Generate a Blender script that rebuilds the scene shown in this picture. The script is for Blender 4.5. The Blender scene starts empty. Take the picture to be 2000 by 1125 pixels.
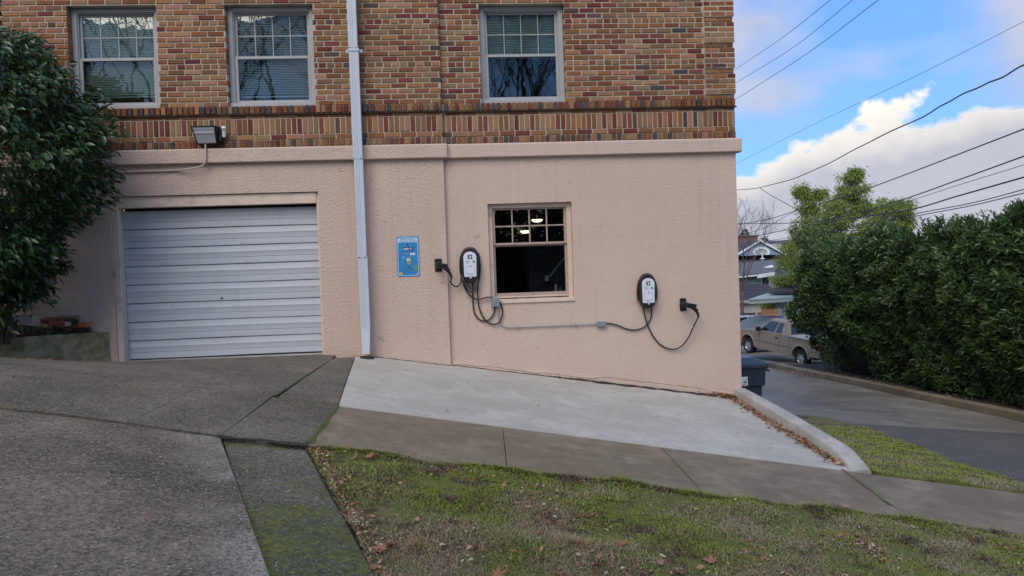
import bpy, bmesh, math, random
import numpy as np
from mathutils import Vector, Matrix, noise
from mathutils.geometry import delaunay_2d_cdt

random.seed(7); rng = np.random.default_rng(7)
SC = bpy.context.scene
COL = SC.collection
R = math.radians
D = 9.7                                   # metres from the camera to the facade plane (y = 0)

# ------------------------------------------------------------------ camera
YAW, PITCH, ROLL, FPX = 0.0718839, -0.0252585, -0.0339509, 1450.0
cy, sy, cp, sp = math.cos(YAW), math.sin(YAW), math.cos(PITCH), math.sin(PITCH)
FWD = Vector((sy*cp, cy*cp, sp)); _r = Vector((cy, -sy, 0)); _u = _r.cross(FWD)
RGT = _r*math.cos(ROLL) + _u*math.sin(ROLL); UPV = -_r*math.sin(ROLL) + _u*math.cos(ROLL)
cam = bpy.data.cameras.new('camera'); camo = bpy.data.objects.new('camera', cam); COL.objects.link(camo)
m = Matrix((RGT, UPV, -FWD)).transposed().to_4x4(); m.translation = Vector((0, -D, 0)); camo.matrix_world = m
cam.sensor_width = 36; cam.lens = FPX/2000*36; cam.clip_start = .05; cam.clip_end = 4000
SC.camera = camo

# ------------------------------------------------------------------ sun, sky, exposure
SUN_EL, SUN_AZ = R(42), R(203)            # azimuth clockwise from +y: behind the camera, a little to the left
sun = bpy.data.lights.new('sun', 'SUN'); sun.energy = 1.5; sun.angle = R(50); sun.color = (1, .92, .79)
suno = bpy.data.objects.new('sun', sun); COL.objects.link(suno)
sd = Vector((math.sin(SUN_AZ)*math.cos(SUN_EL), math.cos(SUN_AZ)*math.cos(SUN_EL), math.sin(SUN_EL)))
suno.rotation_euler = sd.to_track_quat('Z', 'Y').to_euler()
SC.view_settings.view_transform = 'Standard'; SC.view_settings.look = 'None'
SC.view_settings.exposure = 0.95; SC.view_settings.gamma = 1; SC.view_settings.use_curve_mapping = False

W = bpy.data.worlds.new('World'); SC.world = W; W.use_nodes = True
wt = W.node_tree; wt.nodes.clear()
class NT:
    """tiny helper for building node trees"""
    def __init__(s, t): s.t = t
    def n(s, typ, **k):
        nd = s.t.nodes.new(typ)
        ins = k.pop('ins', {})
        for a, b in k.items(): setattr(nd, a, b)
        for a, b in ins.items():
            if isinstance(b, bpy.types.NodeSocket): s.t.links.new(b, nd.inputs[a])
            else: nd.inputs[a].default_value = b
        return nd
    def math(s, op, a, b=0.0, c=0.0, clamp=False):
        nd = s.n('ShaderNodeMath', operation=op, use_clamp=clamp)
        for i, v in enumerate((a, b, c)):
            if isinstance(v, bpy.types.NodeSocket): s.t.links.new(v, nd.inputs[i])
            else: nd.inputs[i].default_value = v
        return nd.outputs[0]
    def ramp(s, fac, pts, interp='LINEAR'):
        nd = s.n('ShaderNodeValToRGB'); nd.color_ramp.interpolation = interp
        e = nd.color_ramp.elements
        while len(e) < len(pts): e.new(.5)
        for i, (p, c) in enumerate(pts):
            e[i].position = p; e[i].color = (c, c, c, 1) if isinstance(c, (int, float)) else (*c, 1)
        s.t.links.new(fac, nd.inputs[0]); return nd.outputs[0]
    def mix(s, f, a, b, mode='MIX'):
        nd = s.n('ShaderNodeMix', data_type='RGBA', blend_type=mode)
        for k, v in ((0, f), (6, a), (7, b)):
            if isinstance(v, bpy.types.NodeSocket): s.t.links.new(v, nd.inputs[k])
            else: nd.inputs[k].default_value = v if k == 0 else ((*v, 1) if len(v) == 3 else v)
        return nd.outputs[2]
    def noise(s, vec, scale, detail=3, rough=.55, dist=0.0):
        return s.n('ShaderNodeTexNoise', ins={'Vector': vec, 'Scale': scale, 'Detail': detail, 'Roughness': rough, 'Distortion': dist}).outputs['Fac']
    def mapr(s, v, a, b, c=0.0, d=1.0):
        return s.n('ShaderNodeMapRange', ins={0: v, 1: a, 2: b, 3: c, 4: d}).outputs[0]
    def scl(s, vec, sc):
        return s.n('ShaderNodeVectorMath', operation='MULTIPLY', ins={0: vec, 1: sc}).outputs[0]

def world_nodes():
    N = NT(wt)
    sky = N.n('ShaderNodeTexSky', sky_type='NISHITA', sun_disc=False, sun_elevation=SUN_EL, sun_rotation=SUN_AZ, altitude=50, air_density=1.0, dust_density=.6, ozone_density=2.0)
    tc = N.n('ShaderNodeTexCoord').outputs['Generated']
    s = N.n('ShaderNodeSeparateXYZ', ins={0: tc})
    x, y, z = s.outputs
    az = N.math('ARCTAN2', x, y); el = N.math('ARCSINE', z)
    vec = N.n('ShaderNodeCombineXYZ', ins={0: az, 1: N.math('MULTIPLY', el, 1.6), 2: 0.3}).outputs[0]
    big = N.noise(vec, 6.5, 7, .56, .15)
    fine = N.noise(vec, 22, 6, .6)
    soft = N.noise(N.n('ShaderNodeVectorMath', operation='ADD', ins={0: N.scl(vec, (1, 1.3, 1)), 1: (3.1, 1.7, .4)}).outputs[0], 3.6, 4, .5)
    # a cumulus bank low above the horizon, its top rising slowly to the right, lumpy
    top = N.math('ADD', N.math('MULTIPLY', N.math('SINE', N.math('MULTIPLY', N.math('SUBTRACT', az, .30), 2.2)), .115), .112)
    bump = N.math('MULTIPLY', N.math('SUBTRACT', big, .5), .195)
    bump = N.math('ADD', bump, N.math('MULTIPLY', N.math('SUBTRACT', fine, .5), .035))
    edge = N.math('SUBTRACT', N.math('ADD', top, bump), el)
    bank = N.mapr(edge, 0.0, .012)
    lit = N.mapr(edge, .0, .10, 1, 0)                 # the sunlit crest of the bank, its shaded foot
    # soft high cloud
    def blob(a0, e0, wa, we):
        a = N.math('DIVIDE', N.math('SUBTRACT', az, a0), wa); e = N.math('DIVIDE', N.math('SUBTRACT', el, e0), we)
        q = N.math('ADD', N.math('MULTIPLY', a, a), N.math('MULTIPLY', e, e))
        return N.math('EXPONENT', N.math('MULTIPLY', q, -1))
    b1 = N.math('ADD', blob(.345, .315, .085, .075), blob(.70, .30, .075, .10))
    b1 = N.math('ADD', b1, N.math('MULTIPLY', blob(.42, .19, .045, .03), .75))
    clear = N.math('MULTIPLY', blob(.50, .27, .12, .11), .25)
    hi = N.math('ADD', N.math('SUBTRACT', N.mapr(soft, .43, .68), clear), N.math('MULTIPLY', b1, N.mapr(big, .30, .60, .35, 1.05)), clamp=True)
    hi = N.math('MULTIPLY', hi, .88)
    crest = N.mix(N.mapr(N.math('ADD', lit, N.math('MULTIPLY', N.math('SUBTRACT', big, .5), 1.1)), .42, 1.05), (2.85, 2.95, 3.4), (6.0, 5.6, 4.95))
    hic = N.mix(N.mapr(big, .35, .65), (2.75, 2.95, 3.8), (3.75, 3.7, 4.0))
    tint = N.mix(1.0, sky.outputs[0], (.88, 1.02, 1.12), 'MULTIPLY')
    blue = N.mix(N.mapr(el, 0, .45), N.mix(.75, tint, (1.15, 2.75, 5.5)), N.mix(.75, tint, (.72, 1.95, 5.4)))
    c = N.mix(hi, blue, hic)
    c = N.mix(bank, c, crest)
    bg = N.n('ShaderNodeBackground', ins={'Color': c, 'Strength': .10})
    out = N.n('ShaderNodeOutputWorld', ins={'Surface': bg.outputs[0]})
world_nodes()

# ------------------------------------------------------------------ photo geometry -> places in the world
def ray(px, py):
    v = FWD + RGT*((px-1000)/FPX) + UPV*((562.5-py)/FPX)
    return v/v.y                                     # x/d, 1, z/d
def F(px, py, y=0.0):                                # the point of the vertical plane y seen there
    v = ray(px, py)*(D+y); return (v.x, v.z)
def lerp(a, b, t): return a+(b-a)*t
def pw(x, pts):
    if x <= pts[0][0]: return pts[0][1]
    for (a, va), (b, vb) in zip(pts, pts[1:]):
        if x <= b: return va+(vb-va)*(x-a)/(b-a)
    return pts[-1][1]
DB, DF, CX = 6.6, 5.15, 3.75                         # sidewalk back line, front line; building corner
def zs(x): return -1.348-.178*max(-14, min(x, 16))
def zw(x):
    if x < -1.76: return -1.014
    if x < -1.1: return lerp(-1.014, -1.073, (x+1.76)/.66)
    return -1.249-.16*x
def zalley(x, d):
    zc = pw(d, [(6.6, -3.235), (13.3, -3.19), (25, -3.65), (28, -3.88), (38, -4.3), (46, -6.4), (60, -7.5), (120, -9)])
    b = pw(d, [(6.6, .178), (16, .04), (30, .02)])
    x = max(-10, min(x, 16))
    return zc+b*(10.6-x)
def H(x, y):
    d = y+D
    if d < DB:
        return zs(x)-.03*max(0, min(DF-d, 8))
    if x > 3.72 or d > 12: return zalley(x, d)
    t = min(1, (d-DB)/(D-DB))
    return lerp(zs(x), zw(x), t)
def G(px, py, dz=0.0):                               # where the ground is seen at a pixel
    v = ray(px, py); d = 2.0; prev = None
    while d < 60:
        g = v.z*d-(H(v.x*d, d-D)+dz)
        if g < 0: break
        d += .05
    lo, hi = d-.05, d
    for _ in range(12):
        mid = (lo+hi)/2
        if v.z*mid-(H(v.x*mid, mid-D)+dz) < 0: hi = mid
        else: lo = mid
    return Vector((v.x*lo, lo-D, v.z*lo))

# ------------------------------------------------------------------ materials
def mat(name, col, rough=.7, var=.15, scale=8, bump=0.0, bscale=60, metal=0.0, spec=.5, island=0.0, col2=None, c2=(.45, .65), c2scale=2, stretch=(1, 1, 1), coat=0.0, obj=False):
    M = bpy.data.materials.new(name); M.use_nodes = True
    t = M.node_tree; N = NT(t); bs = t.nodes['Principled BSDF']
    co = N.scl(N.n('ShaderNodeTexCoord').outputs['Object'], stretch)
    n1 = N.noise(co, scale, 5, .6)
    c = N.mix(n1, tuple(max(0, k*(1-var)) for k in col), tuple(min(1, k*(1+var)) for k in col))
    if col2:
        c = N.mix(N.mapr(N.noise(co, c2scale, 6, .65), *c2), c, col2)
    if island or obj:
        g = N.n('ShaderNodeNewGeometry').outputs['Random Per Island'] if island else 0.0
        o = N.n('ShaderNodeObjectInfo').outputs['Random']
        f = N.math('FRACT', N.math('ADD', g, o))
        hs = N.n('ShaderNodeHueSaturation', ins={'Hue': N.mapr(f, 0, 1, .5-.012*(island or .5)*4, .5+.012*(island or .5)*4), 'Value': N.mapr(N.math('FRACT', N.math('MULTIPLY', f, 7.3)), 0, 1, 1-(island or .2), 1+(island or .2)), 'Color': c})
        c = hs.outputs[0]
    t.links.new(c, bs.inputs['Base Color'])
    bs.inputs['Roughness'].default_value = rough; bs.inputs['Metallic'].default_value = metal
    bs.inputs['Specular IOR Level'].default_value = spec; bs.inputs['Coat Weight'].default_value = coat
    if bump:
        b = N.n('ShaderNodeBump', ins={'Strength': 1.0, 'Distance': bump, 'Height': N.noise(co, bscale, 4, .6)})
        t.links.new(b.outputs[0], bs.inputs['Normal'])
    return M

def stucco_mat():
    M = bpy.data.materials.new('pink_stucco'); M.use_nodes = True
    t = M.node_tree; N = NT(t); bs = t.nodes['Principled BSDF']
    co = N.n('ShaderNodeTexCoord').outputs['Object']; s = N.n('ShaderNodeSeparateXYZ', ins={0: co})
    big = N.noise(co, .8, 5, .6); mid = N.noise(co, 7, 5, .6)
    c = N.mix(N.mapr(big, .3, .7), (.57, .425, .342), (.61, .46, .375))
    c = N.mix(N.mapr(mid, .35, .7, 0, .35), c, (.54, .395, .315))
    # faint rain streaks and the odd scuff
    st = N.noise(N.scl(co, (9, 9, .5)), 1.4, 4, .6)
    c = N.mix(N.mapr(st, .55, .75, 0, .28), c, (.42, .32, .25))
    sc = N.noise(N.scl(co, (1, 1, 1.6)), 5.5, 2, .5)
    c = N.mix(N.mapr(sc, .70, .78, 0, .5), c, (.27, .20, .17))
    und = N.mapr(s.outputs[2], .75, 1.45, 0, 1); st2 = N.noise(N.scl(co, (14, 14, .35)), 1.0, 4, .6)
    c = N.mix(N.math('MULTIPLY', N.mapr(st2, .50, .68), N.math('MULTIPLY', und, .14)), c, (.36, .275, .215))
    pt = N.noise(co, 1.7, 3, .5); c = N.mix(N.mapr(pt, .60, .63, 0, .22), c, (.61, .47, .385))
    # dirt line where the wall meets the ground (splash)
    zz = N.math('ADD', s.outputs[2], N.math('MULTIPLY', N.math('MAXIMUM', s.outputs[0], -1.2), .16))
    lo = N.mapr(N.math('ADD', zz, N.math('MULTIPLY', N.noise(co, 6, 4), .16)), -1.20, -1.05, 1, 0)
    c = N.mix(N.math('MULTIPLY', lo, .55), c, (.22, .17, .13))
    t.links.new(c, bs.inputs['Base Color']); bs.inputs['Roughness'].default_value = .85; bs.inputs['Specular IOR Level'].default_value = .3
    v = N.scl(co, (1, 1, 1.5))
    h1 = N.n('ShaderNodeTexVoronoi', feature='SMOOTH_F1', ins={'Vector': N.n('ShaderNodeVectorMath', operation='ADD', ins={0: v, 1: N.scl(N.n('ShaderNodeTexNoise', ins={'Vector': v, 'Scale': 14.0}).outputs['Color'], (.09, .09, .09))}).outputs[0], 'Scale': 40.0, 'Smoothness': .8}).outputs['Distance']
    h2 = N.noise(v, 50, 4, .6); h3 = N.noise(v, 110, 2)
    hh = N.math('ADD', N.math('MULTIPLY', h1, .7), N.math('ADD', h2, N.math('MULTIPLY', h3, .25)))
    b = N.n('ShaderNodeBump', ins={'Strength': N.mapr(s.outputs[0], -.3, .3, .85, .5), 'Distance': .0125, 'Height': hh})
    t.links.new(b.outputs[0], bs.inputs['Normal'])
    return M

def concrete_mat(name, base, light, dark, agg=.0, moss=0.0, blotch=1.2, bump=.004, rough=.85, moss_lo=.5, wear=.35, wet=0.0):
    M = bpy.data.materials.new(name); M.use_nodes = True
    t = M.node_tree; N = NT(t); bs = t.nodes['Principled BSDF']
    co = N.n('ShaderNodeTexCoord').outputs['Object']
    n1 = N.noise(co, blotch, 7, .62); n2 = N.noise(co, 9, 6, .65); n3 = N.noise(co, 90, 3, .7)
    c = N.mix(N.mapr(n1, .40, .62), base, light)
    c = N.mix(N.mapr(n2, .45, .7, 0, .6), c, dark)
    c = N.mix(N.mapr(n3, .3, .7, 0, .3), c, tuple(k*.55 for k in dark))
    st1 = N.noise(co, 1.05, 6, .72); c = N.mix(N.mapr(st1, .45, .60, 0, .75), c, tuple(k*.8 for k in dark) if agg else dark); c = N.mix(N.mapr(N.noise(N.scl(co, (1.3, 1, 1)), 1.9, 5, .65), .56, .68, 0, .5), c, (light[0]*1.12, light[1]*.98, light[2]*.95))
    hgt = N.math('ADD', N.math('MULTIPLY', n2, .5), N.math('MULTIPLY', n3, .5))
    if agg:
        wv_ = N.n('ShaderNodeVectorMath', operation='ADD', ins={0: co, 1: N.scl(N.n('ShaderNodeTexNoise', ins={'Vector': co, 'Scale': 30.0}).outputs['Color'], (.03, .03, .03))}).outputs[0]
        vo = N.n('ShaderNodeTexVoronoi', feature='F1', ins={'Vector': wv_, 'Scale': 58.0, 'Randomness': 1.0})
        sel = N.n('ShaderNodeSeparateXYZ', ins={0: vo.outputs['Color']})
        rr_ = N.mapr(sel.outputs[2], 0, 1, .12, .46)
        peb = N.math('MULTIPLY', N.math('SUBTRACT', rr_, vo.outputs['Distance']), 9, clamp=True)
        keep = N.mapr(N.math('ADD', sel.outputs[0], N.math('MULTIPLY', N.noise(co, 5, 3), .9)), .80, .86)
        mot = N.noise(co, 36, 2, .8)
        c = N.mix(N.mapr(mot, .36, .64, 0, .75), c, tuple(k*.42 for k in dark)); c = N.mix(N.mapr(N.noise(co, 70, 1), .52, .66, 0, .55), c, light)
        shade = N.mix(sel.outputs[1], (.05, .045, .038), (.40, .37, .31))
        c = N.mix(N.math('MULTIPLY', N.math('MULTIPLY', peb, keep), agg), c, shade)
        vo2 = N.n('ShaderNodeTexVoronoi', feature='F1', ins={'Vector': co, 'Scale': 26.0, 'Randomness': 1.0})
        s2 = N.n('ShaderNodeSeparateXYZ', ins={0: vo2.outputs['Color']})
        f2 = N.math('MULTIPLY', N.mapr(vo2.outputs['Distance'], .12, .22, 1, 0), N.mapr(s2.outputs[0], .88, .91))
        c = N.mix(N.math('MULTIPLY', f2, agg), c, N.mix(s2.outputs[1], (.42, .41, .37), (.24, .20, .17)))
        hgt = N.math('ADD', hgt, N.math('MULTIPLY', peb, .8))
    if moss:
        mm = N.noise(co, 2.3, 6, .7); m2 = N.noise(co, 30, 4, .7)
        f = N.mapr(N.math('ADD', mm, N.math('MULTIPLY', m2, .35)), moss_lo+.12, moss_lo+.30, 0, moss)
        c = N.mix(f, c, N.mix(N.mapr(m2, .35, .65), (.035, .042, .010), (.15, .17, .024)))
    t.links.new(c, bs.inputs['Base Color'])
    rg = N.mapr(n1, .3, .7, rough-wet, rough)
    t.links.new(rg, bs.inputs['Roughness']); bs.inputs['Specular IOR Level'].default_value = .4
    b = N.n('ShaderNodeBump', ins={'Strength': .8, 'Distance': bump, 'Height': hgt}); t.links.new(b.outputs[0], bs.inputs['Normal'])
    return M

def lawn_mat(name, greens, straw, soil, patch=1.3):
    """colour by patches of the turf (green, thatch, bare soil)"""
    M = bpy.data.materials.new(name); M.use_nodes = True
    t = M.node_tree; N = NT(t); bs = t.nodes['Principled BSDF']
    co = N.n('ShaderNodeNewGeometry').outputs['Position']; ri = N.n('ShaderNodeNewGeometry').outputs['Random Per Island']
    n1 = N.noise(co, patch, 5, .65); n2 = N.noise(co, 9, 4, .6); s = N.n('ShaderNodeSeparateXYZ', ins={0: co})
    near = N.mapr(s.outputs[1], -6.5, -5.2, .10, -.055)
    f = N.math('ADD', N.math('ADD', n1, near), N.math('MULTIPLY', N.math('SUBTRACT', ri, .5), .22))
    g = N.mix(ri, greens[0], greens[1]); g = N.mix(N.mapr(n2, .4, .65, 0, .8), g, greens[2])
    c = N.mix(N.mapr(f, .47, .60), g, N.mix(n2, straw, tuple(k*.6 for k in straw)))
    c = N.mix(N.mapr(N.noise(co, 3.4, 6, .75), .55, .60), c, soil)
    t.links.new(c, bs.inputs['Base Color']); bs.inputs['Roughness'].default_value = .7; bs.inputs['Specular IOR Level'].default_value = .25
    b = N.n('ShaderNodeBump', ins={'Distance': .01, 'Height': N.noise(co, 120, 4, .7)}); t.links.new(b.outputs[0], bs.inputs['Normal'])
    return M

def glass_mat(name, refl=1.0, tint=(1, 1, 1), wob=.0):
    M = bpy.data.materials.new(name); M.use_nodes = True
    t = M.node_tree; t.nodes.clear(); N = NT(t)
    fr = N.n('ShaderNodeFresnel', ins={'IOR': 1.52})
    f = N.math('MULTIPLY', fr.outputs[0], refl, clamp=True)
    gl = N.n('ShaderNodeBsdfGlossy', ins={'Roughness': .01, 'Color': (1, 1, 1, 1)})
    if wob:
        co = N.n('ShaderNodeTexCoord').outputs['Object']
        b = N.n('ShaderNodeBump', ins={'Distance': wob, 'Height': N.noise(co, 3, 2)}); t.links.new(b.outputs[0], gl.inputs['Normal'])
    tr = N.n('ShaderNodeBsdfTransparent', ins={'Color': (*tint, 1)})
    mx = N.n('ShaderNodeMixShader', ins={0: f, 1: tr.outputs[0], 2: gl.outputs[0]})
    N.n('ShaderNodeOutputMaterial', ins={'Surface': mx.outputs[0]})
    return M
def emit_mat(name, col, st):
    M = bpy.data.materials.new(name); M.use_nodes = True; bs = M.node_tree.nodes['Principled BSDF']
    bs.inputs['Base Color'].default_value = (*col, 1); bs.inputs['Emission Color'].default_value = (*col, 1); bs.inputs['Emission Strength'].default_value = st
    return M

def leaf_mat(name, c1, c2, rough=.4, trans=.25, c3=None):
    M = bpy.data.materials.new(name); M.use_nodes = True
    t = M.node_tree; N = NT(t); bs = t.nodes['Principled BSDF']
    g = N.n('ShaderNodeNewGeometry').outputs['Random Per Island']; o = N.n('ShaderNodeObjectInfo').outputs['Random']
    f = N.math('FRACT', N.math('ADD', g, o)); co = N.n('ShaderNodeNewGeometry').outputs['Position']
    c = N.mix(f, c1, c2); c = N.mix(N.mapr(N.noise(co, 1.6, 3), .35, .68, 0, .7), c, c3 or c2)
    t.links.new(c, bs.inputs['Base Color']); bs.inputs['Roughness'].default_value = rough; bs.inputs['Specular IOR Level'].default_value = .5
    if trans:
        tl = N.n('ShaderNodeBsdfTranslucent', ins={'Color': N.mix(.5, c, (.25, .35, .03))})
        mx = N.n('ShaderNodeMixShader', ins={0: trans, 1: bs.outputs[0], 2: tl.outputs[0]})
        t.links.new(mx.outputs[0], t.nodes['Material Output'].inputs['Surface'])
    return M

M = {}
M['stucco'] = stucco_mat()
M['trim_pink'] = mat('pink_painted_wood', (.63, .49, .39), .6, .1, 6, .003, 30, col2=(.36, .26, .2), c2=(.55, .75), c2scale=5)
M['mortar'] = mat('mortar', (.47, .40, .315), .95, .25, 14, .006, 120, col2=(.22, .18, .135), c2=(.52, .70), c2scale=1.6)
brick_cols = [tuple(.92*q*w for q, w in zip(c, (1.02, .96, .91))) for c in [(.325, .170, .080), (.265, .115, .052), (.34, .200, .118), (.200, .080, .038), (.25, .148, .085), (.150, .040, .036), (.19, .058, .044), (.34, .165, .108), (.110, .068, .060), (.075, .064, .072), (.27, .175, .095), (.215, .112, .054)]]
BRK = [mat('fired_brick_%s' % n, c, .88, .25, 30, .004, 140, spec=.25, island=.14, col2=tuple(k*.62 for k in c), c2=(.56, .8), c2scale=7) for n, c in zip('tan brown buff umber fawn oxblood red peach plum slate ochre amber'.split(), brick_cols)]
M['vinyl'] = mat('white_vinyl', (.36, .355, .35), .5, .07, 5, col2=(.3, .3, .29), c2=(.6, .8), c2scale=6)
M['old_paint'] = mat('old_pink_paint', (.40, .295, .24), .65, .15, 20, .004, 60, col2=(.27, .2, .16), c2=(.55, .7), c2scale=12)
M['glass'] = glass_mat('window_glass', 1.25, (.86, .92, .90), .0008)
M['glass_dark'] = glass_mat('dark_window_glass', 1.0, (.85, .88, .88))
M['blind'] = mat('pale_blind', (.46, .53, .48), .6, .1, 3)
M['blind_white'] = mat('white_blind', (.60, .64, .64), .6, .1, 3)
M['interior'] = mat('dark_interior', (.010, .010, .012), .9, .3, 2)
M['door_grey'] = mat('dark_grey_door', (.05, .06, .075), .6, .2, 3)
M['cardboard'] = mat('cardboard', (.30, .17, .06), .9, .15, 8)
def door_metal():
    Mt = mat('weathered_door_paint', (.46, .485, .52), .5, .08, 3, .0015, 12, spec=.4, col2=(.43, .44, .44), c2=(.5, .75), c2scale=1.5, stretch=(1, 1, 5))
    t = Mt.node_tree; N = NT(t); bs = t.nodes['Principled BSDF']
    co = N.n('ShaderNodeTexCoord').outputs['Object']; src = bs.inputs['Base Color'].links[0].from_socket
    sp_ = N.noise(N.scl(co, (1, 1, 2)), 26, 2, .5); c = N.mix(N.mapr(sp_, .74, .78), src, (.16, .12, .09))
    st = N.noise(N.scl(co, (7, 7, .4)), 2.2, 4, .6); c = N.mix(N.mapr(st, .55, .85, 0, .22), c, (.24, .24, .235))
    t.links.new(c, bs.inputs['Base Color']); return Mt
M['door_metal'] = door_metal()
M['downspout'] = mat('downspout_metal', (.50, .535, .58), .4, .05, 3, col2=(.40, .41, .43), c2=(.55, .8), c2scale=2)
M['black'] = mat('black_plastic', (.012, .012, .014), .38, .2, 20)
M['black_rough'] = mat('black_metal', (.016, .015, .014), .6, .4, 30, .003, 60)
M['rubber'] = mat('cable_rubber', (.014, .014, .015), .5, .2, 20)
M['white_plastic'] = mat('white_plastic', (.66, .68, .72), .35, .03, 10)
M['ink'] = mat('black_print', (.02, .02, .025), .5, .1)
M['ink_grey'] = mat('grey_print', (.22, .24, .27), .5, .1)
M['ink_green'] = mat('green_print', (.03, .28, .07), .5, .1)
M['galv'] = mat('galvanised_steel', (.33, .35, .36), .45, .15, 30, metal=.5)
M['box_grey'] = mat('grey_box_paint', (.20, .225, .24), .5, .1, 20)
M['lens'] = mat('ribbed_lens', (.50, .52, .52), .25, .08, 6)
M['beige_pipe'] = mat('painted_conduit', (.47, .38, .32), .6, .1, 9)
M['old_conc'] = concrete_mat('old_exposed_aggregate', (.165, .138, .100), (.270, .228, .168), (.090, .076, .055), agg=.9, moss=.16, moss_lo=.60, blotch=1.6)
M['front_conc'] = concrete_mat('driveway_aggregate', (.165, .132, .090), (.295, .24, .168), (.078, .064, .046), agg=1.0, moss=.10, moss_lo=.68, blotch=1.5)
M['mossy_conc'] = concrete_mat('mossy_aggregate', (.165, .15, .105), (.27, .24, .18), (.075, .075, .048), agg=.9, moss=.8, moss_lo=.58, blotch=2)
M['new_conc'] = concrete_mat('pale_new_concrete', (.47, .445, .375), (.56, .53, .455), (.37, .345, .28), blotch=1.3, bump=.0018, rough=.8)
M['walk_conc'] = concrete_mat('sidewalk_concrete', (.215, .165, .10), (.33, .27, .18), (.145, .112, .07), blotch=1.1, bump=.003, rough=.85, moss=.18, moss_lo=.66)
M['curb_conc'] = concrete_mat('curb_concrete', (.42, .40, .355), (.52, .50, .45), (.30, .285, .24), blotch=4, bump=.004, moss=.25, moss_lo=.66)
M['alley_conc'] = concrete_mat('damp_alley_concrete', (.215, .19, .15), (.30, .265, .21), (.15, .135, .108), blotch=.5, bump=.003, rough=.75, wet=.45)
M['asphalt'] = concrete_mat('asphalt', (.135, .124, .105), (.17, .158, .135), (.10, .093, .08), blotch=.8, bump=.006, agg=.8)
M['planter'] = concrete_mat('mossy_planter_concrete', (.30, .255, .15), (.40, .35, .22), (.075, .064, .024), blotch=2.6, bump=.006, moss=.75, moss_lo=.50)
M['soil'] = mat('soil', (.05, .036, .024), .95, .4, 12, .02, 40)
M['terrain'] = mat('rough_turf', (.06, .075, .03), .95, .3, 2, .02, 30, col2=(.08, .06, .035), c2scale=.6)
GR = ((.165, .225, .022), (.28, .33, .045), (.22, .185, .060))
M['turf'] = lawn_mat('turf_base', ((.13, .15, .025), (.16, .18, .035), (.14, .125, .045)), (.21, .155, .09), (.07, .045, .028))
M['blades'] = lawn_mat('grass_blades', GR, (.44, .35, .21), (.20, .145, .085))
M['moss'] = mat('bright_moss', (.085, .115, .020), .95, .5, 60, .012, 90, col2=(.06, .05, .03), c2=(.5, .62), c2scale=9)
M['shrub'] = leaf_mat('camellia_leaf', (.014, .040, .012), (.036, .082, .022), .28, .12, (.024, .062, .018))
M['laurel'] = leaf_mat('laurel_leaf', (.022, .052, .022), (.135, .205, .075), .34, .25, (.065, .12, .045))
M['bamboo'] = leaf_mat('fresh_green_leaf', (.22, .30, .08), (.42, .48, .17), .55, .55, (.32, .39, .11))
M['yellow_leaf'] = leaf_mat('yellow_green_leaf', (.24, .30, .06), (.36, .38, .08), .6, .4, (.28, .33, .07))
M['conifer'] = leaf_mat('conifer_needles', (.03, .05, .025), (.05, .075, .04), .7, .05)
M['bark'] = mat('grey_bark', (.10, .082, .065), .9, .3, 14, .01, 40, stretch=(3, 3, 1))
M['bark_dark'] = mat('dark_twigs', (.035, .028, .02), .9, .3, 14)
leaf_browns = [(.29, .125, .06), (.22, .10, .05), (.34, .19, .13), (.17, .085, .05), (.36, .21, .12)]
LB = [mat('dry_leaf_%s' % n, c, .65, .25, 30, .002, 60, island=.2, obj=True) for n, c in zip('russet rust dusty umber tan'.split(), leaf_browns)]
LB.append(mat('dry_leaf_pale', (.42, .38, .24), .65, .2, 30, island=.2, obj=True)); LB.append(mat('dry_leaf_lime', (.33, .38, .10), .6, .2, 30, island=.15, obj=True))
M['bin'] = mat('navy_bin_plastic', (.022, .032, .052), .45, .12, 6)
M['bin_lid'] = mat('blue_grey_bin_lid', (.035, .052, .085), .38, .1, 6)
M['truck'] = mat('tan_car_paint', (.31, .235, .165), .35, .06, 3, coat=.4)
M['truck_lo'] = mat('gold_trim_paint', (.17, .13, .08), .4, .06, 3, coat=.3)
M['car_glass'] = mat('car_window_glass', (.016, .02, .024), .06, .1, 3, spec=.8)
M['tyre'] = mat('tyre_rubber', (.013, .013, .013), .8, .2, 20)
M['rim'] = mat('alloy_wheel', (.45, .45, .44), .35, .1, 8, metal=.6)
M['red_lamp'] = mat('red_lamp_lens', (.35, .02, .015), .2, .1, 8)
M['tarp'] = mat('grey_car_cover', (.13, .145, .14), .6, .15, 4, .02, 6)
M['red_paint'] = mat('red_car_paint', (.20, .03, .018), .25, .1, 3, coat=.5)
M['silver'] = mat('silver_car_paint', (.42, .43, .45), .3, .05, 3, coat=.5)
M['chrome'] = mat('chrome', (.5, .5, .5), .2, .1, 8, metal=.9)

# ------------------------------------------------------------------ object helpers
def link(o, parent=None):
    COL.objects.link(o)
    if parent is not None: o.parent = parent
    return o
def tag(o, label=None, cat=None, group=None, kind=None):
    for k, v in (('label', label), ('category', cat), ('group', group), ('kind', kind)):
        if v: o[k] = v
    return o
def empty(name, loc, label=None, cat=None, group=None, kind=None, rz=0.0):
    o = bpy.data.objects.new(name, None); o.location = loc; o.rotation_euler = (0, 0, rz); o.empty_display_size = .1
    link(o); return tag(o, label, cat, group, kind)
def rootinv(parent, p):
    return p

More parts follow.
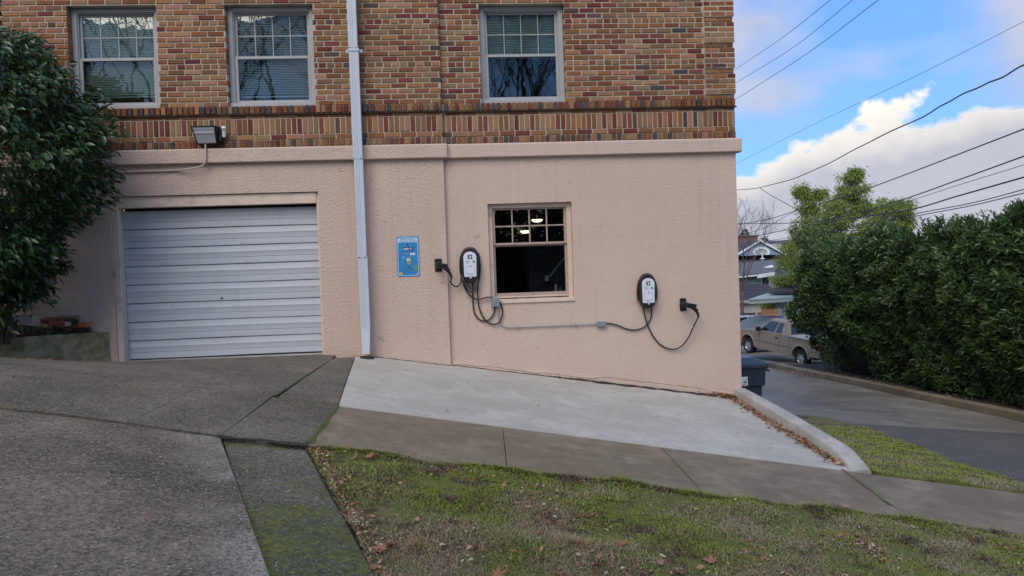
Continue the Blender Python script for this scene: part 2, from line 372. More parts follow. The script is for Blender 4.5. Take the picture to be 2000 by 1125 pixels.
class MB:
    def __init__(s): s.v = []; s.f = []; s.m = []
    def add(s, vs, fs, mi=0):
        b = len(s.v); s.v += [tuple(v) for v in vs]; s.f += [tuple(b+i for i in f) for f in fs]; s.m += [mi]*len(fs); return s
    def box(s, x0, x1, y0, y1, z0, z1, mi=0, mx=None):
        vs = [Vector((x, y, z)) for z in (z0, z1) for y in (y0, y1) for x in (x0, x1)]
        if mx is not None: vs = [mx @ v for v in vs]
        return s.add(vs, [(0, 2, 3, 1), (4, 5, 7, 6), (0, 1, 5, 4), (2, 6, 7, 3), (0, 4, 6, 2), (1, 3, 7, 5)], mi)
    def cbox(s, x0, x1, y0, y1, z0, z1, c=.006, mi=0, mx=None):
        """box with chamfered edges"""
        vs = []; X = (x0, x1); Y = (y0, y1); Z = (z0, z1)
        idx = {}
        for i in (0, 1):
            for j in (0, 1):
                for k in (0, 1):
                    sx, sy_, sz = (c, -c)[i], (c, -c)[j], (c, -c)[k]
                    for a in range(3):
                        idx[i, j, k, a] = len(vs)
                        p = [X[i]+sx, Y[j]+sy_, Z[k]+sz]; p[a] = (X[i], Y[j], Z[k])[a]
                        vs.append(Vector(p))
        fs = []
        q = lambda i, j, k, a: idx[i, j, k, a]
        for i in (0, 1): fs.append([q(i, 0, 0, 0), q(i, 1, 0, 0), q(i, 1, 1, 0), q(i, 0, 1, 0)][::(1 if i else -1)])
        for j in (0, 1): fs.append([q(0, j, 0, 1), q(1, j, 0, 1), q(1, j, 1, 1), q(0, j, 1, 1)][::(-1 if j else 1)])
        for k in (0, 1): fs.append([q(0, 0, k, 2), q(1, 0, k, 2), q(1, 1, k, 2), q(0, 1, k, 2)][::(1 if k else -1)])
        for i in (0, 1):
            for j in (0, 1): fs.append([q(i, j, 0, 0), q(i, j, 1, 0), q(i, j, 1, 1), q(i, j, 0, 1)][::(1 if i == j else -1)])
        for i in (0, 1):
            for k in (0, 1): fs.append([q(i, 0, k, 0), q(i, 1, k, 0), q(i, 1, k, 2), q(i, 0, k, 2)][::(-1 if i == k else 1)])
        for j in (0, 1):
            for k in (0, 1): fs.append([q(0, j, k, 1), q(1, j, k, 1), q(1, j, k, 2), q(0, j, k, 2)][::(1 if j == k else -1)])
        for i in (0, 1):
            for j in (0, 1):
                for k in (0, 1): fs.append([q(i, j, k, 0), q(i, j, k, 1), q(i, j, k, 2)][::(1 if (i+j+k) % 2 else -1)])
        if mx is not None: vs = [mx @ v for v in vs]
        return s.add(vs, fs, mi)
    def prism(s, pts, a0, a1, axis='y', mi=0, mx=None):
        """2-D outline extruded along an axis (y: points are x,z; x: y,z; z: x,y)"""
        n = len(pts)
        def mk(p, a): return Vector((p[0], a, p[1])) if axis == 'y' else Vector((a, p[0], p[1])) if axis == 'x' else Vector((p[0], p[1], a))
        vs = [mk(p, a0) for p in pts]+[mk(p, a1) for p in pts]
        if mx is not None: vs = [mx @ v for v in vs]
        return s.add(vs, [tuple(range(n)), tuple(range(2*n-1, n-1, -1))]+[(i, i+n, (i+1) % n+n, (i+1) % n) for i in range(n)], mi)
    def tube(s, pts, r, seg=8, mi=0, cap=True):
        pts = [Vector(p) for p in pts]; n = len(pts); rs = r if isinstance(r, (list, tuple)) else [r]*n
        vs = []; fs = []; up = Vector((0, 0, 1)); prev = None
        for i, p in enumerate(pts):
            t = (pts[min(i+1, n-1)]-pts[max(i-1, 0)]).normalized()
            a = prev if prev is not None else (up if abs(t.z) < .9 else Vector((1, 0, 0)))
            a = (a-t*a.dot(t))
            if a.length < 1e-5: a = t.orthogonal()
            a.normalize(); b = t.cross(a); prev = a
            for k in range(seg):
                an = 2*math.pi*k/seg; vs.append(p+a*(math.cos(an)*rs[i])+b*(math.sin(an)*rs[i]))
        for i in range(n-1):
            for k in range(seg):
                k2 = (k+1) % seg; fs.append((i*seg+k, i*seg+k2, (i+1)*seg+k2, (i+1)*seg+k))
        if cap: fs += [tuple(range(seg))[::-1], tuple((n-1)*seg+k for k in range(seg))]
        return s.add(vs, fs, mi)
    def lathe(s, prof, seg=24, mx=None, mi=0):
        """profile of (radius, height) turned round z"""
        vs = []; fs = []; n = len(prof)
        for r, z in prof:
            for k in range(seg):
                a = 2*math.pi*k/seg; vs.append(Vector((r*math.cos(a), r*math.sin(a), z)))
        for i in range(n-1):
            for k in range(seg):
                k2 = (k+1) % seg; fs.append((i*seg+k, i*seg+k2, (i+1)*seg+k2, (i+1)*seg+k))
        if mx is not None: vs = [mx @ v for v in vs]
        return s.add(vs, fs, mi)
    def build(s, name, mats, parent=None, smooth=False, bevel=0.0, loc=None):
        me = bpy.data.meshes.new(name); me.from_pydata(s.v, [], s.f)
        for mm in (mats if isinstance(mats, list) else [mats]): me.materials.append(mm)
        if any(s.m): me.polygons.foreach_set('material_index', s.m)
        if smooth: me.polygons.foreach_set('use_smooth', [True]*len(s.f))
        me.update()
        o = bpy.data.objects.new(name, me); link(o, parent)
        if loc is not None: o.location = loc
        if smooth and smooth != 'all': me.set_sharp_from_angle(angle=R(40))
        if bevel:
            b = o.modifiers.new('bevel', 'BEVEL'); b.width = bevel; b.segments = 2; b.limit_method = 'ANGLE'; b.angle_limit = R(35)
        return o

def smooth_path(pts, n=8):
    """Catmull-Rom through the points"""
    P = [Vector(p) for p in pts]; P = [P[0]*2-P[1]]+P+[P[-1]*2-P[-2]]; out = []
    for i in range(1, len(P)-2):
        for k in range(n):
            t = k/n; a, b, c, d = P[i-1:i+3]
            out.append(.5*((2*b)+(c-a)*t+(2*a-5*b+4*c-d)*t*t+(3*b-a-3*c+d)*t**3))
    out.append(P[-2]); return out

def np_mesh(name, verts, faces_flat, sizes, mats, parent=None, midx=None, smooth=False):
    me = bpy.data.meshes.new(name)
    nv, nl, nf = len(verts), len(faces_flat), len(sizes)
    me.vertices.add(nv); me.vertices.foreach_set('co', np.asarray(verts, np.float32).ravel())
    me.loops.add(nl); me.loops.foreach_set('vertex_index', np.asarray(faces_flat, np.int32))
    me.polygons.add(nf); st = np.concatenate(([0], np.cumsum(sizes)[:-1])).astype(np.int32)
    me.polygons.foreach_set('loop_start', st)
    for mm in (mats if isinstance(mats, list) else [mats]): me.materials.append(mm)
    if midx is not None: me.polygons.foreach_set('material_index', np.asarray(midx, np.int32))
    if smooth: me.polygons.foreach_set('use_smooth', [True]*nf)
    me.update(calc_edges=True)
    o = bpy.data.objects.new(name, me); return link(o, parent)

# leaf templates: (x across, y along, z normal)
LEAF5 = np.array([(0, 0, 0), (-.5, .45, .10), (.5, .45, .10), (0, .5, -.03), (0, 1, -.08)])
LEAF5F = np.array([(0, 3, 1), (0, 2, 3), (1, 3, 4), (3, 2, 4)])
LEAF8 = np.array([(0, 0, 0), (-.36, .28, .08), (0, .3, 0), (.36, .28, .08), (-.42, .62, .06), (0, .65, -.03), (.42, .62, .06), (0, 1, -.14)])
LEAF8F = np.array([(0, 2, 1), (0, 3, 2), (1, 2, 5), (1, 5, 4), (2, 3, 6), (2, 6, 5), (4, 5, 7), (5, 6, 7)])
def leaf_frames(direc, nrm):
    y = direc/np.linalg.norm(direc, axis=1, keepdims=True)
    x = np.cross(y, nrm); x /= np.linalg.norm(x, axis=1, keepdims=True)+1e-9
    z = np.cross(x, y); return x, y, z
def leaves(name, pos, direc, nrm, length, width, mats, parent=None, tpl=LEAF5, tf=LEAF5F, midx=None):
    x, y, z = leaf_frames(direc, nrm); n = len(pos); k = len(tpl)
    L = np.broadcast_to(length, n)[:, None, None]; Wd = np.broadcast_to(width, n)[:, None, None]
    V = pos[:, None, :]+x[:, None, :]*(tpl[None, :, 0:1]*Wd)+y[:, None, :]*(tpl[None, :, 1:2]*L)+z[:, None, :]*(tpl[None, :, 2:3]*L)
    Fc = tf[None]+(np.arange(n)*k)[:, None, None]
    mi = None if midx is None else np.repeat(midx, len(tf))
    return np_mesh(name, V.reshape(-1, 3), Fc.ravel(), np.full(n*len(tf), 3), mats, parent, mi)
_leafmesh = {}
def leaf_objects(pos, direc, nrm, length, width, m_, parent, tpl=LEAF8, tf=LEAF8F, name='leaf'):
    """one object per leaf, mesh data shared"""
    me = bpy.data.meshes.new(name); me.from_pydata([tuple(v) for v in tpl], [], [tuple(int(i) for i in f) for f in tf]); me.materials.append(m_)
    x, y, z = leaf_frames(direc, nrm)
    for i in range(len(pos)):
        o = bpy.data.objects.new(name, me)
        mx = Matrix((Vector(x[i])*width[i], Vector(y[i])*length[i], Vector(z[i])*length[i])).transposed().to_4x4(); mx.translation = Vector(pos[i])
        o.matrix_world = mx; link(o, parent)

# ------------------------------------------------------------------ sheets laid on the ground
def inside(p, poly):
    c = False; n = len(poly)
    for i in range(n):
        x1, y1 = poly[i]; x2, y2 = poly[(i+1) % n]
        if (y1 > p[1]) != (y2 > p[1]) and p[0] < (x2-x1)*(p[1]-y1)/(y2-y1)+x1: c = not c
    return c
def resample(poly, step):
    out = []
    for i in range(len(poly)):
        a, b = Vector(poly[i]).to_2d(), Vector(poly[(i+1) % len(poly)]).to_2d()
        n = max(1, int((b-a).length/step)); out += [a.lerp(b, k/n) for k in range(n)]
    return out
def sheet(name, poly, mt, dz=.0, step=.25, parent=None, thick=0.0, kind=None, wob=0.0, rag=0.0):
    poly = [Vector((p[0], p[1])) for p in poly]
    b = resample(poly, step)
    if rag: b = [p+Vector((noise.noise(Vector((p.x*5, p.y*5, 0))), noise.noise(Vector((p.x*5, p.y*5, 9)))))*rag for p in b]
    xs = [p.x for p in b]; ys = [p.y for p in b]; pts = list(b); bt = [(p.x, p.y) for p in b]
    x = min(xs)+step/2
    while x < max(xs):
        y = min(ys)+step/2
        while y < max(ys):
            if inside((x, y), bt) and min((q.x-x)**2+(q.y-y)**2 for q in b) > (step*.4)**2: pts.append(Vector((x, y)))
            y += step
        x += step
    n = len(b)
    vs, _e, fs, *_ = delaunay_2d_cdt(pts, [(i, (i+1) % n) for i in range(n)], [list(range(n))], 1, 1e-6)
    hz = lambda v: H(v.x, v.y)+dz+(noise.noise(Vector((v.x*2.3, v.y*2.3, 3)))*wob if wob else 0)
    V = [(v.x, v.y, hz(v)) for v in vs]; Fs = []
    for f in fs:
        a, bb, c = [Vector(V[i]) for i in f[:3]]
        Fs.append(tuple(f) if (bb-a).cross(c-a).z > 0 else tuple(f)[::-1])
    mb = MB().add(V, Fs)
    if thick:
        k = len(V); ring = [(p.x, p.y, hz(p)) for p in b]; low = [(p.x, p.y, hz(p)-thick) for p in b]
        ar = sum(b[i].x*b[(i+1) % n].y-b[(i+1) % n].x*b[i].y for i in range(n))
        qs = [(i, n+i, n+(i+1) % n, (i+1) % n) for i in range(n)]
        if ar < 0: qs = [q[::-1] for q in qs]
        mb.add(ring+low, [q[::-1] for q in qs])
    o = mb.build(name, mt, parent, smooth=True)
    if kind: o['kind'] = kind
    return o
def inset(poly, g):
    c = Vector((sum(p[0] for p in poly)/len(poly), sum(p[1] for p in poly)/len(poly))); out = []
    n = len(poly)
    ar = sum(poly[i][0]*poly[(i+1) % n][1]-poly[(i+1) % n][0]*poly[i][1] for i in range(n)); s = 1 if ar > 0 else -1
    for i in range(n):
        a, b, d = Vector(poly[i-1][:2]), Vector(poly[i][:2]), Vector(poly[(i+1) % n][:2])
        e1, e2 = (b-a).normalized(), (d-b).normalized()
        n1, n2 = Vector((-e1.y, e1.x))*s, Vector((-e2.y, e2.x))*s
        k = n1+n2; out.append(b+k*(g/max(.3, 1+n1.dot(n2))))
    return out

# ================================================================== GROUND
def build_terrain():
    xs = list(np.arange(-13, 17.01, .3))+[18, 20, 24, 30, 40, 60, 100, 200, 500, 1200]; xs = [-1200, -500, -200, -100, -60, -40, -25, -18, -15]+xs
    ys = [-1200, -500, -200, -90, -50, -32, -24, -20]+list(np.arange(-17, 22.01, .3))+[23, 25, 27, 29, 32, 36, 42, 50, 60, 80, 110, 200, 500, 1200]
    V = []; nx = len(xs)
    for y in ys:
        for x in xs:
            z = H(x, y)-.075
            if y > 60 or abs(x) > 60: z = min(z, -9)-.01*max(abs(x), y)*.3
            if 3.72 < x < 4.0 and -3 < y < 12: z -= .05
            V.append((x, y, z))
    Fc = [(j*nx+i, j*nx+i+1, (j+1)*nx+i+1, (j+1)*nx+i) for j in range(len(ys)-1) for i in range(nx-1)]
    MB().add(V, Fc).build('ground', M['terrain'], smooth='all')['kind'] = 'structure'
build_terrain()
g2 = lambda *q: [tuple(G(*p)[:2]) for p in q]

# old pavement in front of the garage: slabs with mossy joints
pave = empty('sidewalk', (0, 0, 0), kind='structure')
old = [g2((650, 701), (693, 697), (660, 792), (538, 779)), g2((533, 776), (660, 794), (600, 868), (430, 852)),
       g2((385, 757), (532, 774), (430, 852), (252, 826))]
a, b, c, d = g2((210, 737), (385, 757), (252, 826), (85, 804)); old.append([a, b, c, d])
dx = (b[0]-a[0], b[1]-a[1])
for k in range(1, 5):
    old.append([(a[0]-dx[0]*k, a[1]), (a[0]-dx[0]*(k-1), a[1]), (d[0]-dx[0]*(k-1), d[1]), (d[0]-dx[0]*k, d[1])])
for q in old:
    sheet('concrete_slab', inset(q, .002), M['old_conc'], .003, .22, pave, .07)
gar = [(-9.5, a[1]+.015), (a[0], a[1]+.015)]+[tuple(Vector(p)+Vector((-.004, .004))) for p in g2((385, 757), (534, 774.5), (648, 702))]+[(-1.62, -.06+.25), (-9.5, .19)]
sheet('garage_apron', gar, M['old_conc'], .004, .22, None, .07, 'structure')
sheet('joint_bed', [(-9, -8.3), (.2, -8.3), (-1.0, DF-D-.02), (13, DF-D-.02), (13, DB-D+.03), (-1.0, DB-D+.03), (-1.0, .1), (-9, .1)], M['soil'], -.042, .3, None, 0, 'structure')
# sidewalk to the right
xj = [(-1.085, -1.085), (G(980, 829)[0], G(987, 903)[0]), (G(1291, 874)[0], G(1352, 944)[0]), (G(1635, 915)[0], G(1742, 992)[0]), (5.8, 5.9), (7.4, 7.4), (9.2, 9.2), (11, 11), (13, 13)]
for i, (x0, x1) in enumerate(zip(xj, xj[1:])):
    sheet('concrete_slab', inset([(x0[1], DF-D), (x1[1], DF-D), (x1[0], DB-D), (x0[0], DB-D)], .003 if i != 2 else .007), M['walk_conc'] if i < 3 else M['walk_conc'], 0, .25, pave, .07)
# new pale charging apron
ap = [g2((694, 697))[0], (-1.09, DB-D+.008), (3.63, DB-D+.008), (3.63, -.004), (1.5, -.004), (-.13, -.004), (-.13, -.056)]
ap[0] = (ap[0][0], -.056)
sheet('charging_apron', ap, M['new_conc'], .004, .25, None, .08, 'structure')
# driveway to the street: big slab and mossy strip
l1 = g2((0, 800), (424, 853)); l2 = g2((427, 857), (599, 870)); e1 = g2((525, 1125))[0]; e2 = g2((737, 1125))[0]; e3 = g2((523, 1125))[0]
def ext(p, q, y): t = (y-p[1])/(q[1]-p[1]); return (p[0]+(q[0]-p[0])*t, y)
ymid = g2((660, 985))[0][1]
DR = empty('driveway', (0, 0, 0), kind='structure')
def worn_edge():
    Mt = M['front_conc']; t = Mt.node_tree; N = NT(t); bs = t.nodes['Principled BSDF']; src = bs.inputs['Base Color'].links[0].from_socket
    co = N.n('ShaderNodeTexCoord').outputs['Object']; s = N.n('ShaderNodeSeparateXYZ', ins={0: co}); p, q = l1[1], e3; L_ = math.hypot(q[0]-p[0], q[1]-p[1]); nx, ny = (q[1]-p[1])/L_, -(q[0]-p[0])/L_
    dd = N.math('ADD', N.math('MULTIPLY', N.math('SUBTRACT', s.outputs[0], p[0]), nx), N.math('MULTIPLY', N.math('SUBTRACT', s.outputs[1], p[1]), ny)); dd = N.math('ABSOLUTE', dd)
    e_ = N.math('MULTIPLY', N.math('SUBTRACT', s.outputs[1], DF-D-.012), -1)
    f = N.math('ADD', N.mapr(dd, 0, .34, 1, 0), N.mapr(e_, 0, .45, .35, 0)); f = N.math('MULTIPLY', f, N.mapr(N.noise(co, 2.2, 5, .7), .38, .62)); f = N.math('MULTIPLY', f, N.mapr(N.noise(co, 45, 2, .8), .35, .6))
    t.links.new(N.mix(N.math('MULTIPLY', f, .85, clamp=True), src, (.38, .34, .275)), bs.inputs['Base Color'])
worn_edge()
sheet('concrete_slab', [(-9, DF-D-.016), (l1[1][0], DF-D-.016), ext(l1[1], e3, -8.4), (-9, -8.4)], M['front_conc'], -.004, .25, DR, .09)
pA, pB = l2; mA, mB = ext(pA, e1, ymid), ext(pB, e2, ymid)
sheet('concrete_slab', inset([(pA[0]+.003, DF-D-.022), (pB[0], DF-D-.022), mB, mA], .004), M['mossy_conc'], -.030, .2, DR, .06)
M['mossier_conc'] = concrete_mat('very_mossy_aggregate', (.13, .13, .085), (.20, .19, .13), (.06, .065, .035), agg=.9, moss=.9, moss_lo=.50, blotch=2)
sheet('concrete_slab', inset([mA, mB, ext(pB, e2, -8.4), ext(pA, e1, -8.4)], .004), M['mossier_conc'], -.022, .2, DR, .06)
sheet('road', [(-14, -20), (16, -20), (16, -8.42), (-14, -8.42)], M['asphalt'], -.03, .6, None, 0, 'structure')

# moss lines in the joints (one soft ribbon, nobody could count it)
def ribbon(name, pts, w, mt, h=.012, n=9, dz=.0):
    mb = MB(); P = smooth_path([(p[0], p[1], 0) for p in pts], n)
    vs = []; fs = []
    for i, p in enumerate(P):
        t = (P[min(i+1, len(P)-1)]-P[max(i-1, 0)]).normalized(); s = Vector((-t.y, t.x, 0))
        ww = w*(.25+1.3*abs(noise.noise(Vector((p.x*3, p.y*3, 1))))+.9*abs(noise.noise(Vector((p.x*17, p.y*17, 1)))))
        for k, (q, hh) in enumerate(((-1, -.02), (-.5, .6), (0, 1), (.5, .6), (1, -.02))):
            v = p+s*(q*ww+w*.5*noise.noise(Vector((p.x*11, p.y*11, 6+q)))); vs.append((v.x, v.y, H(v.x, v.y)+dz+h*hh*(.6+.5*noise.noise(v*14))))
    for i in range(len(P)-1):
        for k in range(4): fs.append((i*5+k, (i+1)*5+k, (i+1)*5+k+1, i*5+k+1))
    return mb.add(vs, fs), mb
MS = MB()
def addrib(pix, w, h=.010, dz=.0, world=False):
    pts = pix if world else g2(*pix)
    m_, _ = ribbon('x', pts, w, None, h, 14, dz); MS.add(m_.v, m_.f)
addrib([(661, 793), (640, 820), (620, 845), (603, 866)], .028, .014)
addrib([(542, 780), (600, 785), (655, 791)], .012); addrib([(648, 703), (600, 735), (560, 758), (535, 774)], .012)
addrib([(425, 855), (445, 915), (470, 985), (500, 1060), (526, 1125)], .030, .014, -.022)
addrib([(0, 800), (150, 815), (300, 836), (424, 852)], .013, .012, -.010)
addrib([(1645, 916), (1690, 950), (1740, 988)], .022, .010)
addrib([(430, 858), (500, 862), (560, 868)], .016, .010, -.032)
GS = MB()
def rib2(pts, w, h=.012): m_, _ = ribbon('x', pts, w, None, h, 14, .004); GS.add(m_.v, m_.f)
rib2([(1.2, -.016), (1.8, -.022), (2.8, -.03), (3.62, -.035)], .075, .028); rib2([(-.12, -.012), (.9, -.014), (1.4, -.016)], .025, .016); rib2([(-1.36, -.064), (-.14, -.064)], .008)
rib2([(p[0], p[1]-.006) for p in g2((422, 853), (480, 858), (540, 864), (602, 870))], .026, .020)  # dark strip puts the shade of the raised slab edge into the gap
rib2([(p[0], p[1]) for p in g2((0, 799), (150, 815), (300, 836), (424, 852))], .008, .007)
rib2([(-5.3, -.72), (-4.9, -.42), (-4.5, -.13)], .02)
o_ = GS.build('dirt_and_shade', M['bark_dark'], smooth='all'); tag(o_, 'dark debris along the foot of the pink wall, and painted shade under the slab edge', 'dirt_and_shade', kind='stuff')
o = MS.build('moss', M['moss'], smooth='all'); tag(o, 'bright green moss growing along the joints between the concrete slabs', 'moss', kind='stuff')

# alley and asphalt driveway to the right, grass wedge, kerb
wedge_px = [(2000, 950), (1930, 924), (1860, 902), (1775, 867), (1700, 841), (1650, 827), (1600, 817), (1557, 811)]
wedge = g2(*wedge_px)
al = [(3.92, 0.15), wedge[-1], wedge[-2], wedge[-3], wedge[-4]]+[wedge[2], wedge[0], (6.6, DB-D+.03), (10.45, DB-D+.03), (10.45, 16.5), (3.92, 16.5)]
sheet('alley', al, M['alley_conc'], -.012, .35, None, .04, 'structure')
P1, P2 = g2((1645, 825), (2000, 847)); P1b = g2((1775, 833))[0]
asp = [P1, wedge[-4], wedge[3], wedge[2], wedge[0], (6.6, DB-D+.03), (10.44, DB-D+.03), (10.44, P2[1]+.6), P2, P1b]
sheet('asphalt_drive', asp, M['asphalt'], -.004, .35, None, 0, 'structure')
verge = [(3.82, DB-D+.01)]+[(6.4, DB-D+.02), wedge[0]]+wedge[1:]+[(4.0, .02), (3.82, .0)]
sheet('grass_verge', verge, M['turf'], .02, .2, None, .1, 'structure', .03)
park = [(10.75, 14.9), (24, 14.9), (24, 32), (3, 32), (3, 16.9), (10.75, 16.9)]
sheet('parking_court', park, M['alley_conc'], .0, 1.2, None, 0, 'structure')
# hedge bed
sheet('hedge_bed', [(10.72, -4.5), (15, -4.5), (15, 14.8), (10.72, 14.8)], M['soil'], .09, .4, None, .12, 'structure', .06)
# kerb of the alley, in cast lengths
kerb = empty('alley_kerb', (0, 0, 0), kind='structure')
yk = -4.0
while yk < 15.3:
    y1 = min(yk+2.4, 15.4); prof = [(0, -.2), (.0, .12), (.03, .15), (.15, .15), (.17, .12), (.17, -.2)]
    mb = MB(); ns = 5; vs = []
    for i in range(ns+1):
        y = lerp(yk+.01, y1-.01, i/ns); xk = 10.52+.02*math.sin(y*.9)
        zk = H(10.5, y)
        vs += [(xk+px_, y, zk+pz_) for px_, pz_ in prof]
    npf = len(prof)
    fs = [(i*npf+k, (i+1)*npf+k, (i+1)*npf+(k+1) % npf, i*npf+(k+1) % npf) for i in range(ns) for k in range(npf)]
    fs += [tuple(range(npf))[::-1], tuple(ns*npf+k for k in range(npf))]
    mb.add(vs, [f[::-1] for f in fs]).build('kerb_stone', M['walk_conc'], kerb); yk = y1

# retaining kerb between the charging apron and the verge
def ret_kerb():
    vs = []; fs = []; ys = np.linspace(-.004, DB-D+.02, 26); n = 8
    for y in ys:
        t = (y-ys[0])/(ys[-1]-ys[0]); x0 = 3.635+.015*math.sin(t*5)-.03*t; x1 = x0+.185-.02*(1-t)
        base = lerp(zs(3.63), zw(3.63), min(1, (y+D-DB)/(D-DB))); h = .128 if t < .86 else .128-.115*((t-.86)/.14)**1.6
        top = base+h; c = .018; j = .004*noise.noise(Vector((y*3, 0, 0)))
        low = min(base, H(x1+.15, y))-.25
        vs += [(x0, y, low), (x0, y, top-c), (x0+c*.5, y, top-c*.3), (x0+c*1.4+j, y, top), (x1-c*1.4+j, y, top), (x1-c*.5, y, top-c*.3), (x1, y, top-c), (x1+.01, y, low)]
    for i in range(len(ys)-1):
        for k in range(n-1): fs.append((i*n+k, i*n+k+1, (i+1)*n+k+1, (i+1)*n+k))
    fs += [tuple(range(n))[::-1], tuple((len(ys)-1)*n+k for k in range(n))]
    o = MB().add(vs, [f[::-1] for f in fs]).build('retaining_kerb', M['curb_conc'], smooth=True); o['kind'] = 'structure'
ret_kerb()

# ================================================================== BUILDING
B = empty('apartment_building', (0, 0, -1.0), 'brick apartment building with a pink stucco ground floor and a white garage door', 'building')
BL = Vector((0, 0, 1.0))          # children are built in world numbers, then shifted to the parent's base
def bp(mb, name, mats, parent=B, **k):
    mb.v = [(v[0], v[1], v[2]+(1.0 if parent is B else 0)) for v in mb.v] if parent is B else mb.v
    return mb.build(name, mats, parent, **k)
XS = -.136                         # where the left bay steps forward
YL = -.055                         # face of the left bay
XL = -11.0; ZT = 8.2
def pxr(pts, y=0): return [F(*p, y) for p in pts]
# openings (x0, x1, z0, z1)
gx0 = F(222, 540, YL)[0]; gx1 = F(628, 540, YL)[0]; gz1 = (F(217, 384, YL)[1]+F(621, 374, YL)[1])/2; GOPEN = (gx0, gx1, -3, gz1)
l0, l1_ = F(955, 490)[0], F(1119, 490)[0]; LW = (l0, l1_, F(1040, 585)[1], (F(951, 399)[1]+F(1115, 393)[1])/2)
ztop = 8.0
Zl = F(1435, 270)[1]               # top of the ledge
w3 = (F(938, 100)[0], F(1103, 100)[0], F(1020, 201)[1], F(1020, 7)[1])
w2 = (F(442, 100, YL)[0], F(613, 100, YL)[0], F(530, 206, YL)[1], F(530, 6, YL)[1])
w1 = (F(134, 100, YL)[0], F(308, 100, YL)[0], F(225, 213, YL)[1], F(225, 14, YL)[1])
zr = (w1[2]+w2[2]+w3[2])/3; zt = (w1[3]+w2[3]+w3[3])/3
w1, w2, w3 = [(w[0], w[1], zr, zt) for w in (w1, w2, w3)]
def wallpanel(x0, x1, z0, z1, yf, yb, holes, g=0.0, mb=None):
    """front face and reveals of a wall with rectangular openings"""
    mb = mb or MB(); hs = [(a-g, b+g, c-g, d+g) for a, b, c, d in holes]
    X = sorted({x0, x1, *[h[0] for h in hs], *[h[1] for h in hs]}); Z = sorted({z0, z1, *[max(z0, h[2]) for h in hs], *[h[3] for h in hs]})
    for a, b in zip(X, X[1:]):
        for c, d_ in zip(Z, Z[1:]):
            if any(h[0]-1e-6 < a and b < h[1]+1e-6 and h[2]-1e-6 < c and d_ < h[3]+1e-6 for h in hs): continue
            mb.add([(a, yf, c), (b, yf, c), (b, yf, d_), (a, yf, d_)], [(0, 1, 2, 3)])
    for a, b, c, d_ in hs:
        c = max(c, z0)
        mb.add([(a, yf, c), (a, yb, c), (a, yb, d_), (a, yf, d_), (b, yf, c), (b, yb, c), (b, yb, d_), (b, yf, d_)], [(0, 1, 2, 3)[::-1], (4, 5, 6, 7), (3, 2, 6, 7)[::-1], (0, 4, 5, 1)[::-1]])
    return mb
ZB = -3.4
mb = wallpanel(XL, XS, ZB, Zl, YL, YL+.30, [GOPEN]); wallpanel(XS, CX, ZB, Zl, 0, .30, [LW], mb=mb)
mb.add([(XS, YL, ZB), (XS, 0, ZB), (XS, 0, Zl), (XS, YL, Zl)], [(0, 1, 2, 3)])
mb.add([(CX, 0, ZB), (CX, 13, ZB), (CX, 13, Zl), (CX, 0, Zl)], [(0, 1, 2, 3)])
mb.add([(XL, YL, ZB), (XL, 13, ZB), (XL, 13, Zl), (XL, YL, Zl)], [(3, 2, 1, 0)])
bp(mb, 'stucco_wall', M['stucco'])
# inner skin of the walls (behind reveals)
mb = MB()
mb.add([(XL, 13, ZB), (CX, 13, ZB), (CX, 13, ZT), (XL, 13, ZT)], [(3, 2, 1, 0)]); bp(mb, 'rear_wall', M['stucco'])
mb = MB().box(XL-.1, CX+.1, -.16, 13.1, ZT, ZT+.25); bp(mb, 'roof', M['curb_conc'])
# thin kicked-out flakes along the cracked foot of the wall
mb = MB()
for x0, x1 in ((-.13, 1.05), (1.05, 3.74)):
    P = []; n = 60
    for i in range(n+1):
        x = lerp(x0, x1, i/n); zb = zw(x)-.05
        zt_ = zw(x)+.045+.05*noise.noise(Vector((x*2.1, 4, 0)))+.012*noise.noise(Vector((x*13, 1, 0)))+(.02 if x > 1 else 0)
        P.append((x, zb, zt_))
    vs = []; fs = []
    for x, a_, c_ in P: vs += [(x, -.014, a_), (x, -.013, c_), (x, .0, c_+.004)]
    for i in range(n): fs += [(i*3, (i+1)*3, (i+1)*3+1, i*3+1), (i*3+1, (i+1)*3+1, (i+1)*3+2, i*3+2)]
    mb.add(vs, fs)
bp(mb, 'cracked_plinth_coat', M['stucco'])
mb = MB()
for x0, x1, up in ((-.1, 1.0, .03), (.95, 1.75, .035), (1.55, 3.70, .075)):
    P = []; n = int((x1-x0)*30)
    for i in range(n+1):
        x = lerp(x0, x1, i/n); f = math.sin(math.pi*i/n)**.5; P.append((x, -.0145 if up > .0 else 0, zw(x)+.012+up*f*(1+.5*noise.noise(Vector((x*2.3, 8, up))))+.018*noise.noise(Vector((x*9, 3, up)))))
    mb.tube(P, [.0012+.0028*abs(noise.noise(Vector((i*.23, up*9, 0)))) for i in range(n+1)], 4)
bp(mb, 'plaster_crack', M['soil'])
# ledge
def ledge(x0, x1, yf, name, ends=(True, True)):
    zb = F(1435, 297)[1]; p = .065
    prof = [(yf, zb-.004), (yf-p*.94, zb), (yf-p, zb+.008), (yf-p, Zl-.022), (yf-p*.8, Zl-.004), (yf, Zl+.002), (yf+.02, Zl+.002), (yf+.02, zb-.012)]
    return MB().prism(prof, x0, x1, 'x')
mb = ledge(XL, XS+.055, YL, 'l'); q = ledge(XS+.055, CX+.065, 0, 'r'); mb.add(q.v, q.f)
zb = F(1435, 297)[1]; mb.box(CX+.001, CX+.065, .021, 13, zb, Zl)
bp(mb, 'stucco_ledge', M['stucco'], bevel=.006)

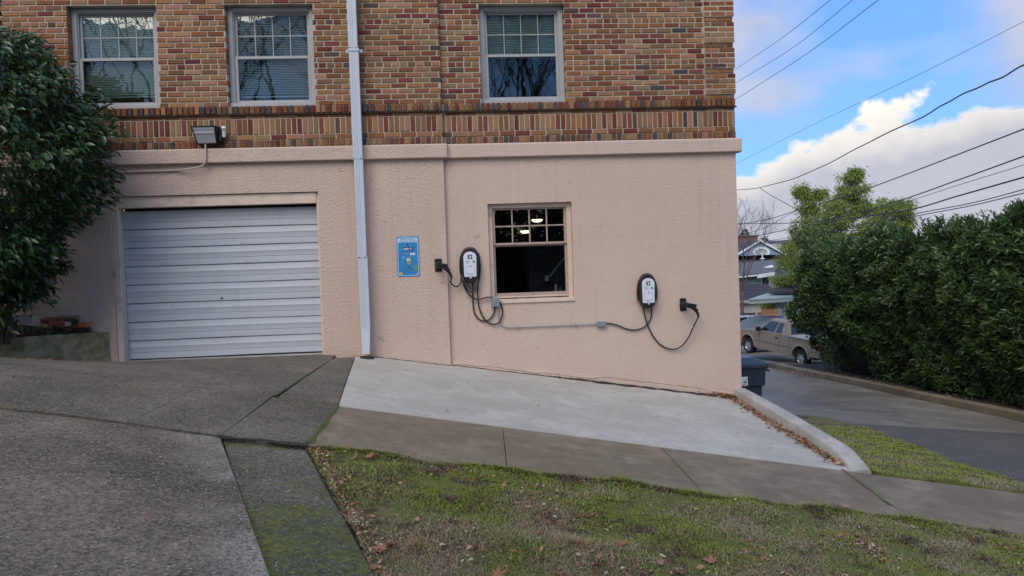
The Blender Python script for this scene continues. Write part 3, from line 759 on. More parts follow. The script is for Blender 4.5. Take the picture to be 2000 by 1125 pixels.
# brick wall: mortar backing with openings, bricks proud of it
UPO = [w1, w2, w3]
mb = wallpanel(XL, XS, Zl, ZT, YL+.004, YL+.14, [w1, w2], .005); wallpanel(XS, CX-.005, Zl, ZT, .004, .14, [w3], .005, mb=mb)
mb.add([(XS, YL+.004, Zl), (XS, .004, Zl), (XS, .004, ZT), (XS, YL+.004, ZT)], [(0, 1, 2, 3)])
mb.add([(CX-.005, 0, Zl), (CX-.005, 13, Zl), (CX-.005, 13, ZT), (CX-.005, 0, ZT)], [(0, 1, 2, 3)])
bp(mb, 'mortar', M['mortar'])

bricks = []    # (kind, x0, x1, z0, z1, yfront, depth)
zc0 = Zl+.004
Zh = zc0+.092                      # header course
Zs1 = Zh+.004+.068                 # stretcher
Zso = Zs1+.200
Zs2 = Zso+.068
Zsl = Zs2+.020
Zst = zr-.004                      # top of the sill course
PITCH_ = .0680
def run(kind, z0, z1, L, J, off, yp, openings=True, xr=(XL, CX), d_=.10, jit=.003):
    for (a, b, yf) in ((XL, XS, YL), (XS, CX, 0)):
        x = a-off
        while x < b:
            x0, x1 = max(x, a+(J/2 if x > a-.02 else 0)), min(x+L, b-(0 if yf == 0 or True else J))
            segs = [(x0, x1)]
            if openings:
                for w in UPO:
                    if w[2]-.01 < (z0+z1)/2 < w[3]+.002:
                        ns = []
                        for s0, s1 in segs:
                            if s1 <= w[0] or s0 >= w[1]: ns.append((s0, s1))
                            else:
                                if s0 < w[0]: ns.append((s0, w[0]))
                                if s1 > w[1]: ns.append((w[1], s1))
                        segs = ns
            for s0, s1 in segs:
                if s1-s0 > .018 and s1 > -8.6: bricks.append((kind, s0, s1, z0, z1, yf-yp+random.uniform(-jit, jit), d_))
            x += L+J
run('header_brick', zc0+.004, Zh-.006, .053, .0150, .02, .020, False)
run('brick', Zh+.002, Zs1-.010, .189, .0150, .07, .005, False)
run('soldier_brick', Zs1, Zso-.008, .053, .0150, .01, .005, False, jit=.002)
run('brick', Zso+.003, Zs2-.008, .189, .0150, .15, .005, False)
run('header_brick', Zst-.095, Zst, .053, .0150, .035, .038, False, jit=.005)
zlist = []; z = Zst+.006; k = 0
while z < F(1000, -60)[1]:
    hdr = k in (7, 15, 23)
    run('brick' if not hdr else 'header_brick', z, z+.054, .189 if not hdr else .087, .0155, (.0 if k % 2 else .102)+random.uniform(-.01, .01), .005)
    # dog-toothed quoin strip at the corner
    zlist.append((z, k)); z += PITCH_; k += 1
XQ = F(1376, 100)[0]
nb = []
for br in bricks:
    kd, x0, x1, z0, z1, yf, dp = br
    if z0 > Zst and x1 > XQ-.006:
        if x0 < XQ-.03: nb.append((kd, x0, XQ-.012, z0, z1, yf, dp))
        continue
    nb.append(br)
bricks = nb
for z, k in zlist:
    proud = k % 5 != 0; xe = CX+(.014 if proud else 0); yf = -.008-(.016 if proud else 0)
    cuts = [XQ, XQ+.193, xe] if k % 2 else [XQ, XQ+.09, XQ+.294, xe]
    for a_, b_ in zip(cuts, cuts[1:]):
        if b_-a_ > .03: bricks.append(('brick', a_, b_-(.011 if b_ < xe else 0), z, z+.054, yf+random.uniform(-.002, .002), .25))
    # returns along the side wall
    yy = .26
    while yy < 1.2: bricks.append(('side', yy, yy+.19, z, z+.057, xe-.004, 0)); yy += .204
qm = MB(); zq0 = None
for z, k in zlist:
    if k % 5 == 0: continue
    qm.box(XQ-.003, CX+.009, -.0195, .02, z-.007 if k % 5 == 1 else z-.0135, z+.0545)
bp(qm, 'quoin_mortar', M['mortar'])
def brick_mesh(w, dp, h, c=.005):
    """front at y=0, body going back, chamfered front edges; 18 triangles"""
    a, b = w/2, h/2
    v = [(-a, dp, -b), (a, dp, -b), (a, dp, b), (-a, dp, b), (-a, c, -b), (a, c, -b), (a, c, b), (-a, c, b), (-a+c, 0, -b+c), (a-c, 0, -b+c), (a-c, 0, b-c), (-a+c, 0, b-c)]
    f = [(4, 5, 9, 8), (5, 6, 10, 9), (6, 7, 11, 10), (7, 4, 8, 11), (8, 9, 10, 11), (0, 1, 5, 4), (1, 2, 6, 5), (2, 3, 7, 6), (3, 0, 4, 7)]
    return v, f
def pick(x, kind, z):
    r = random.random()
    if kind == 'soldier_brick': wts = [14, 10, 8, 6, 8, 10, 12, 8, 1, 1, 8, 8]
    elif kind == 'header_brick' and z < Zst+.01: wts = [3, 9, 1, 16, 6, 8, 7, 1, 14, 9, 4, 14]
    elif x < -2.6: wts = [26, 17, 12, 9, 8, 3, 3, 14, 2, .5, 6, 7]
    elif x < XS: wts = [12, 14, 8, 12, 12, 7, 7, 8, 2, .6, 10, 12]
    else: wts = [9, 16, 5, 16, 12, 8, 9, 8, 3, .5, 8, 14]
    t = 0; r *= sum(wts)
    for i, w in enumerate(wts):
        t += w
        if r < t: return i
    return 0
def bdist(b):
    return (b[1]+b[2])**2/4+D*D+((b[3]+b[4])/2)**2-(40 if (b[2]-b[1]) > .15 or b[0] == 'soldier_brick' else 0)
vis = [b for b in bricks if b[0] != 'side' and (b[3]+b[4])/2 < F(1000, 2)[1]+(.02*abs(b[1])) and b[1] > -5.4 and not (b[1] < -4.1 and b[3] < 2.0)]
chosen = {}
for kd in ('brick', 'soldier_brick', 'header_brick'):
    L = sorted([b for b in vis if b[0] == kd], key=bdist)[:298]
    for b in L: chosen[id(b)] = 1
cache = {}; rest = {}
for b in bricks:
    kd, x0, x1, z0, z1, yf, dp = b; ci = pick(x0 if kd != 'side' else 3, kd, z0)
    if kd == 'side':
        rest.setdefault('brick', MB()).box(yf-.1, yf, x0, x1, z0, z1, ci); continue
    w, h = x1-x0, z1-z0
    if id(b) in chosen:
        key = (round(w, 3), round(h, 3), round(dp, 2), ci)
        if key not in cache:
            v, f = brick_mesh(key[0], dp, key[1]); me = bpy.data.meshes.new('brick'); me.from_pydata(v, [], f); me.materials.append(BRK[ci]); cache[key] = me
        o = bpy.data.objects.new(kd, cache[key]); o.location = ((x0+x1)/2, yf, (z0+z1)/2+1.0)
        o.rotation_euler = (random.gauss(0, .008), random.gauss(0, .006), random.gauss(0, .006)); link(o, B)
    else:
        v, f = brick_mesh(w, dp, h); rest.setdefault(kd, MB()).add([(p[0]+(x0+x1)/2, p[1]+yf, p[2]+(z0+z1)/2) for p in v], f, ci)
for kd, mb in rest.items():
    o = bp(mb, kd, BRK); o['kind'] = 'stuff'
# black joint under the projecting sill course
mb = MB(); mb.box(XL, XS+.03, YL-.03, YL, Zst-.112, Zst-.097); mb.box(XS+.03, CX+.02, -.03, 0, Zst-.112, Zst-.097); bp(mb, 'sill_mortar_bed', M['soil'])

# ---------------- upper windows
def up_window(w, yf, kind):
    x0, x1, z0, z1 = w; y = yf+.10
    mb = MB(); c = .062; cb = .060; ct = .05
    mb.cbox(x0, x0+c, y, y+.09, z0, z1, .004).cbox(x1-c, x1, y, y+.09, z0, z1, .004).cbox(x0+c, x1-c, y, y+.09, z1-ct, z1, .004).cbox(x0-.004, x1+.004, y-.045, y+.08, z0, z0+cb, .006)
    # stop beads
    mb.cbox(x0+c, x0+c+.012, y+.02, y+.08, z0+cb, z1-ct, .002).cbox(x1-c-.012, x1-c, y+.02, y+.08, z0+cb, z1-ct, .002).cbox(x0+c+.012, x1-c-.012, y+.02, y+.08, z1-ct-.012, z1-ct, .002)
    o = bp(mb, 'window', M['vinyl'])
    a0, a1 = x0+c+.012, x1-c-.012; zm = lerp(z0, z1, .502)
    def sash(b0, b1, yy, top):
        s = .030; r = .034 if top else .040; m2 = MB(); tb = .022 if top else .036
        m2.cbox(a0, a0+s, yy, yy+.035, b0, b1, .003).cbox(a1-s, a1, yy, yy+.035, b0, b1, .003).cbox(a0+s, a1-s, yy, yy+.035, b0, b0+r, .003).cbox(a0+s, a1-s, yy, yy+.035, b1-tb, b1, .003)
        m2.build('sash', M['vinyl'], o, loc=BL)
        g = (a0+s-.004, a1-s+.004, b0+r-.004, b1-tb+.004, yy+.018)
        MB().box(g[0], g[1], g[4], g[4]+.004, g[2], g[3]).build('pane', M['glass'], o, loc=BL)
        return g
    o.location = (0, 0, 0)
    gt = sash(zm-.005, z1-ct-.012, y+.055, True); gb = sash(z0+cb, zm+.022, y+.018, False)
    m2 = MB()
    for k in (1, 2, 3):
        x = lerp(gt[0], gt[1], k/4); m2.box(x-.0048, x+.0048, gt[4]-.007, gt[4]-.001, gt[2], gt[3])
    zz = lerp(gt[2], gt[3], .5); m2.box(gt[0], gt[1], gt[4]-.0065, gt[4]-.0015, zz-.005, zz+.005)
    m2.build('muntin_grille', M['vinyl'], o, loc=BL)
    # blind slats
    if kind != 3: zbl = lerp(gb[2], gb[3], .17 if kind == 2 else .22)
    else: zbl = zm+.02
    m3 = MB(); z = z1-ct-.03; tilt = {1: .95, 2: .55, 3: .9}[kind]; i = 0
    while z > zbl:
        hw = .0125; dy, dz = hw*math.cos(tilt), hw*math.sin(tilt)
        yb = y+.12; vs = [(a0+.01, yb-dy, z-dz), (a1-.01, yb-dy, z-dz), (a1-.01, yb+dy, z+dz), (a0+.01, yb+dy, z+dz)]
        m3.add(vs+[(v[0], v[1], v[2]-.0012) for v in vs], [(0, 1, 2, 3), (7, 6, 5, 4), (0, 4, 5, 1), (3, 2, 6, 7)]); z -= .0215; i += 1
    m3.box(a0+.01, a1-.01, y+.107, y+.132, zbl-.028, zbl-.012)
    ob = m3.build('blind', M['blind'] if kind != 2 else M['blind_white'], o, loc=BL); ob['kind'] = 'stuff'
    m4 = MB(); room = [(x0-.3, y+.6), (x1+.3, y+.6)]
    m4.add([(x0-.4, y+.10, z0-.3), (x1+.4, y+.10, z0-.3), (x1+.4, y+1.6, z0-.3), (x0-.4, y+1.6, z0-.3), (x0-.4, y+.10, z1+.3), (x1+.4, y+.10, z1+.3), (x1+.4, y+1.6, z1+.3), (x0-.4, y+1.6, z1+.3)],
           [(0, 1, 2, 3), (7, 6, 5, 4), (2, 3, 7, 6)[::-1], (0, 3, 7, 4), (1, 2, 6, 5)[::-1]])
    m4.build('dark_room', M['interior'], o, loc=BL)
    if kind == 1: MB().box(a0+.02, a1-.09, y+.2, y+.45, z0, lerp(gb[2], gb[3], .2)).build('cardboard_box', M['cardboard'], o, loc=BL)
up_window(w1, YL, 1); up_window(w2, YL, 2); up_window(w3, 0, 3)

# ---------------- ground floor window
def low_window():
    x0, x1, z0, z1 = LW; y = .07
    mb = MB(); c = .060
    mb.cbox(x0, x0+c, y, y+.1, z0, z1, .004).cbox(x1-c, x1, y, y+.1, z0, z1, .004).cbox(x0+c, x1-c, y, y+.1, z1-.055, z1, .004)
    mb.prism([(-.02, z0-.035), (-.02, z0-.008), (y+.09, z0+.03), (y+.09, z0-.035)], x0-.0, x1+.0, 'x')
    mb.cbox(x0+c, x1-c, y+.01, y+.1, z0+.03, z0+.05, .003)
    o = bp(mb, 'window', M['trim_pink']); o['label'] = 'old pink painted wooden window with eight small panes'
    a0, a1 = x0+c, x1-c; zt_, zb_ = z1-.055, z0+.05; zm = F(1035, 477, .1)[1]
    yu, yl = y+.03, y+.055
    m2 = MB(); s = .034
    m2.cbox(a0, a0+s, yu, yu+.035, zm, zt_, .003).cbox(a1-s, a1, yu, yu+.035, zm, zt_, .003).cbox(a0+s, a1-s, yu, yu+.035, zt_-.022, zt_, .003).cbox(a0+s, a1-s, yu-.008, yu+.04, zm-.004, zm+.026, .003)
    gx = (a0+s, a1-s); gz = (zm+.026, zt_-.022)
    for k in (1, 2, 3):
        x = lerp(*gx, k/4); m2.cbox(x-.009, x+.009, yu+.003, yu+.03, gz[0], gz[1], .003)
    zz = lerp(*gz, .5); 
    for k in range(4): m2.cbox(lerp(*gx, k/4)+(.009 if k else 0), lerp(*gx, (k+1)/4)-(.009 if k < 3 else 0), yu+.004, yu+.03, zz-.009, zz+.009, .003)
    m2.build('upper_sash', M['old_paint'], o, loc=BL)
    for i in range(4):
        for j in range(2):
            p0, p1 = lerp(*gx, i/4)+.007, lerp(*gx, (i+1)/4)-.007; q0, q1 = lerp(*gz, j/2)+.007, lerp(*gz, (j+1)/2)-.007
            ob = MB().box(-(p1-p0)/2, (p1-p0)/2, 0, .003, -(q1-q0)/2, (q1-q0)/2).build('pane', M['glass_dark'], o, loc=((p0+p1)/2, yu+.018, (q0+q1)/2+1.0))
            ob.rotation_euler = (random.uniform(-.006, .006), 0, random.uniform(-.01, .01))
    m3 = MB(); m3.cbox(a0, a0+s*.9, yl, yl+.035, zb_, zm, .003).cbox(a1-s*.9, a1, yl, yl+.035, zb_, zm, .003).cbox(a0+s*.9, a1-s*.9, yl, yl+.035, zb_, zb_+.042, .003).cbox(a0+s*.9, a1-s*.9, yl, yl+.035, zm-.022, zm-.006, .003)
    m3.build('lower_sash', M['old_paint'], o, loc=BL)
    MB().box(a0+s*.9-.004, a1-s*.9+.004, yl+.016, yl+.02, zb_+.04, zm-.02).build('pane', M['glass_dark'], o, loc=BL)
    # the room behind
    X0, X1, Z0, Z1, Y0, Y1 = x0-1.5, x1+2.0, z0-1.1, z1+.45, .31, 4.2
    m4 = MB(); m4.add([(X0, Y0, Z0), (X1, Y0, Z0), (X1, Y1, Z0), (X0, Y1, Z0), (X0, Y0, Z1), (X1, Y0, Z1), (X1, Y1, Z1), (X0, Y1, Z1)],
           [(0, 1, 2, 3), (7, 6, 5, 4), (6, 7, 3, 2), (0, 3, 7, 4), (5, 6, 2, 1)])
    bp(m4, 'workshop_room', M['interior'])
    xa, zx = F(1034, 520, 1.6); xb = F(1075, 520, 1.6)[0]
    bp(MB().box(xa, xa+.75, 1.6, 1.64, zx-1.2, F(1034, 478, 1.6)[1]), 'inner_door', M['door_grey'])
low_window()
def ceil_light(px, py, y, lab):
    x, z = F(px, py, y); r = .085
    e = empty('ceiling_light', (x, y, z), lab, 'ceiling light', 'lit ceiling lights in the dark workshop')
    MB().lathe([(0, -.04), (r*.6, -.035), (r*.93, -.015), (r, .0), (r*.96, .012)], 24).build('diffuser', emit_mat('warm_lamp_glass', (1, .78, .42), 2.2), e, smooth=True)
    MB().lathe([(r*1.04, .0), (r*1.06, .02), (r*.9, .04), (0, .04)], 24).build('rim', M['galv'], e, smooth=True)
    MB().tube([(0, 0, .04), (0, 0, LW[3]+.45-z)], .012).build('stem', M['black'], e)
ceil_light(1049, 429, 1.7, 'lit ceiling light seen through the upper row of small panes'); ceil_light(1026, 451, 2.5, 'lit ceiling light seen through the lower row of small panes')
def desk_lamp():
    y = .62; b_ = F(1072, 541, y); tp = F(1107, 496, y)
    e = empty('desk_lamp', (b_[0], y, b_[1]-.12), 'thin grey jointed desk lamp behind the big lower pane', 'lamp')
    o_ = (b_[0], y, b_[1]-.12)
    def L(p): return (p[0]-o_[0], 0, p[1]-o_[2])
    MB().tube([L(b_), L(tp)], .006).tube([(L(b_)[0]+.02, .01, L(b_)[2]), (L(tp)[0]+.02, .01, L(tp)[2])], .004).build('arm', M['galv'], e)
    MB().lathe([(.012, .03), (.035, 0), (.05, -.05), (.048, -.05)], 16, Matrix.Translation((L(b_)[0]-.03, 0, L(b_)[2]))).build('lamp_shade', M['galv'], e, smooth=True)
    MB().tube([L(tp), (L(tp)[0]-.02, 0, L(tp)[2]-.5)], .006).build('arm', M['galv'], e)
    MB().lathe([(0, 0), (.07, 0), (.07, .015), (0, .02)], 16, Matrix.Translation((L(tp)[0]-.02, 0, L(tp)[2]-.515))).build('base', M['black'], e)
desk_lamp()
def bench():
    y0, y1 = .45, 1.1; zt_ = F(1090, 569, .45)[1]; xa, xb = F(1045, 560, .5)[0], LW[1]+.8; zf = LW[2]-1.1
    e = empty('workbench', ((xa+xb)/2, .8, zf), 'dark workbench with tools just inside the lower window pane', 'workbench'); w = (xb-xa)/2
    MB().cbox(-w, w, y0-.8, y1-.8, zt_-zf-.04, zt_-zf, .005).build('worktop', M['bark_dark'], e)
    for sx in (-1, 1):
        for sy2 in (-.3, .25): MB().cbox(sx*(w-.05)-.03, sx*(w-.05)+.03, sy2-.03, sy2+.03, 0, zt_-zf-.04, .004).build('leg', M['bark_dark'], e)
    xm = F(1063, 560, .6)[0]
    m_ = empty('computer_monitor', (xm, .75, zt_), 'dark computer monitor standing on the workbench behind the pane', 'monitor')
    MB().cbox(-.13, .17, -.015, .015, .05, .22, .004).build('screen', M['black'], m_); MB().lathe([(0, 0), (.07, 0), (.06, .012), (.015, .02), (.012, .06)], 16).build('stand', M['black'], m_)
    for k, (px, h) in enumerate(((1086, .10), (1095, .07))):
        xx = F(px, 560, .5)[0]
        tag(MB().lathe([(0, 0), (.022, 0), (.022, h*.7), (.009, h*.85), (.009, h), (0, h)], 14).build('bottle', M['box_grey'] if k else M['white_plastic'], smooth=True, loc=(xx, .52, zt_)), ('slim pale bottle standing on the workbench inside the lower pane', 'short grey bottle at the end of the workbench inside the lower pane')[k], 'bottle')
bench()

# ---------------- garage door with its timber surround
def garage():
    x0, x1, _, zt_ = GOPEN; yd = YL+.17; yj = YL+.02
    zb = F(440, 701, yd)[1]; zh = (F(241, 411, yd)[1]+F(616, 398, yd)[1])/2; xl = F(241, 420, yd)[0]; xr_ = F(628, 550, yd)[0]+.06
    xf = x0+.075
    mb = MB(); 
    mb.cbox(x0+.002, xf, yj, yd+.03, zb-.06, zt_-.004, .004).cbox(x1-.035, x1-.002, yj+.02, yd+.03, zb-.06, zt_-.004, .004)
    mb.cbox(xf, x1-.035, yj+.008, yj+.05, zh+.005, zt_-.006, .004); mb.cbox(xf, x1-.035, yj+.05, yd+.03, zh+.01, zh+.05, .003)
    bp(mb, 'door_surround', M['trim_pink'])
    mb = MB(); mb.box(xf, x1-.035, yd+.05, yd+.07, zb-.1, zt_); bk = bp(mb, 'garage_door', M['black_rough']); bk['label'] = 'white ribbed metal garage door'
    hS = .2365; top = zh-.002; z_ = zb+.045; n = 0; X = np.linspace(xf+.004, x1-.037, 25)
    while z_ < top-.02:
        z1_ = min(z_+hS, top); h = hS
        prof = [(0, .0), (.012, .008), (.03, .013), (.20, .0135), (.345, .0125), (.352, .005), (.362, .005), (.37, .0125), (.62, .0135), (.66, .018), (.70, .0135), (.955, .0125), (.975, -.008), (.996, -.012)]
        vs = []; fs = []; npf = len(prof)
        dn = random.uniform(-.002, .002)
        for X_ in X:
            for fz, oy in prof:
                zz = z_+fz*h
                if zz > z1_: zz = z1_
                wv = .0035*noise.noise(Vector((X_*1.7, zz*2, n)))+.0015*noise.noise(Vector((X_*7, zz*5, n)))
                vs.append((X_, yd-oy+wv+dn, zz+.0025*math.sin(X_*2+n)))
        for i in range(len(X)-1):
            for k in range(npf-1): fs.append((i*npf+k, (i+1)*npf+k, (i+1)*npf+k+1, i*npf+k+1))
        MB().add(vs, fs).build('door_slat', M['door_metal'], bk, smooth=True, loc=BL); z_ += hS; n += 1
    MB().box(xf+.01, x1-.037, yd-.004, yd+.02, zb+.004, zb+.046).build('bottom_seal', M['black'], bk, loc=BL)
    m5 = MB()
    kx, kz = F(434, 582, yd)
    m5.lathe([(0, -.012), (.012, -.012), (.014, 0)], 12, Matrix.Translation((kx, yd-.012, kz)) @ Matrix.Rotation(R(-90), 4, 'X')); m5.build('lock', M['black'], bk, loc=BL)
    # latch plate on the left jamb
    lx, lz = F(222, 535, YL); bp(MB().cbox(lx-.004, lx+.022, YL-.012, YL+.03, lz-.045, lz+.045, .003), 'strike_plate', M['galv'])
    # concrete threshold
    sheet('door_sill', [(xf, YL+.03), (x1-.04, YL+.03), (x1-.04, yd+.06), (xf, yd+.06)], M['curb_conc'], .012, .3, None, .03, 'structure')
garage()

# ================================================================== THINGS ON THE WALL
def downspout():
    w, dp = .118, .085; xa = F(688, 0, -.17); xb_ = F(713, 660, -.17); x = (xa[0]+xb_[0])/2; yb = YL-.078; zb = F(712, 690, -.17)[1]; zt_ = 7.6
    e = empty('downspout', (x, yb-dp, zb), 'tall white rectangular downspout running down between garage and sign', 'downspout')
    seams = [F(711, 642, -.17)[1], F(708, 505, -.17)[1], F(698, 313, -.17)[1], F(690, 97, -.17)[1], 5.2, zt_]
    for i, (a_, b_) in enumerate(zip(seams, seams[1:])):
        c = .0; off = x+(.010 if i == 0 else 0)-x
        sh = .012-.006*i
        pts = []; ww = w/2-(.003 if i % 2 else 0); rib = .004
        prof = [(-ww, 0), (-ww, -dp), (-ww*.45, -dp), (-ww*.40, -dp+rib), (-ww*.1, -dp+rib), (-ww*.05, -dp), (ww*.05, -dp), (ww*.1, -dp+rib), (ww*.4, -dp+rib), (ww*.45, -dp), (ww, -dp), (ww, 0)]
        mb = MB().prism([(p[0]+sh, p[1]+dp) for p in prof], a_-zb, b_-zb+.02, 'z'); mb.build('pipe_length', M['downspout'], e, bevel=.003)
    # shoe at the foot, kicked forward
    mb = MB(); z0 = .07
    for p0, p1 in (((0, 0, z0), (0, -.02, -.0)),):
        vs = [(sx*w*.47+.014, y_, z_) for (y_, z_) in ((.004, seams[0]-zb+.01), (dp-.004, seams[0]-zb+.01)) for sx in (-1, 1)]+[(sx*w*.38+.010, y_, z_) for (y_, z_) in ((-.03, .0), (dp-.02, -.01)) for sx in (-1, 1)]
        mb.add(vs, [(0, 1, 5, 4), (1, 3, 7, 5), (3, 2, 6, 7), (2, 0, 4, 6)])
    mb.build('shoe', M['downspout'], e)
    zz = F(690, 99, -.17)[1]-zb; mb = MB(); mb.cbox(-w/2-.045, w/2+.045, dp-.02, dp-.012, zz-.02, zz+.02, .002).cbox(-w/2-.008, w/2+.006, -.008, .0, zz-.018, zz+.018, .002).cbox(-w/2-.010, -w/2-.004, -.008, dp-.012, zz-.018, zz+.018, .002).cbox(w/2+.002, w/2+.008, -.008, dp-.012, zz-.018, zz+.018, .002)
    mb.build('bracket', M['downspout'], e)
    g = H(x, -.25); drain = MB().lathe([(0, .0), (.05, .02), (.075, .018), (.10, -.01)], 14); o = drain.build('drain_collar', M['bark_dark'], e, smooth=True, loc=(.01, .03, g-zb+.01))
downspout()

def flood():
    p0 = F(369, 243, -.3); p1 = F(430, 283, -.25); yb = YL-.02
    x0, x1 = p0[0], F(424, 260, -.25)[0]; z1 = p0[1]; z0 = F(400, 281, -.2)[1]; xc = (x0+x1)/2
    e = empty('wall_light', (xc, yb, z0), 'black boxy floodlight with a frosted lens on the brick band', 'floodlight'); w = (x1-x0)/2; h = z1-z0
    # trapezoid body leaning out
    v = [(-w*.86, 0, .02), (w*.86, 0, .02), (w, 0, h), (-w, 0, h), (-w*.80, -.06, 0), (w*.80, -.06, 0), (w*.98, -.20, h*.94), (-w*.98, -.20, h*.94)]
    MB().add(v, [(0, 1, 2, 3), (5, 4, 7, 6)[::1], (1, 5, 6, 2), (4, 0, 3, 7), (3, 2, 6, 7), (0, 4, 5, 1)][:]).build('housing', M['black_rough'], e, bevel=.01)
    # lens: inset on the sloping front
    a, b_, c, d_ = [Vector(v[i]) for i in (4, 5, 6, 7)]; n = (b_-a).cross(d_-a).normalized()
    def pt(u, t, off): p = a.lerp(b_, u).lerp(d_.lerp(c, u), t); return p+n*off
    for nm, (u0, u1, t0, t1), mm, of in (('lens', (.08, .92, .10, .90), M['lens'], .008),):
        q = [pt(u0, t0, of), pt(u1, t0, of), pt(u1, t1, of), pt(u0, t1, of)]; q2 = [p-n*.02 for p in q]
        MB().add(q+q2, [(0, 1, 2, 3), (0, 4, 5, 1), (1, 5, 6, 2), (2, 6, 7, 3), (3, 7, 4, 0)]).build(nm, mm, e)
    q = [pt(.10, .60, .013), pt(.90, .60, .013), pt(.90, .68, .016), pt(.10, .68, .016)]; MB().add(q+[p-n*.01 for p in q], [(0, 1, 2, 3), (0, 4, 5, 1), (2, 6, 7, 3)]).build('lens_ridge', M['white_plastic'], e)
    MB().cbox(w*.95, w*1.16, -.10, -.02, h*.15, h*.98, .01).build('ballast_box', M['black_rough'], e)
    MB().tube([(w*1.30, -.06, h*.40), (w*1.30, -.065, h*.80)], .022, 12).tube([(w*1.30, -.065, h*.80), (w*1.34, -.09, h*.93)], .026, 12).tube([(w*1.15, -.06, h*.5), (w*1.3, -.06, h*.5)], .012).build('photocell', M['white_plastic'], e, smooth=True)
    yl = YL-.082
    px = [(401, 280), (402, 300), (401, 316), (394, 324), (380, 328), (340, 332)]
    pts = [(*[F(a_, b2, yl)][0],) for a_, b2 in px]; P = [(p[0], yl, p[1]) for p in pts[:5]]+[(F(340, 333, YL-.02)[0], YL-.02, F(340, 333, YL-.02)[1]), (F(205, 337, YL-.02)[0], YL-.02, F(205, 337, YL-.02)[1]), (F(60, 341, YL-.02)[0], YL-.02, F(60, 341, YL-.02)[1])]
    Q = smooth_path(P[:6], 6)+[Vector(p) for p in P[6:]]
    o = MB().tube(Q, .0105, 8).build('conduit', M['beige_pipe'], smooth=True); tag(o, 'thin beige painted conduit dropping from the floodlight and running along under the ledge', 'conduit')
flood()

def text_mesh(name, body, size, mt, parent, loc, depth=.0006, bold=0.0, width=1.0, align='CENTER'):
    cu = bpy.data.curves.new(name, 'FONT'); cu.body = body; cu.size = size; cu.extrude = depth; cu.offset = bold; cu.align_x = align; cu.resolution_u = 2
    t = bpy.data.objects.new('t', cu); COL.objects.link(t); dg = bpy.context.evaluated_depsgraph_get()
    me = bpy.data.meshes.new_from_object(t.evaluated_get(dg)); bpy.data.objects.remove(t)
    me.materials.clear(); me.materials.append(mt); me.name = name
    o = bpy.data.objects.new(name, me); link(o, parent); o.location = loc; o.rotation_euler = (R(90), 0, 0); o.scale = (width, 1, 1); return o
def rrect(w, h, r, n=5, cx=0, cz=0):
    pts = []
    for sx, sz, a0 in ((1, 1, 0), (-1, 1, 90), (-1, -1, 180), (1, -1, 270)):
        for k in range(n+1):
            a_ = R(a0+90*k/n); pts.append((cx+sx*(w/2-r)+r*math.cos(a_), cz+sz*(h/2-r)+r*math.sin(a_)))
    return pts
def ring(outer, inner, y0, y1):
    n = len(outer); mb = MB(); vs = [(p[0], y0, p[1]) for p in outer]+[(p[0], y0, p[1]) for p in inner]+[(p[0], y1, p[1]) for p in outer]+[(p[0], y1, p[1]) for p in inner]; fs = []
    for i in range(n):
        j = (i+1) % n; fs += [(i, n+i, n+j, j), (i, j, 2*n+j, 2*n+i), (n+i, 3*n+i, 3*n+j, n+j)]
    return mb.add(vs, fs)
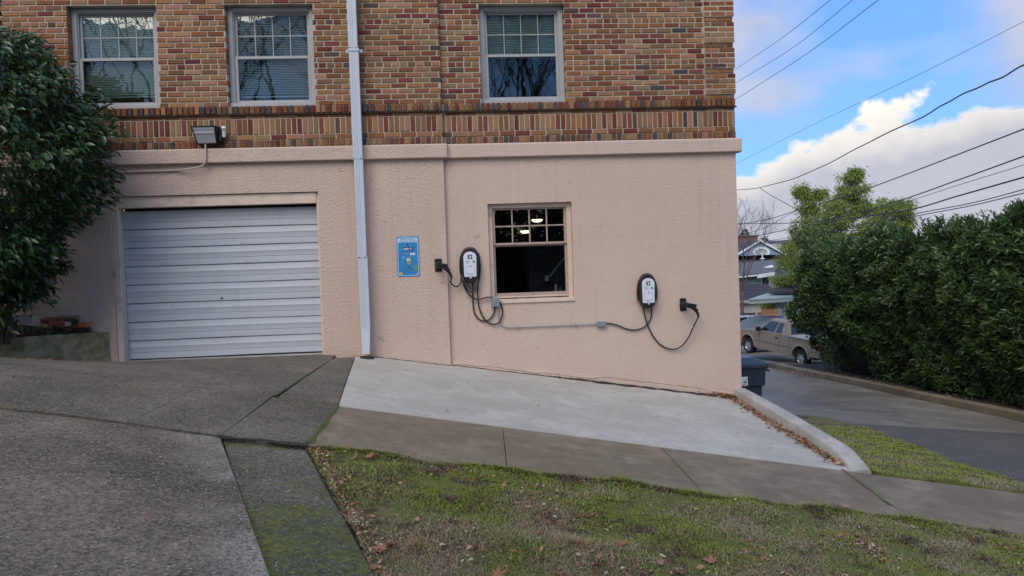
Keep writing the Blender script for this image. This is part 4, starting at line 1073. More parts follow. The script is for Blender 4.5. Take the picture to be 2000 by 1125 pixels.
def wall_sign():
    c0, c1 = F(774, 462, YL), F(819, 541, YL); w, h = .283, .515; xc = F(797, 501, YL)[0]; zc = F(797, 501, YL)[1]
    e = empty('charging_sign', (xc, YL-.003, zc-h/2), 'tall blue electric vehicle charging sign with white border on pink wall', 'sign'); z = h/2
    MB().prism(rrect(w, h, .014, 5, 0, z), -.003, .0).build('panel', mat('sign_blue', (.025, .20, .50), .4, .25, 9, col2=(.02, .28, .42), c2scale=5), e)
    wm = mat('sign_pale_print', (.50, .68, .82), .5, .08, 8); nv = mat('sign_navy_print', (.012, .02, .09), .5, .1); gn = mat('sign_green_print', (.10, .30, .08), .5, .2, 12); yl = mat('sign_yellow_print', (.60, .42, .05), .5, .2, 12); cr = mat('sign_cream_print', (.62, .56, .45), .5, .1)
    Wt = mat('sign_white_print', (.75, .77, .80), .5, .05)
    ring(rrect(w-.022, h-.022, .022, 5, 0, z), rrect(w-.034, h-.034, .017, 5, 0, z), -.0042, -.003).build('border', wm, e)
    MB().prism(rrect(w-.040, .050, .004, 2, 0, h-.050), -.0040, -.003).build('header_band', wm, e)
    text_mesh('lettering', 'ELECTRIC VEHICLE', .0235, nv, e, (0, -.0046, h-.046), width=.94); text_mesh('lettering', 'CHARGING STATION', .0235, nv, e, (0, -.0046, h-.069), width=.92)
    def bar(x, zz, ww, hh, mm, nm='print_block', o=.0): MB().prism(rrect(ww, hh, min(ww, hh)*.18, 2, x, zz), -.0041-o, -.003-o).build(nm, mm, e)
    H1 = h
    # location mark
    MB().prism(rrect(.022, .022, .0105, 5, 0, H1-.098), -.0041, -.003).prism([(-.008, H1-.104), (0, H1-.122), (.008, H1-.104)], -.0041, -.0031).build('emblem', nv, e)
    bar(.002, H1-.158, .125, .046, nv); bar(-.020, H1-.152, .068, .008, Wt, o=.0012); bar(-.020, H1-.168, .068, .008, Wt, o=.0012); 
    text_mesh('emblem', 'B', .042, Wt, e, (.040, -.0055, H1-.172), bold=.0004)
    bar(-.030, H1-.222, .085, .012, nv); bar(-.03, H1-.222, .07, .004, Wt, o=.0012); bar(.060, H1-.226, .062, .028, Wt); bar(.056, H1-.204, .052, .008, nv); bar(.052, H1-.226, .012, .012, nv, o=.0012); bar(.075, H1-.226, .010, .010, nv, o=.0012)
    bar(-.062, H1-.268, .010, .020, wm); bar(.02, H1-.262, .12, .005, gn)
    bar(.004, H1-.300, .048, .044, cr); bar(.004, H1-.300, .016, .022, yl, o=.0012)
    bar(.010, H1-.348, .082, .026, nv); bar(.010, H1-.342, .066, .006, cr, o=.0012); bar(.010, H1-.354, .060, .006, cr, o=.0012)
    ring(rrect(.036, .036, .0178, 6, .012, H1-.394), rrect(.026, .026, .0128, 6, .012, H1-.394), -.0041, -.003).build('emblem', nv, e)
    bar(.012, H1-.432, .074, .016, nv); bar(.012, H1-.432, .055, .004, cr, o=.0012)
    MB().prism([(.072, .07), (.10, .06), (.115, .10), (.108, .15), (.085, .13)], -.0041, -.003).prism([(.07, .13), (.082, .12), (.098, .165), (.085, .16)], -.0041, -.0031).build('printed_plant', gn, e)
    MB().prism([(-.12, .025), (-.075, .025), (-.07, .045), (-.09, .060), (-.118, .05)], -.0041, -.003).prism([(.085, .025), (.115, .025), (.118, .045)], -.0041, -.0031).build('printed_flowers', yl, e)
wall_sign()

def charger(cxp, czp, lab):
    x, z = F(cxp, czp, -.06); w, h = .235, .455
    e = empty('ev_charger', (x, 0, z-h/2), lab, 'car charger', 'wall mounted car chargers')
    def outline(w, h, zc, top=.5, k=1.0):
        pts = []; n = 28
        for i in range(n):
            a = 2*math.pi*i/n; ca, sa = math.cos(a), math.sin(a)
            px = (abs(ca)**.72)*math.copysign(1, ca)*w/2; pz = (abs(sa)**.78)*math.copysign(1, sa)*h/2
            if pz > 0: px *= 1-.20*(pz/(h/2))**2
            pts.append((px, zc+pz))
        return pts
    layers = [(.90, .0), (1.0, -.02), (1.0, -.07), (.95, -.10), (.86, -.122)]
    vs = []; n = 28
    for s_, y in layers: vs += [(p[0], y, p[1]) for p in outline(w*s_, h*(s_*.5+.5), h/2)]
    fs = [(l*n+i, l*n+(i+1) % n, (l+1)*n+(i+1) % n, (l+1)*n+i) for l in range(len(layers)-1) for i in range(n)]+[tuple((len(layers)-1)*n+i for i in range(n))]
    MB().add(vs, [f[::-1] for f in fs]).build('housing', M['black'], e, smooth=True)
    # cable cradle: raised rim around the upper half
    mb = MB(); pts = [(p[0], -.055, p[1]) for p in outline(w*1.06, h*1.0, h/2-.004)]; mb.tube(pts[26:]+pts[:17], .016, 8); mb.build('cable_cradle', M['black'], e, smooth=True)
    # white cover
    fw, fh, fz = .168, .325, h/2+.012
    def face(w, h, zc):
        pts = []
        for k in range(13):
            a = math.pi*k/12; pts.append((w/2*math.cos(a), zc+h/2-w*.42+w*.42*math.sin(a)))
        pts += [(-w/2*.94, zc-h/2+.012), (-w/2*.86, zc-h/2), (w/2*.86, zc-h/2), (w/2*.94, zc-h/2+.012)]; return pts
    MB().prism(face(fw, fh, fz), -.130, -.118).build('front_cover', M['white_plastic'], e, bevel=.004)
    yf = -.1305
    # emblem: squared C with bolts round a white centre
    zc = fz+fh/2-.068
    o_, i_ = rrect(.052, .052, .012, 3, -.002, zc), rrect(.034, .034, .009, 3, -.002, zc)
    mb = ring(o_, i_, yf-.001, yf+.0004); q = 4
    mb.cbox(.014, .034, yf-.001, yf, zc-.026, zc-.016, .001).cbox(.014, .030, yf-.001, yf, zc+.016, zc+.026, .001).prism([(-.016, zc+.017), (-.004, zc+.006), (-.004, zc-.006), (-.016, zc-.017)], yf-.001, yf+.0002)
    mb.build('emblem', M['ink'], e)
    mb = MB(); [mb.cbox(-.052, -.052+L, yf-.0006, yf+.0004, zc-.052-.011*k, zc-.048-.011*k, .0004) for k, L in enumerate((.036, .044, .038, .03))]; mb.build('small_print', M['ink_grey'], e)
    MB().prism(rrect(.034, .034, .0168, 6, .048, zc-.062), yf-.001, yf).build('green_sticker', M['ink_green'], e); MB().prism([(.044, zc-.062), (.050, zc-.052), (.049, zc-.060), (.054, zc-.060), (.047, zc-.074), (.048, zc-.064)], yf-.002, yf-.001).build('bolt_mark', M['white_plastic'], e)
    zq = fz-fh/2+.082; ring(rrect(.116, .100, .006, 2, 0, zq), rrect(.110, .094, .004, 2, 0, zq), yf-.0008, yf+.0002).build('printed_frame', M['ink_grey'], e)
    MB().prism(rrect(.014, .014, .004, 2, 0, zq+.052), yf-.002, yf-.0006).build('lock_mark', M['ink'], e)
    mb = MB(); [mb.cbox(-.045+.014*k, -.037+.014*k, yf-.0006, yf+.0004, zq-.042, zq-.036, .0003) for k in range(7)]; mb.cbox(-.032, .032, yf-.0006, yf+.0004, zq-.066, zq-.062, .0003); mb.build('small_print', M['ink_grey'], e)
    MB().cbox(-.012, .014, -.126, -.112, fz-fh/2-.022, fz-fh/2-.004, .003).build('latch_tab', M['white_plastic'], e)
    return e, (x, 0, z-h/2)
def cab(e, o_, name, px, ys, r=.0095, mt=None, p0=None, p1=None):
    """a cable that follows points seen on the wall, standing off it by ys"""
    P = []
    for i, (a, b) in enumerate(px):
        y = ys if isinstance(ys, float) else lerp(ys[0], ys[1], i/(len(px)-1)) if len(ys) == 2 else ys[i]
        x, z = F(a, b, y); P.append((x-o_[0], y-o_[1], z-o_[2]))
    if p0: P = [tuple(p0[k]-o_[k] for k in range(3))]+P
    if p1: P = P+[tuple(p1[k]-o_[k] for k in range(3))]
    return MB().tube(smooth_path(P, 7), r, 8).build(name, mt or M['rubber'], e, smooth=True)
def holster(cx, cz, lab, flip, yb):
    x, z = F(cx, cz, yb-.03); e = empty('connector_holster', (x, yb, z), lab, 'plug holster', 'charging plugs docked in wall holsters')
    MB().cbox(-.045, .045, -.02, 0, -.085, .085, .01).lathe([(.0, -.06), (.04, -.06), (.046, -.05), (.05, -.01)], 18, Matrix.Rotation(R(90), 4, 'X') @ Matrix.Scale(-1, 4, (0, 0, 1))).build('dock', M['black'], e, smooth=True)
    # plug: nose in the dock, body sweeping down and out to the right, trigger
    body = smooth_path([(0, -.03, .0), (.012, -.10, -.002), (.05, -.145, -.014), (.10, -.16, -.045), (.135, -.155, -.085)], 6); n = len(body)
    rs = [lerp(.040, .026, i/(n-1)) for i in range(n)]; MB().tube(body, rs, 12).build('plug', M['black'], e, smooth=True)
    MB().cbox(-.01, .125, -.205, -.165, .0, .032, .008, mx=Matrix.Rotation(R(12), 4, 'Y')).build('latch_lever', M['black'], e)
    MB().tube(smooth_path([(.135, -.155, -.085), (.155, -.145, -.13), (.165, -.13, -.165)], 5), [.019]*5+[.016]*5+[.012], 10).build('strain_relief', M['black'], e, smooth=True)
    return (x+.165, yb-.13, z-.165)
Z4 = lambda *p: [(740+a/3.75, 380+b/3.75) for a, b in p]; Z5 = lambda *p: [(1140+a/3.517, 480+b/3.517) for a, b in p]; Z2 = lambda *p: [(760+a/5.355, 450+b/5.355) for a, b in p]
h1_ = holster(856, 518, 'black charging plug docked on the pink wall beside the blue sign', 1, YL+.0); h2_ = holster(1335, 595, 'black charging plug docked near the right corner of the pink wall', 1, .0)
c1, o1 = charger(918, 518, 'black and white car charger beside the basement window with its cable coiled round it')
cab(c1, o1, 'charging_cable', Z2((645, 545), (680, 580), (715, 586), (745, 555), (756, 490), (757, 420), (762, 340), (770, 270)), (-.15, -.11, -.08, -.06, -.055, -.05, -.05, -.05), p0=h1_)
cab(c1, o1, 'cable_loop', Z4((640, 640), (655, 670), (680, 690), (705, 685), (725, 655), (733, 600), (738, 540), (735, 480), (720, 430)), -.055)
cab(c1, o1, 'cable_loop', Z4((625, 630), (640, 680), (668, 712), (700, 712), (722, 680), (730, 630)), -.075)
cab(c1, o1, 'cable_loop', Z4((612, 620), (625, 670), (655, 725), (700, 762), (745, 765), (790, 754), (835, 752)), (-.06, -.06, -.05, -.045, -.04, -.04, -.04))
cab(c1, o1, 'cable_loop', Z4((728, 430), (740, 490), (741, 560), (728, 650), (724, 740), (738, 840), (780, 920), (835, 950), (885, 930), (905, 870), (900, 820), (886, 785)), (-.05, -.05, -.05, -.045, -.04, -.03, -.03, -.03, -.03, -.03, -.03, -.035))
cab(c1, o1, 'supply_cable', Z4((690, 630), (687, 740), (694, 840), (712, 890), (745, 920), (785, 925), (825, 900), (845, 860), (848, 818)), -.022)
c2, o2 = charger(1264, 569, 'black and white car charger by itself near the right corner of the pink wall')
cab(c2, o2, 'supply_cable', Z5((155, 533), (190, 536), (235, 548), (290, 570), (345, 579), (400, 566), (440, 535), (463, 490), (466, 430)), -.022)
cab(c2, o2, 'charging_cable', Z5((408, 425), (418, 470), (440, 545), (475, 618), (530, 682), (600, 711), (665, 695), (720, 630), (752, 560)), (-.05, -.04, -.025, -.02, -.02, -.03, -.05, -.08, -.11), p1=h2_)
# cable tags
for p, lab, cpar, oo in (((887, 558), None, c1, o1), ((1353, 640), None, c2, o2)):
    x, z = F(*p, -.09); MB().tube([(x-oo[0]-.012, -.07, z-oo[2]+.008), (x-oo[0]+.012, -.07, z-oo[2]-.012)] if cpar is c1 else [(x-oo[0], -.10, z-oo[2]+.02), (x-oo[0]-.008, -.095, z-oo[2]-.02)], .0112, 8).build('cable_tag', M['white_plastic'], cpar)
def jbox(p, w, h, lab, dp=.06):
    x, z = F(*p, -dp); e = empty('junction_box', (x, 0, z-h/2), lab, 'junction box'); MB().cbox(-w/2, w/2, -dp, 0, 0, h, .004).build('box', M['box_grey'], e); MB().cbox(-w/2-.002, w/2+.002, -dp-.004, -dp-.0002, -.002, h+.002, .002).build('cover_plate', M['box_grey'], e)
jbox((967.5, 590), .105, .115, 'grey square junction box overlapping the lower left corner of the window'); jbox((1175, 633), .112, .062, 'small grey junction box at the end of the long horizontal conduit', .05)
P = [(*F(a, b, -.025),) for a, b in ((972, 598), (973, 612), (974.5, 625), (977, 632), (983, 637), (992, 639.3), (1040, 637.5), (1165, 632.5))]
o = MB().tube(smooth_path([(p[0], -.025, p[1]) for p in P[:6]], 5)+[Vector((p[0], -.025, p[1])) for p in P[6:]], .0085, 8).build('conduit', M['galv'], smooth=True); tag(o, 'thin galvanised conduit joining the two grey junction boxes', 'conduit')
for px in (1011, 1125):
    x, z = F(px, 639-(px-1000)*.04, -.025); MB().cbox(x-.008, x+.008, -.036, -.001, z-.028, z+.012, .002).build('pipe_clip', M['galv'], o)

# ================================================================== PLANTER, RUBBLE
def planter():
    pr, pl = (-4.49, 9.6-D), (-5.32, 9.0-D); dx, dy = pl[0]-pr[0], pl[1]-pr[1]
    far = (pr[0]+dx*3.2, pr[1]+dy*3.2); L = math.hypot(dx, dy); nx, ny = -dy/L, dx/L   # towards the camera side
    if ny > 0: nx, ny = -nx, -ny
    zt_ = -.606; e = empty('planter', (pr[0], pr[1], -1.05), 'low mossy concrete planter wall between the sidewalk and the pink wall', 'planter')
    lo = lambda p, z: (p[0]-pr[0], p[1]-pr[1], z+1.05)
    w = .13; b1 = (pr[0]-nx*w, pr[1]-ny*w); b2 = (far[0]-nx*w, far[1]-ny*w)
    P = [pr, far, b2, b1]; vs = [lo(p, -1.35) for p in P]+[lo(p, zt_+(.012 if i in (1, 2) else 0)) for i, p in enumerate(P)]
    MB().add(vs, [(3, 2, 1, 0), (4, 5, 6, 7), (0, 1, 5, 4), (1, 2, 6, 5), (2, 3, 7, 6), (3, 0, 4, 7)]).build('planter_wall', M['planter'], e, bevel=.012)
    # end return to the house wall
    MB().box(0-.02, .10, .005, -pr[1]+YL-.004, .0-.3, zt_+1.05-.004).build('end_block', M['planter'], e, bevel=.01)
    mb = MB(); nx_, ny_ = 30, 14; vs = []; fs = []
    for j in range(ny_+1):
        for i in range(nx_+1):
            u = i/nx_; t = j/ny_; bx, by = lerp(b1[0], b2[0], u), lerp(b1[1], b2[1], u); X, Y = bx, lerp(by, YL-.002, t)
            hgt = zt_-.02+.14*t*min(1, .3+u*2)+.045*noise.noise(Vector((X*4, Y*4, 0)))
            vs.append(lo((X, Y), hgt))
    for j in range(ny_):
        for i in range(nx_): fs.append((j*(nx_+1)+i, (j+1)*(nx_+1)+i, (j+1)*(nx_+1)+i+1, j*(nx_+1)+i+1))
    mb.add(vs, fs).build('soil', M['soil'], e, smooth='all')
    mb = MB()
    for k in range(46):
        u = random.random()**1.2; t = random.uniform(-.02, .55); X = lerp(b1[0], b2[0], u*.6); Y = lerp(lerp(b1[1], b2[1], u*.6), YL, t); s = random.uniform(.03, .08)
        prof = [(0, s*.5), (s*.5, s*.42), (s*.85, s*.22), (s, 0)]
        mb.lathe(prof, 9, Matrix.Translation(lo((X, Y), zt_-.015+.14*t)))
    for i, v in enumerate(mb.v):
        V = Vector(v); mb.v[i] = tuple(V+Vector((noise.noise(V*14), noise.noise(V*14+Vector((5, 0, 0))), noise.noise(V*14+Vector((0, 7, 0)))))*.02)
    o = mb.build('moss_cushions', M['moss'], e, smooth='all'); o['kind'] = 'stuff'
    def rub(px, py, y, w, h, l, mt, rz, rx, lab, cat, nm, crack=None):
        x, z = F(px, py, y); mb = MB().cbox(-l/2, l/2, -w/2, w/2, 0, h, .008)
        mb.v = [tuple(Vector(v)+Vector([noise.noise(Vector(v)*30+Vector((k*9+px, 0, 0)))*.006 for k in range(3)])) for v in mb.v]
        o = mb.build(nm, mt, loc=(x, y, z-h/2)); o.rotation_euler = (R(rx), R(random.uniform(-8, 8)), R(rz)); tag(o, lab, cat)
    red = mat('old_red_brick', (.30, .085, .04), .9, .3, 14, .006, 60, col2=(.08, .06, .035), c2=(.5, .68), c2scale=9)
    rub(38, 625, -.45, .20, .10, .36, M['curb_conc'], 12, 6, 'pale broken concrete block lying on the planter soil under the shrub', 'rubble', 'concrete_block')
    rub(112, 632, -.28, .10, .06, .19, red, 8, 0, 'dull red brick lying flat in the middle of the planter', 'brick', 'loose_brick')
    rub(98, 626, -.18, .10, .06, .19, red, -14, 14, 'dull red brick tilted behind the one in the middle of the planter', 'brick', 'loose_brick')
    rub(131, 633, -.27, .07, .055, .06, M['old_paint'], 20, 0, 'small pale brick end between the two red bricks', 'brick', 'loose_brick')
    rub(165, 634, -.2, .10, .06, .12, mat('orange_brick', (.40, .10, .03), .85, .2, 14, .004, 60), -6, 0, 'bright orange broken brick at the right end of the planter', 'brick', 'loose_brick')
    rub(130, 620, -.14, .14, .03, .26, M['planter'], 5, 4, 'flat mossy stone leaning against the pink wall behind the bricks', 'stone', 'flat_stone')
    rub(148, 630, -.2, .07, .06, .07, M['bark_dark'], 5, 4, 'small black stone between the orange and the dull red brick', 'stone', 'flat_stone')
planter()
def low_plants():
    n = 900; u = rng.random(n)**1.1; X = -4.6-u*1.5; Y = (9.58-D)-(u*1.5+.11)*.72+rng.uniform(.02, .45, n)*(.3+u*.7); P = np.stack([X, np.minimum(Y, YL-.02), -.60+rng.uniform(0, .10, n)], 1); a = rng.uniform(0, 6.28, n)
    o = leaves('ground_ivy', P, np.stack([np.cos(a), np.sin(a)-.4, rng.normal(.1, .4, n)], 1), rng.normal(0, .4, (n, 3))+[0, -.4, 1], rng.uniform(.025, .05, n), .022, [M['laurel'], LB[0], LB[3]], None, LEAF8, LEAF8F, rng.choice(3, n, p=[.5, .25, .25])); tag(o, 'low ivy and dead leaves covering the soil of the planter', 'ground cover', kind='stuff')
low_plants()

# ================================================================== PLANTS
def norm(a): return a/(np.linalg.norm(a, axis=1, keepdims=True)+1e-9)
def noise3(P, s, seed=0.0):
    return np.array([noise.noise(Vector((p[0]*s+seed, p[1]*s, p[2]*s))) for p in P])
def branchlets(mb, start, tips, r0, r1=.003, wob=.15, seg=6):
    for t in tips:
        s = Vector(start); t = Vector(t); mid = s.lerp(t, .45)+Vector((random.uniform(-1, 1), random.uniform(-1, 1), random.uniform(0, .6)))*wob
        P = smooth_path([s, mid, t], 5); n = len(P); mb.tube(P, [lerp(r0, r1, i/(n-1)) for i in range(n)], seg, cap=False)

def left_shrub():
    y0 = 8.75-D; base = (-5.25, y0, -.60)
    prof = [(590, 45), (570, 62), (550, 78), (530, 105), (508, 118), (490, 128), (470, 112), (440, 130), (410, 168), (390, 182), (370, 178), (340, 196), (300, 200), (275, 205), (255, 215), (230, 205), (205, 188), (180, 172), (150, 140), (120, 112), (95, 92), (70, 60), (50, 25), (30, -30)]
    zz = []; xx = []
    for py, px in prof: x, z = F(px, py, y0); zz.append(z); xx.append(x)
    def xr(z): return np.interp(z, zz, xx)
    e = empty('camellia_shrub', base, 'big dark glossy leaved camellia bush growing in the planter by the wall', 'shrub')
    tips = []; mb = MB(); N = 13500
    z = rng.uniform(zz[0], zz[-1]+.3, N*2); edge = xr(z); u = rng.random(N*2)
    # distance in from the right edge; the crown is a rough shell of clumps
    cx = -6.15; wid = np.maximum(edge-cx, .15); ang = rng.uniform(-1.75, 1.75, N*2)     # around the crown, 0 = right
    rad = 1-np.abs(rng.normal(0, .13, N*2)); P0 = np.stack([cx+wid*np.cos(ang), y0-wid*.62*np.sin(ang), z], 1)
    clump = noise3(P0, 2.6); clump2 = noise3(P0, 6.5, 9)
    rr = rad*(1+.22*clump+.13*clump2-.04)
    P = np.stack([cx+wid*rr*np.cos(ang), y0-wid*.62*rr*np.sin(ang), z+rng.normal(0, .03, N*2)], 1)
    nb_ = 1500; low_ = np.stack([rng.uniform(-6.0, -4.98, nb_), y0+rng.normal(-.12, .17, nb_), rng.uniform(-.50, .55, nb_)], 1); low_[:, 0] = np.minimum(low_[:, 0], xr(low_[:, 2])-.02+rng.normal(0, .03, nb_))
    P = np.concatenate([P, low_]); ang = np.concatenate([ang, rng.uniform(.3, 1.5, nb_)])
    P[:, 1] = np.minimum(P[:, 1], YL-.03)
    keep = (P[:, 1] > -1.95) & (rng.random(len(P)) < .72); P = P[keep]; ang = ang[keep]; n = len(P)
    out = np.stack([np.cos(ang), -.9*np.sin(ang), rng.normal(-.15, .45, n)], 1)+rng.normal(0, .38, (n, 3)); out[:, 2] -= .25
    nr = norm(np.stack([.35*np.cos(ang), -.5*np.sin(ang)-.25, np.full(n, .8)], 1)+rng.normal(0, .38, (n, 3)))
    Lg = rng.uniform(.09, .135, n); Wd = Lg*rng.uniform(.36, .46, n); P = P-np.array(base)
    front = np.argsort(P[:, 1]-.3*P[:, 0]+rng.normal(0, .15, n))[:300]; rest = np.setdiff1d(np.arange(n), front)
    leaf_objects(P[front], out[front], nr[front], Lg[front], Wd[front], M['shrub'], e)
    leaves('foliage', P[rest], out[rest], nr[rest], Lg[rest], Wd[rest], M['shrub'], e, LEAF8, LEAF8F)['kind'] = 'stuff'
    # stems and twigs
    for k in range(5):
        x = random.uniform(-.25, .55); s = (x*.4, random.uniform(-.1, .1), -.05); mid = (x*.8, .0, 1.0); t = (random.uniform(-.7, .8), random.uniform(-.3, .3), random.uniform(2.2, 3.0))
        Q = smooth_path([s, mid, t], 7); mb.tube(Q, [lerp(.032, .010, i/(len(Q)-1)) for i in range(len(Q))], 8, cap=False)
        branchlets(mb, mid, [Q[-1]+Vector((random.uniform(-.7, .9), random.uniform(-.4, .2), random.uniform(-1.6, .2))) for _ in range(9)], .012)
    mb.build('stems', M['bark_dark'], e, smooth='all')
    c = MB()                                                     # dense shaded twiggery inside
    for k in range(900):
        zq = random.uniform(zz[0]+.25, zz[-1]); w_ = max(.1, float(xr(zq))-cx)*.78; a = random.uniform(-1.6, 1.6); q = random.random()**.5
        p = Vector((cx+w_*q*math.cos(a), min(y0-w_*.6*q*math.sin(a), -.1), zq))-Vector(base); d_ = Vector((random.uniform(-1, 1), random.uniform(-1, 1), random.uniform(-.3, 1))).normalized()*random.uniform(.12, .3)
        c.tube([p-d_, p+d_], .004, 3, cap=False)
    c.build('twigs', M['bark_dark'], e)['kind'] = 'stuff'
left_shrub()

def hedge():
    base = (12.0, 4.0, -3.2)
    e = empty('laurel_hedge', base, 'tall dense dark green laurel hedge running along the far side of the alley', 'hedge')
    ya, yb = -1.5, 12.7; N = 60000
    def top(y): return np.interp(y+D, [9, 13.7, 16, 19, 21.5, 23], [1.0, .66, .42, .28, .15, -.15])
    y = rng.uniform(ya, yb+.9, N); t = rng.random(N)
    zb = -3.18-.035*np.maximum(y-3.6, 0); T = top(y)+.10*np.sin(y*2.1)
    kind = rng.random(N)
    z = zb+.05+(T-zb)*t**.85
    P = np.zeros((N, 3)); hh = (z-zb)/(T-zb)
    lean = np.interp(hh, [0, .25, .6, .85, 1], [11.42, 11.12, 10.85, 10.88, 11.15])
    lean = lean+np.interp(y, [9.5, 12], [0, .65])*np.interp(hh, [.1, .42], [1, 0]); lean = lean-np.interp(y, [8, 12.5], [0, .12])*np.interp(hh, [.2, .5], [0, 1]); P[:, 0] = lean; P[:, 1] = y; P[:, 2] = z; out = np.tile([-1., -.25, .35], (N, 1))
    tp = kind > .80                                            # the top
    P[tp, 0] = 11.0+rng.random(tp.sum())*1.5; P[tp, 2] = T[tp]-.05*(P[tp, 0]-11); out[tp] = [-.2, -.2, 1]
    en = kind < .07                                            # the far left end
    hE = (P[en, 2]-zb[en])/(T[en]-zb[en]); P[en, 0] = 10.9+rng.random(en.sum())*1.6; P[en, 1] = np.interp(hE, [0, .35, .6, 1], [11.6, 12.6, 13.3, 13.1])
    fr = (kind > .07) & (kind < .13)                           # the near end
    P[fr, 0] = 10.9+rng.random(fr.sum())*1.9; P[fr, 1] = ya-.1; out[fr] = [-.1, -1, .35]
    P[:, 1] = np.where(en, P[:, 1], np.minimum(P[:, 1], 13.5))
    c1_ = noise3(P, .75); c2_ = noise3(P, 2.1, 5); c3_ = noise3(P, 5.5, 2)
    P += out*(.50*c1_+.36*c2_+.16*c3_-np.abs(rng.normal(0, .09, N)))[:, None]
    # shoots sticking out of the top
    n = N; nr = norm(out*.5+np.array([-.1, -.45, .55])+rng.normal(0, .5, (n, 3))+np.stack([c2_*.8, c3_*.5, c2_*0], 1))
    dr = norm(out*.55+np.array([0, 0, .25])+rng.normal(0, .55, (n, 3)))
    Lg = rng.uniform(.13, .21, n); Wd = Lg*rng.uniform(.30, .38, n); Pl = P-np.array(base)
    # upright shoots
    ns = 620; sy_ = rng.uniform(ya, yb-.3, ns); sx = 10.95+rng.random(ns)*1.0; st = top(sy_)+.1*np.sin(sy_*2.1); sh = rng.uniform(.12, .42, ns)
    SP = []; SD = []; SN = []; tw = MB()
    for i in range(ns):
        lx, ly = rng.normal(0, .12, 2)
        tw.tube([(sx[i]-base[0], sy_[i]-base[1], st[i]-.15-base[2]), (sx[i]+lx-base[0], sy_[i]+ly-base[1], st[i]+sh[i]-base[2])], .006, 3, cap=False)
        for k in range(int(6+sh[i]*22)):
            f = rng.random(); a = rng.uniform(0, 6.28)
            SP.append((sx[i]+lx*f-base[0], sy_[i]+ly*f-base[1], st[i]-.1+(sh[i]+.1)*f-base[2])); SD.append((math.cos(a)*.75, math.sin(a)*.75, .8)); SN.append((-math.cos(a), -math.sin(a), .8))
    SP, SD, SN = map(np.array, (SP, SD, SN)); m_ = len(SP)
    sc_ = np.hypot(P[:, 0], P[:, 1]+D)+rng.normal(0, 1.2, n)+np.where(out[:, 0] > -.5, 6, 0)+np.where(P[:, 1]+D < 12.4, 99, 0)
    front = np.argsort(sc_)[:300]; restI = np.setdiff1d(np.arange(n), front)
    leaf_objects(Pl[front]+norm(out[front])*.06, dr[front], nr[front], Lg[front]*1.1, Wd[front]*1.1, M['laurel'], e)
    leaves('foliage', np.concatenate([Pl[restI], SP]), np.concatenate([dr[restI], SD]), np.concatenate([nr[restI], SN]), np.concatenate([Lg[restI], rng.uniform(.09, .14, m_)]), np.concatenate([Wd[restI], rng.uniform(.03, .045, m_)]), M['laurel'], e)['kind'] = 'stuff'
    for k in range(1500):
        f = random.random(); yy = random.uniform(ya, 13.0); zb_ = -3.2-.035*max(yy-3.6, 0); zz_ = random.uniform(zb_, float(top(yy))-.15)
        p = Vector((random.uniform(11.3, 12.6), yy, zz_))-Vector(base); q = Vector((random.uniform(-.5, .2), random.uniform(-.4, .4), random.uniform(.1, .6)))
        tw.tube([p-q*.6, p+q*.6], .008, 3, cap=False)
    for yy in np.arange(ya+.4, 13, .75):
        for k in range(2):
            x_ = random.uniform(11.8, 12.5); tw.tube([(x_-base[0], yy-base[1], -3.4-.035*max(yy-3.6, 0)-base[2]), (x_-base[0]-.3, yy-base[1]+random.uniform(-.3, .3), -1.5-base[2]), (x_-base[0]-.2, yy-base[1]+random.uniform(-.4, .4), .0-base[2])], [.04, .025, .01], 6, cap=False)
    tw.build('stems', M['bark_dark'], e)['kind'] = 'stuff'
    # dark core added to block light through the hedge, its shade in the colour
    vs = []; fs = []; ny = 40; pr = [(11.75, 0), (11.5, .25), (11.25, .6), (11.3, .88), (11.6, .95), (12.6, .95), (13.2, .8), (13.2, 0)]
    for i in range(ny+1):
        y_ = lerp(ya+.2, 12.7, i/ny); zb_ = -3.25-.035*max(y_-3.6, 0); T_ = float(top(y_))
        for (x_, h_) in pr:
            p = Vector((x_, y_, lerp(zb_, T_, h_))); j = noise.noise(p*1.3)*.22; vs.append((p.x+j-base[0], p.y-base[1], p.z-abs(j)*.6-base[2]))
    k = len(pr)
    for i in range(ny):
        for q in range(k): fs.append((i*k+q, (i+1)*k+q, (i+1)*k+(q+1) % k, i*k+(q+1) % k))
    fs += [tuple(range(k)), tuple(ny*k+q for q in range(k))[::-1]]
    MB().add(vs, fs).build('dark_core', mat('hedge_core_shade', (.012, .020, .009), .9, .5, 8, .05, 12), e, smooth='all')
hedge()

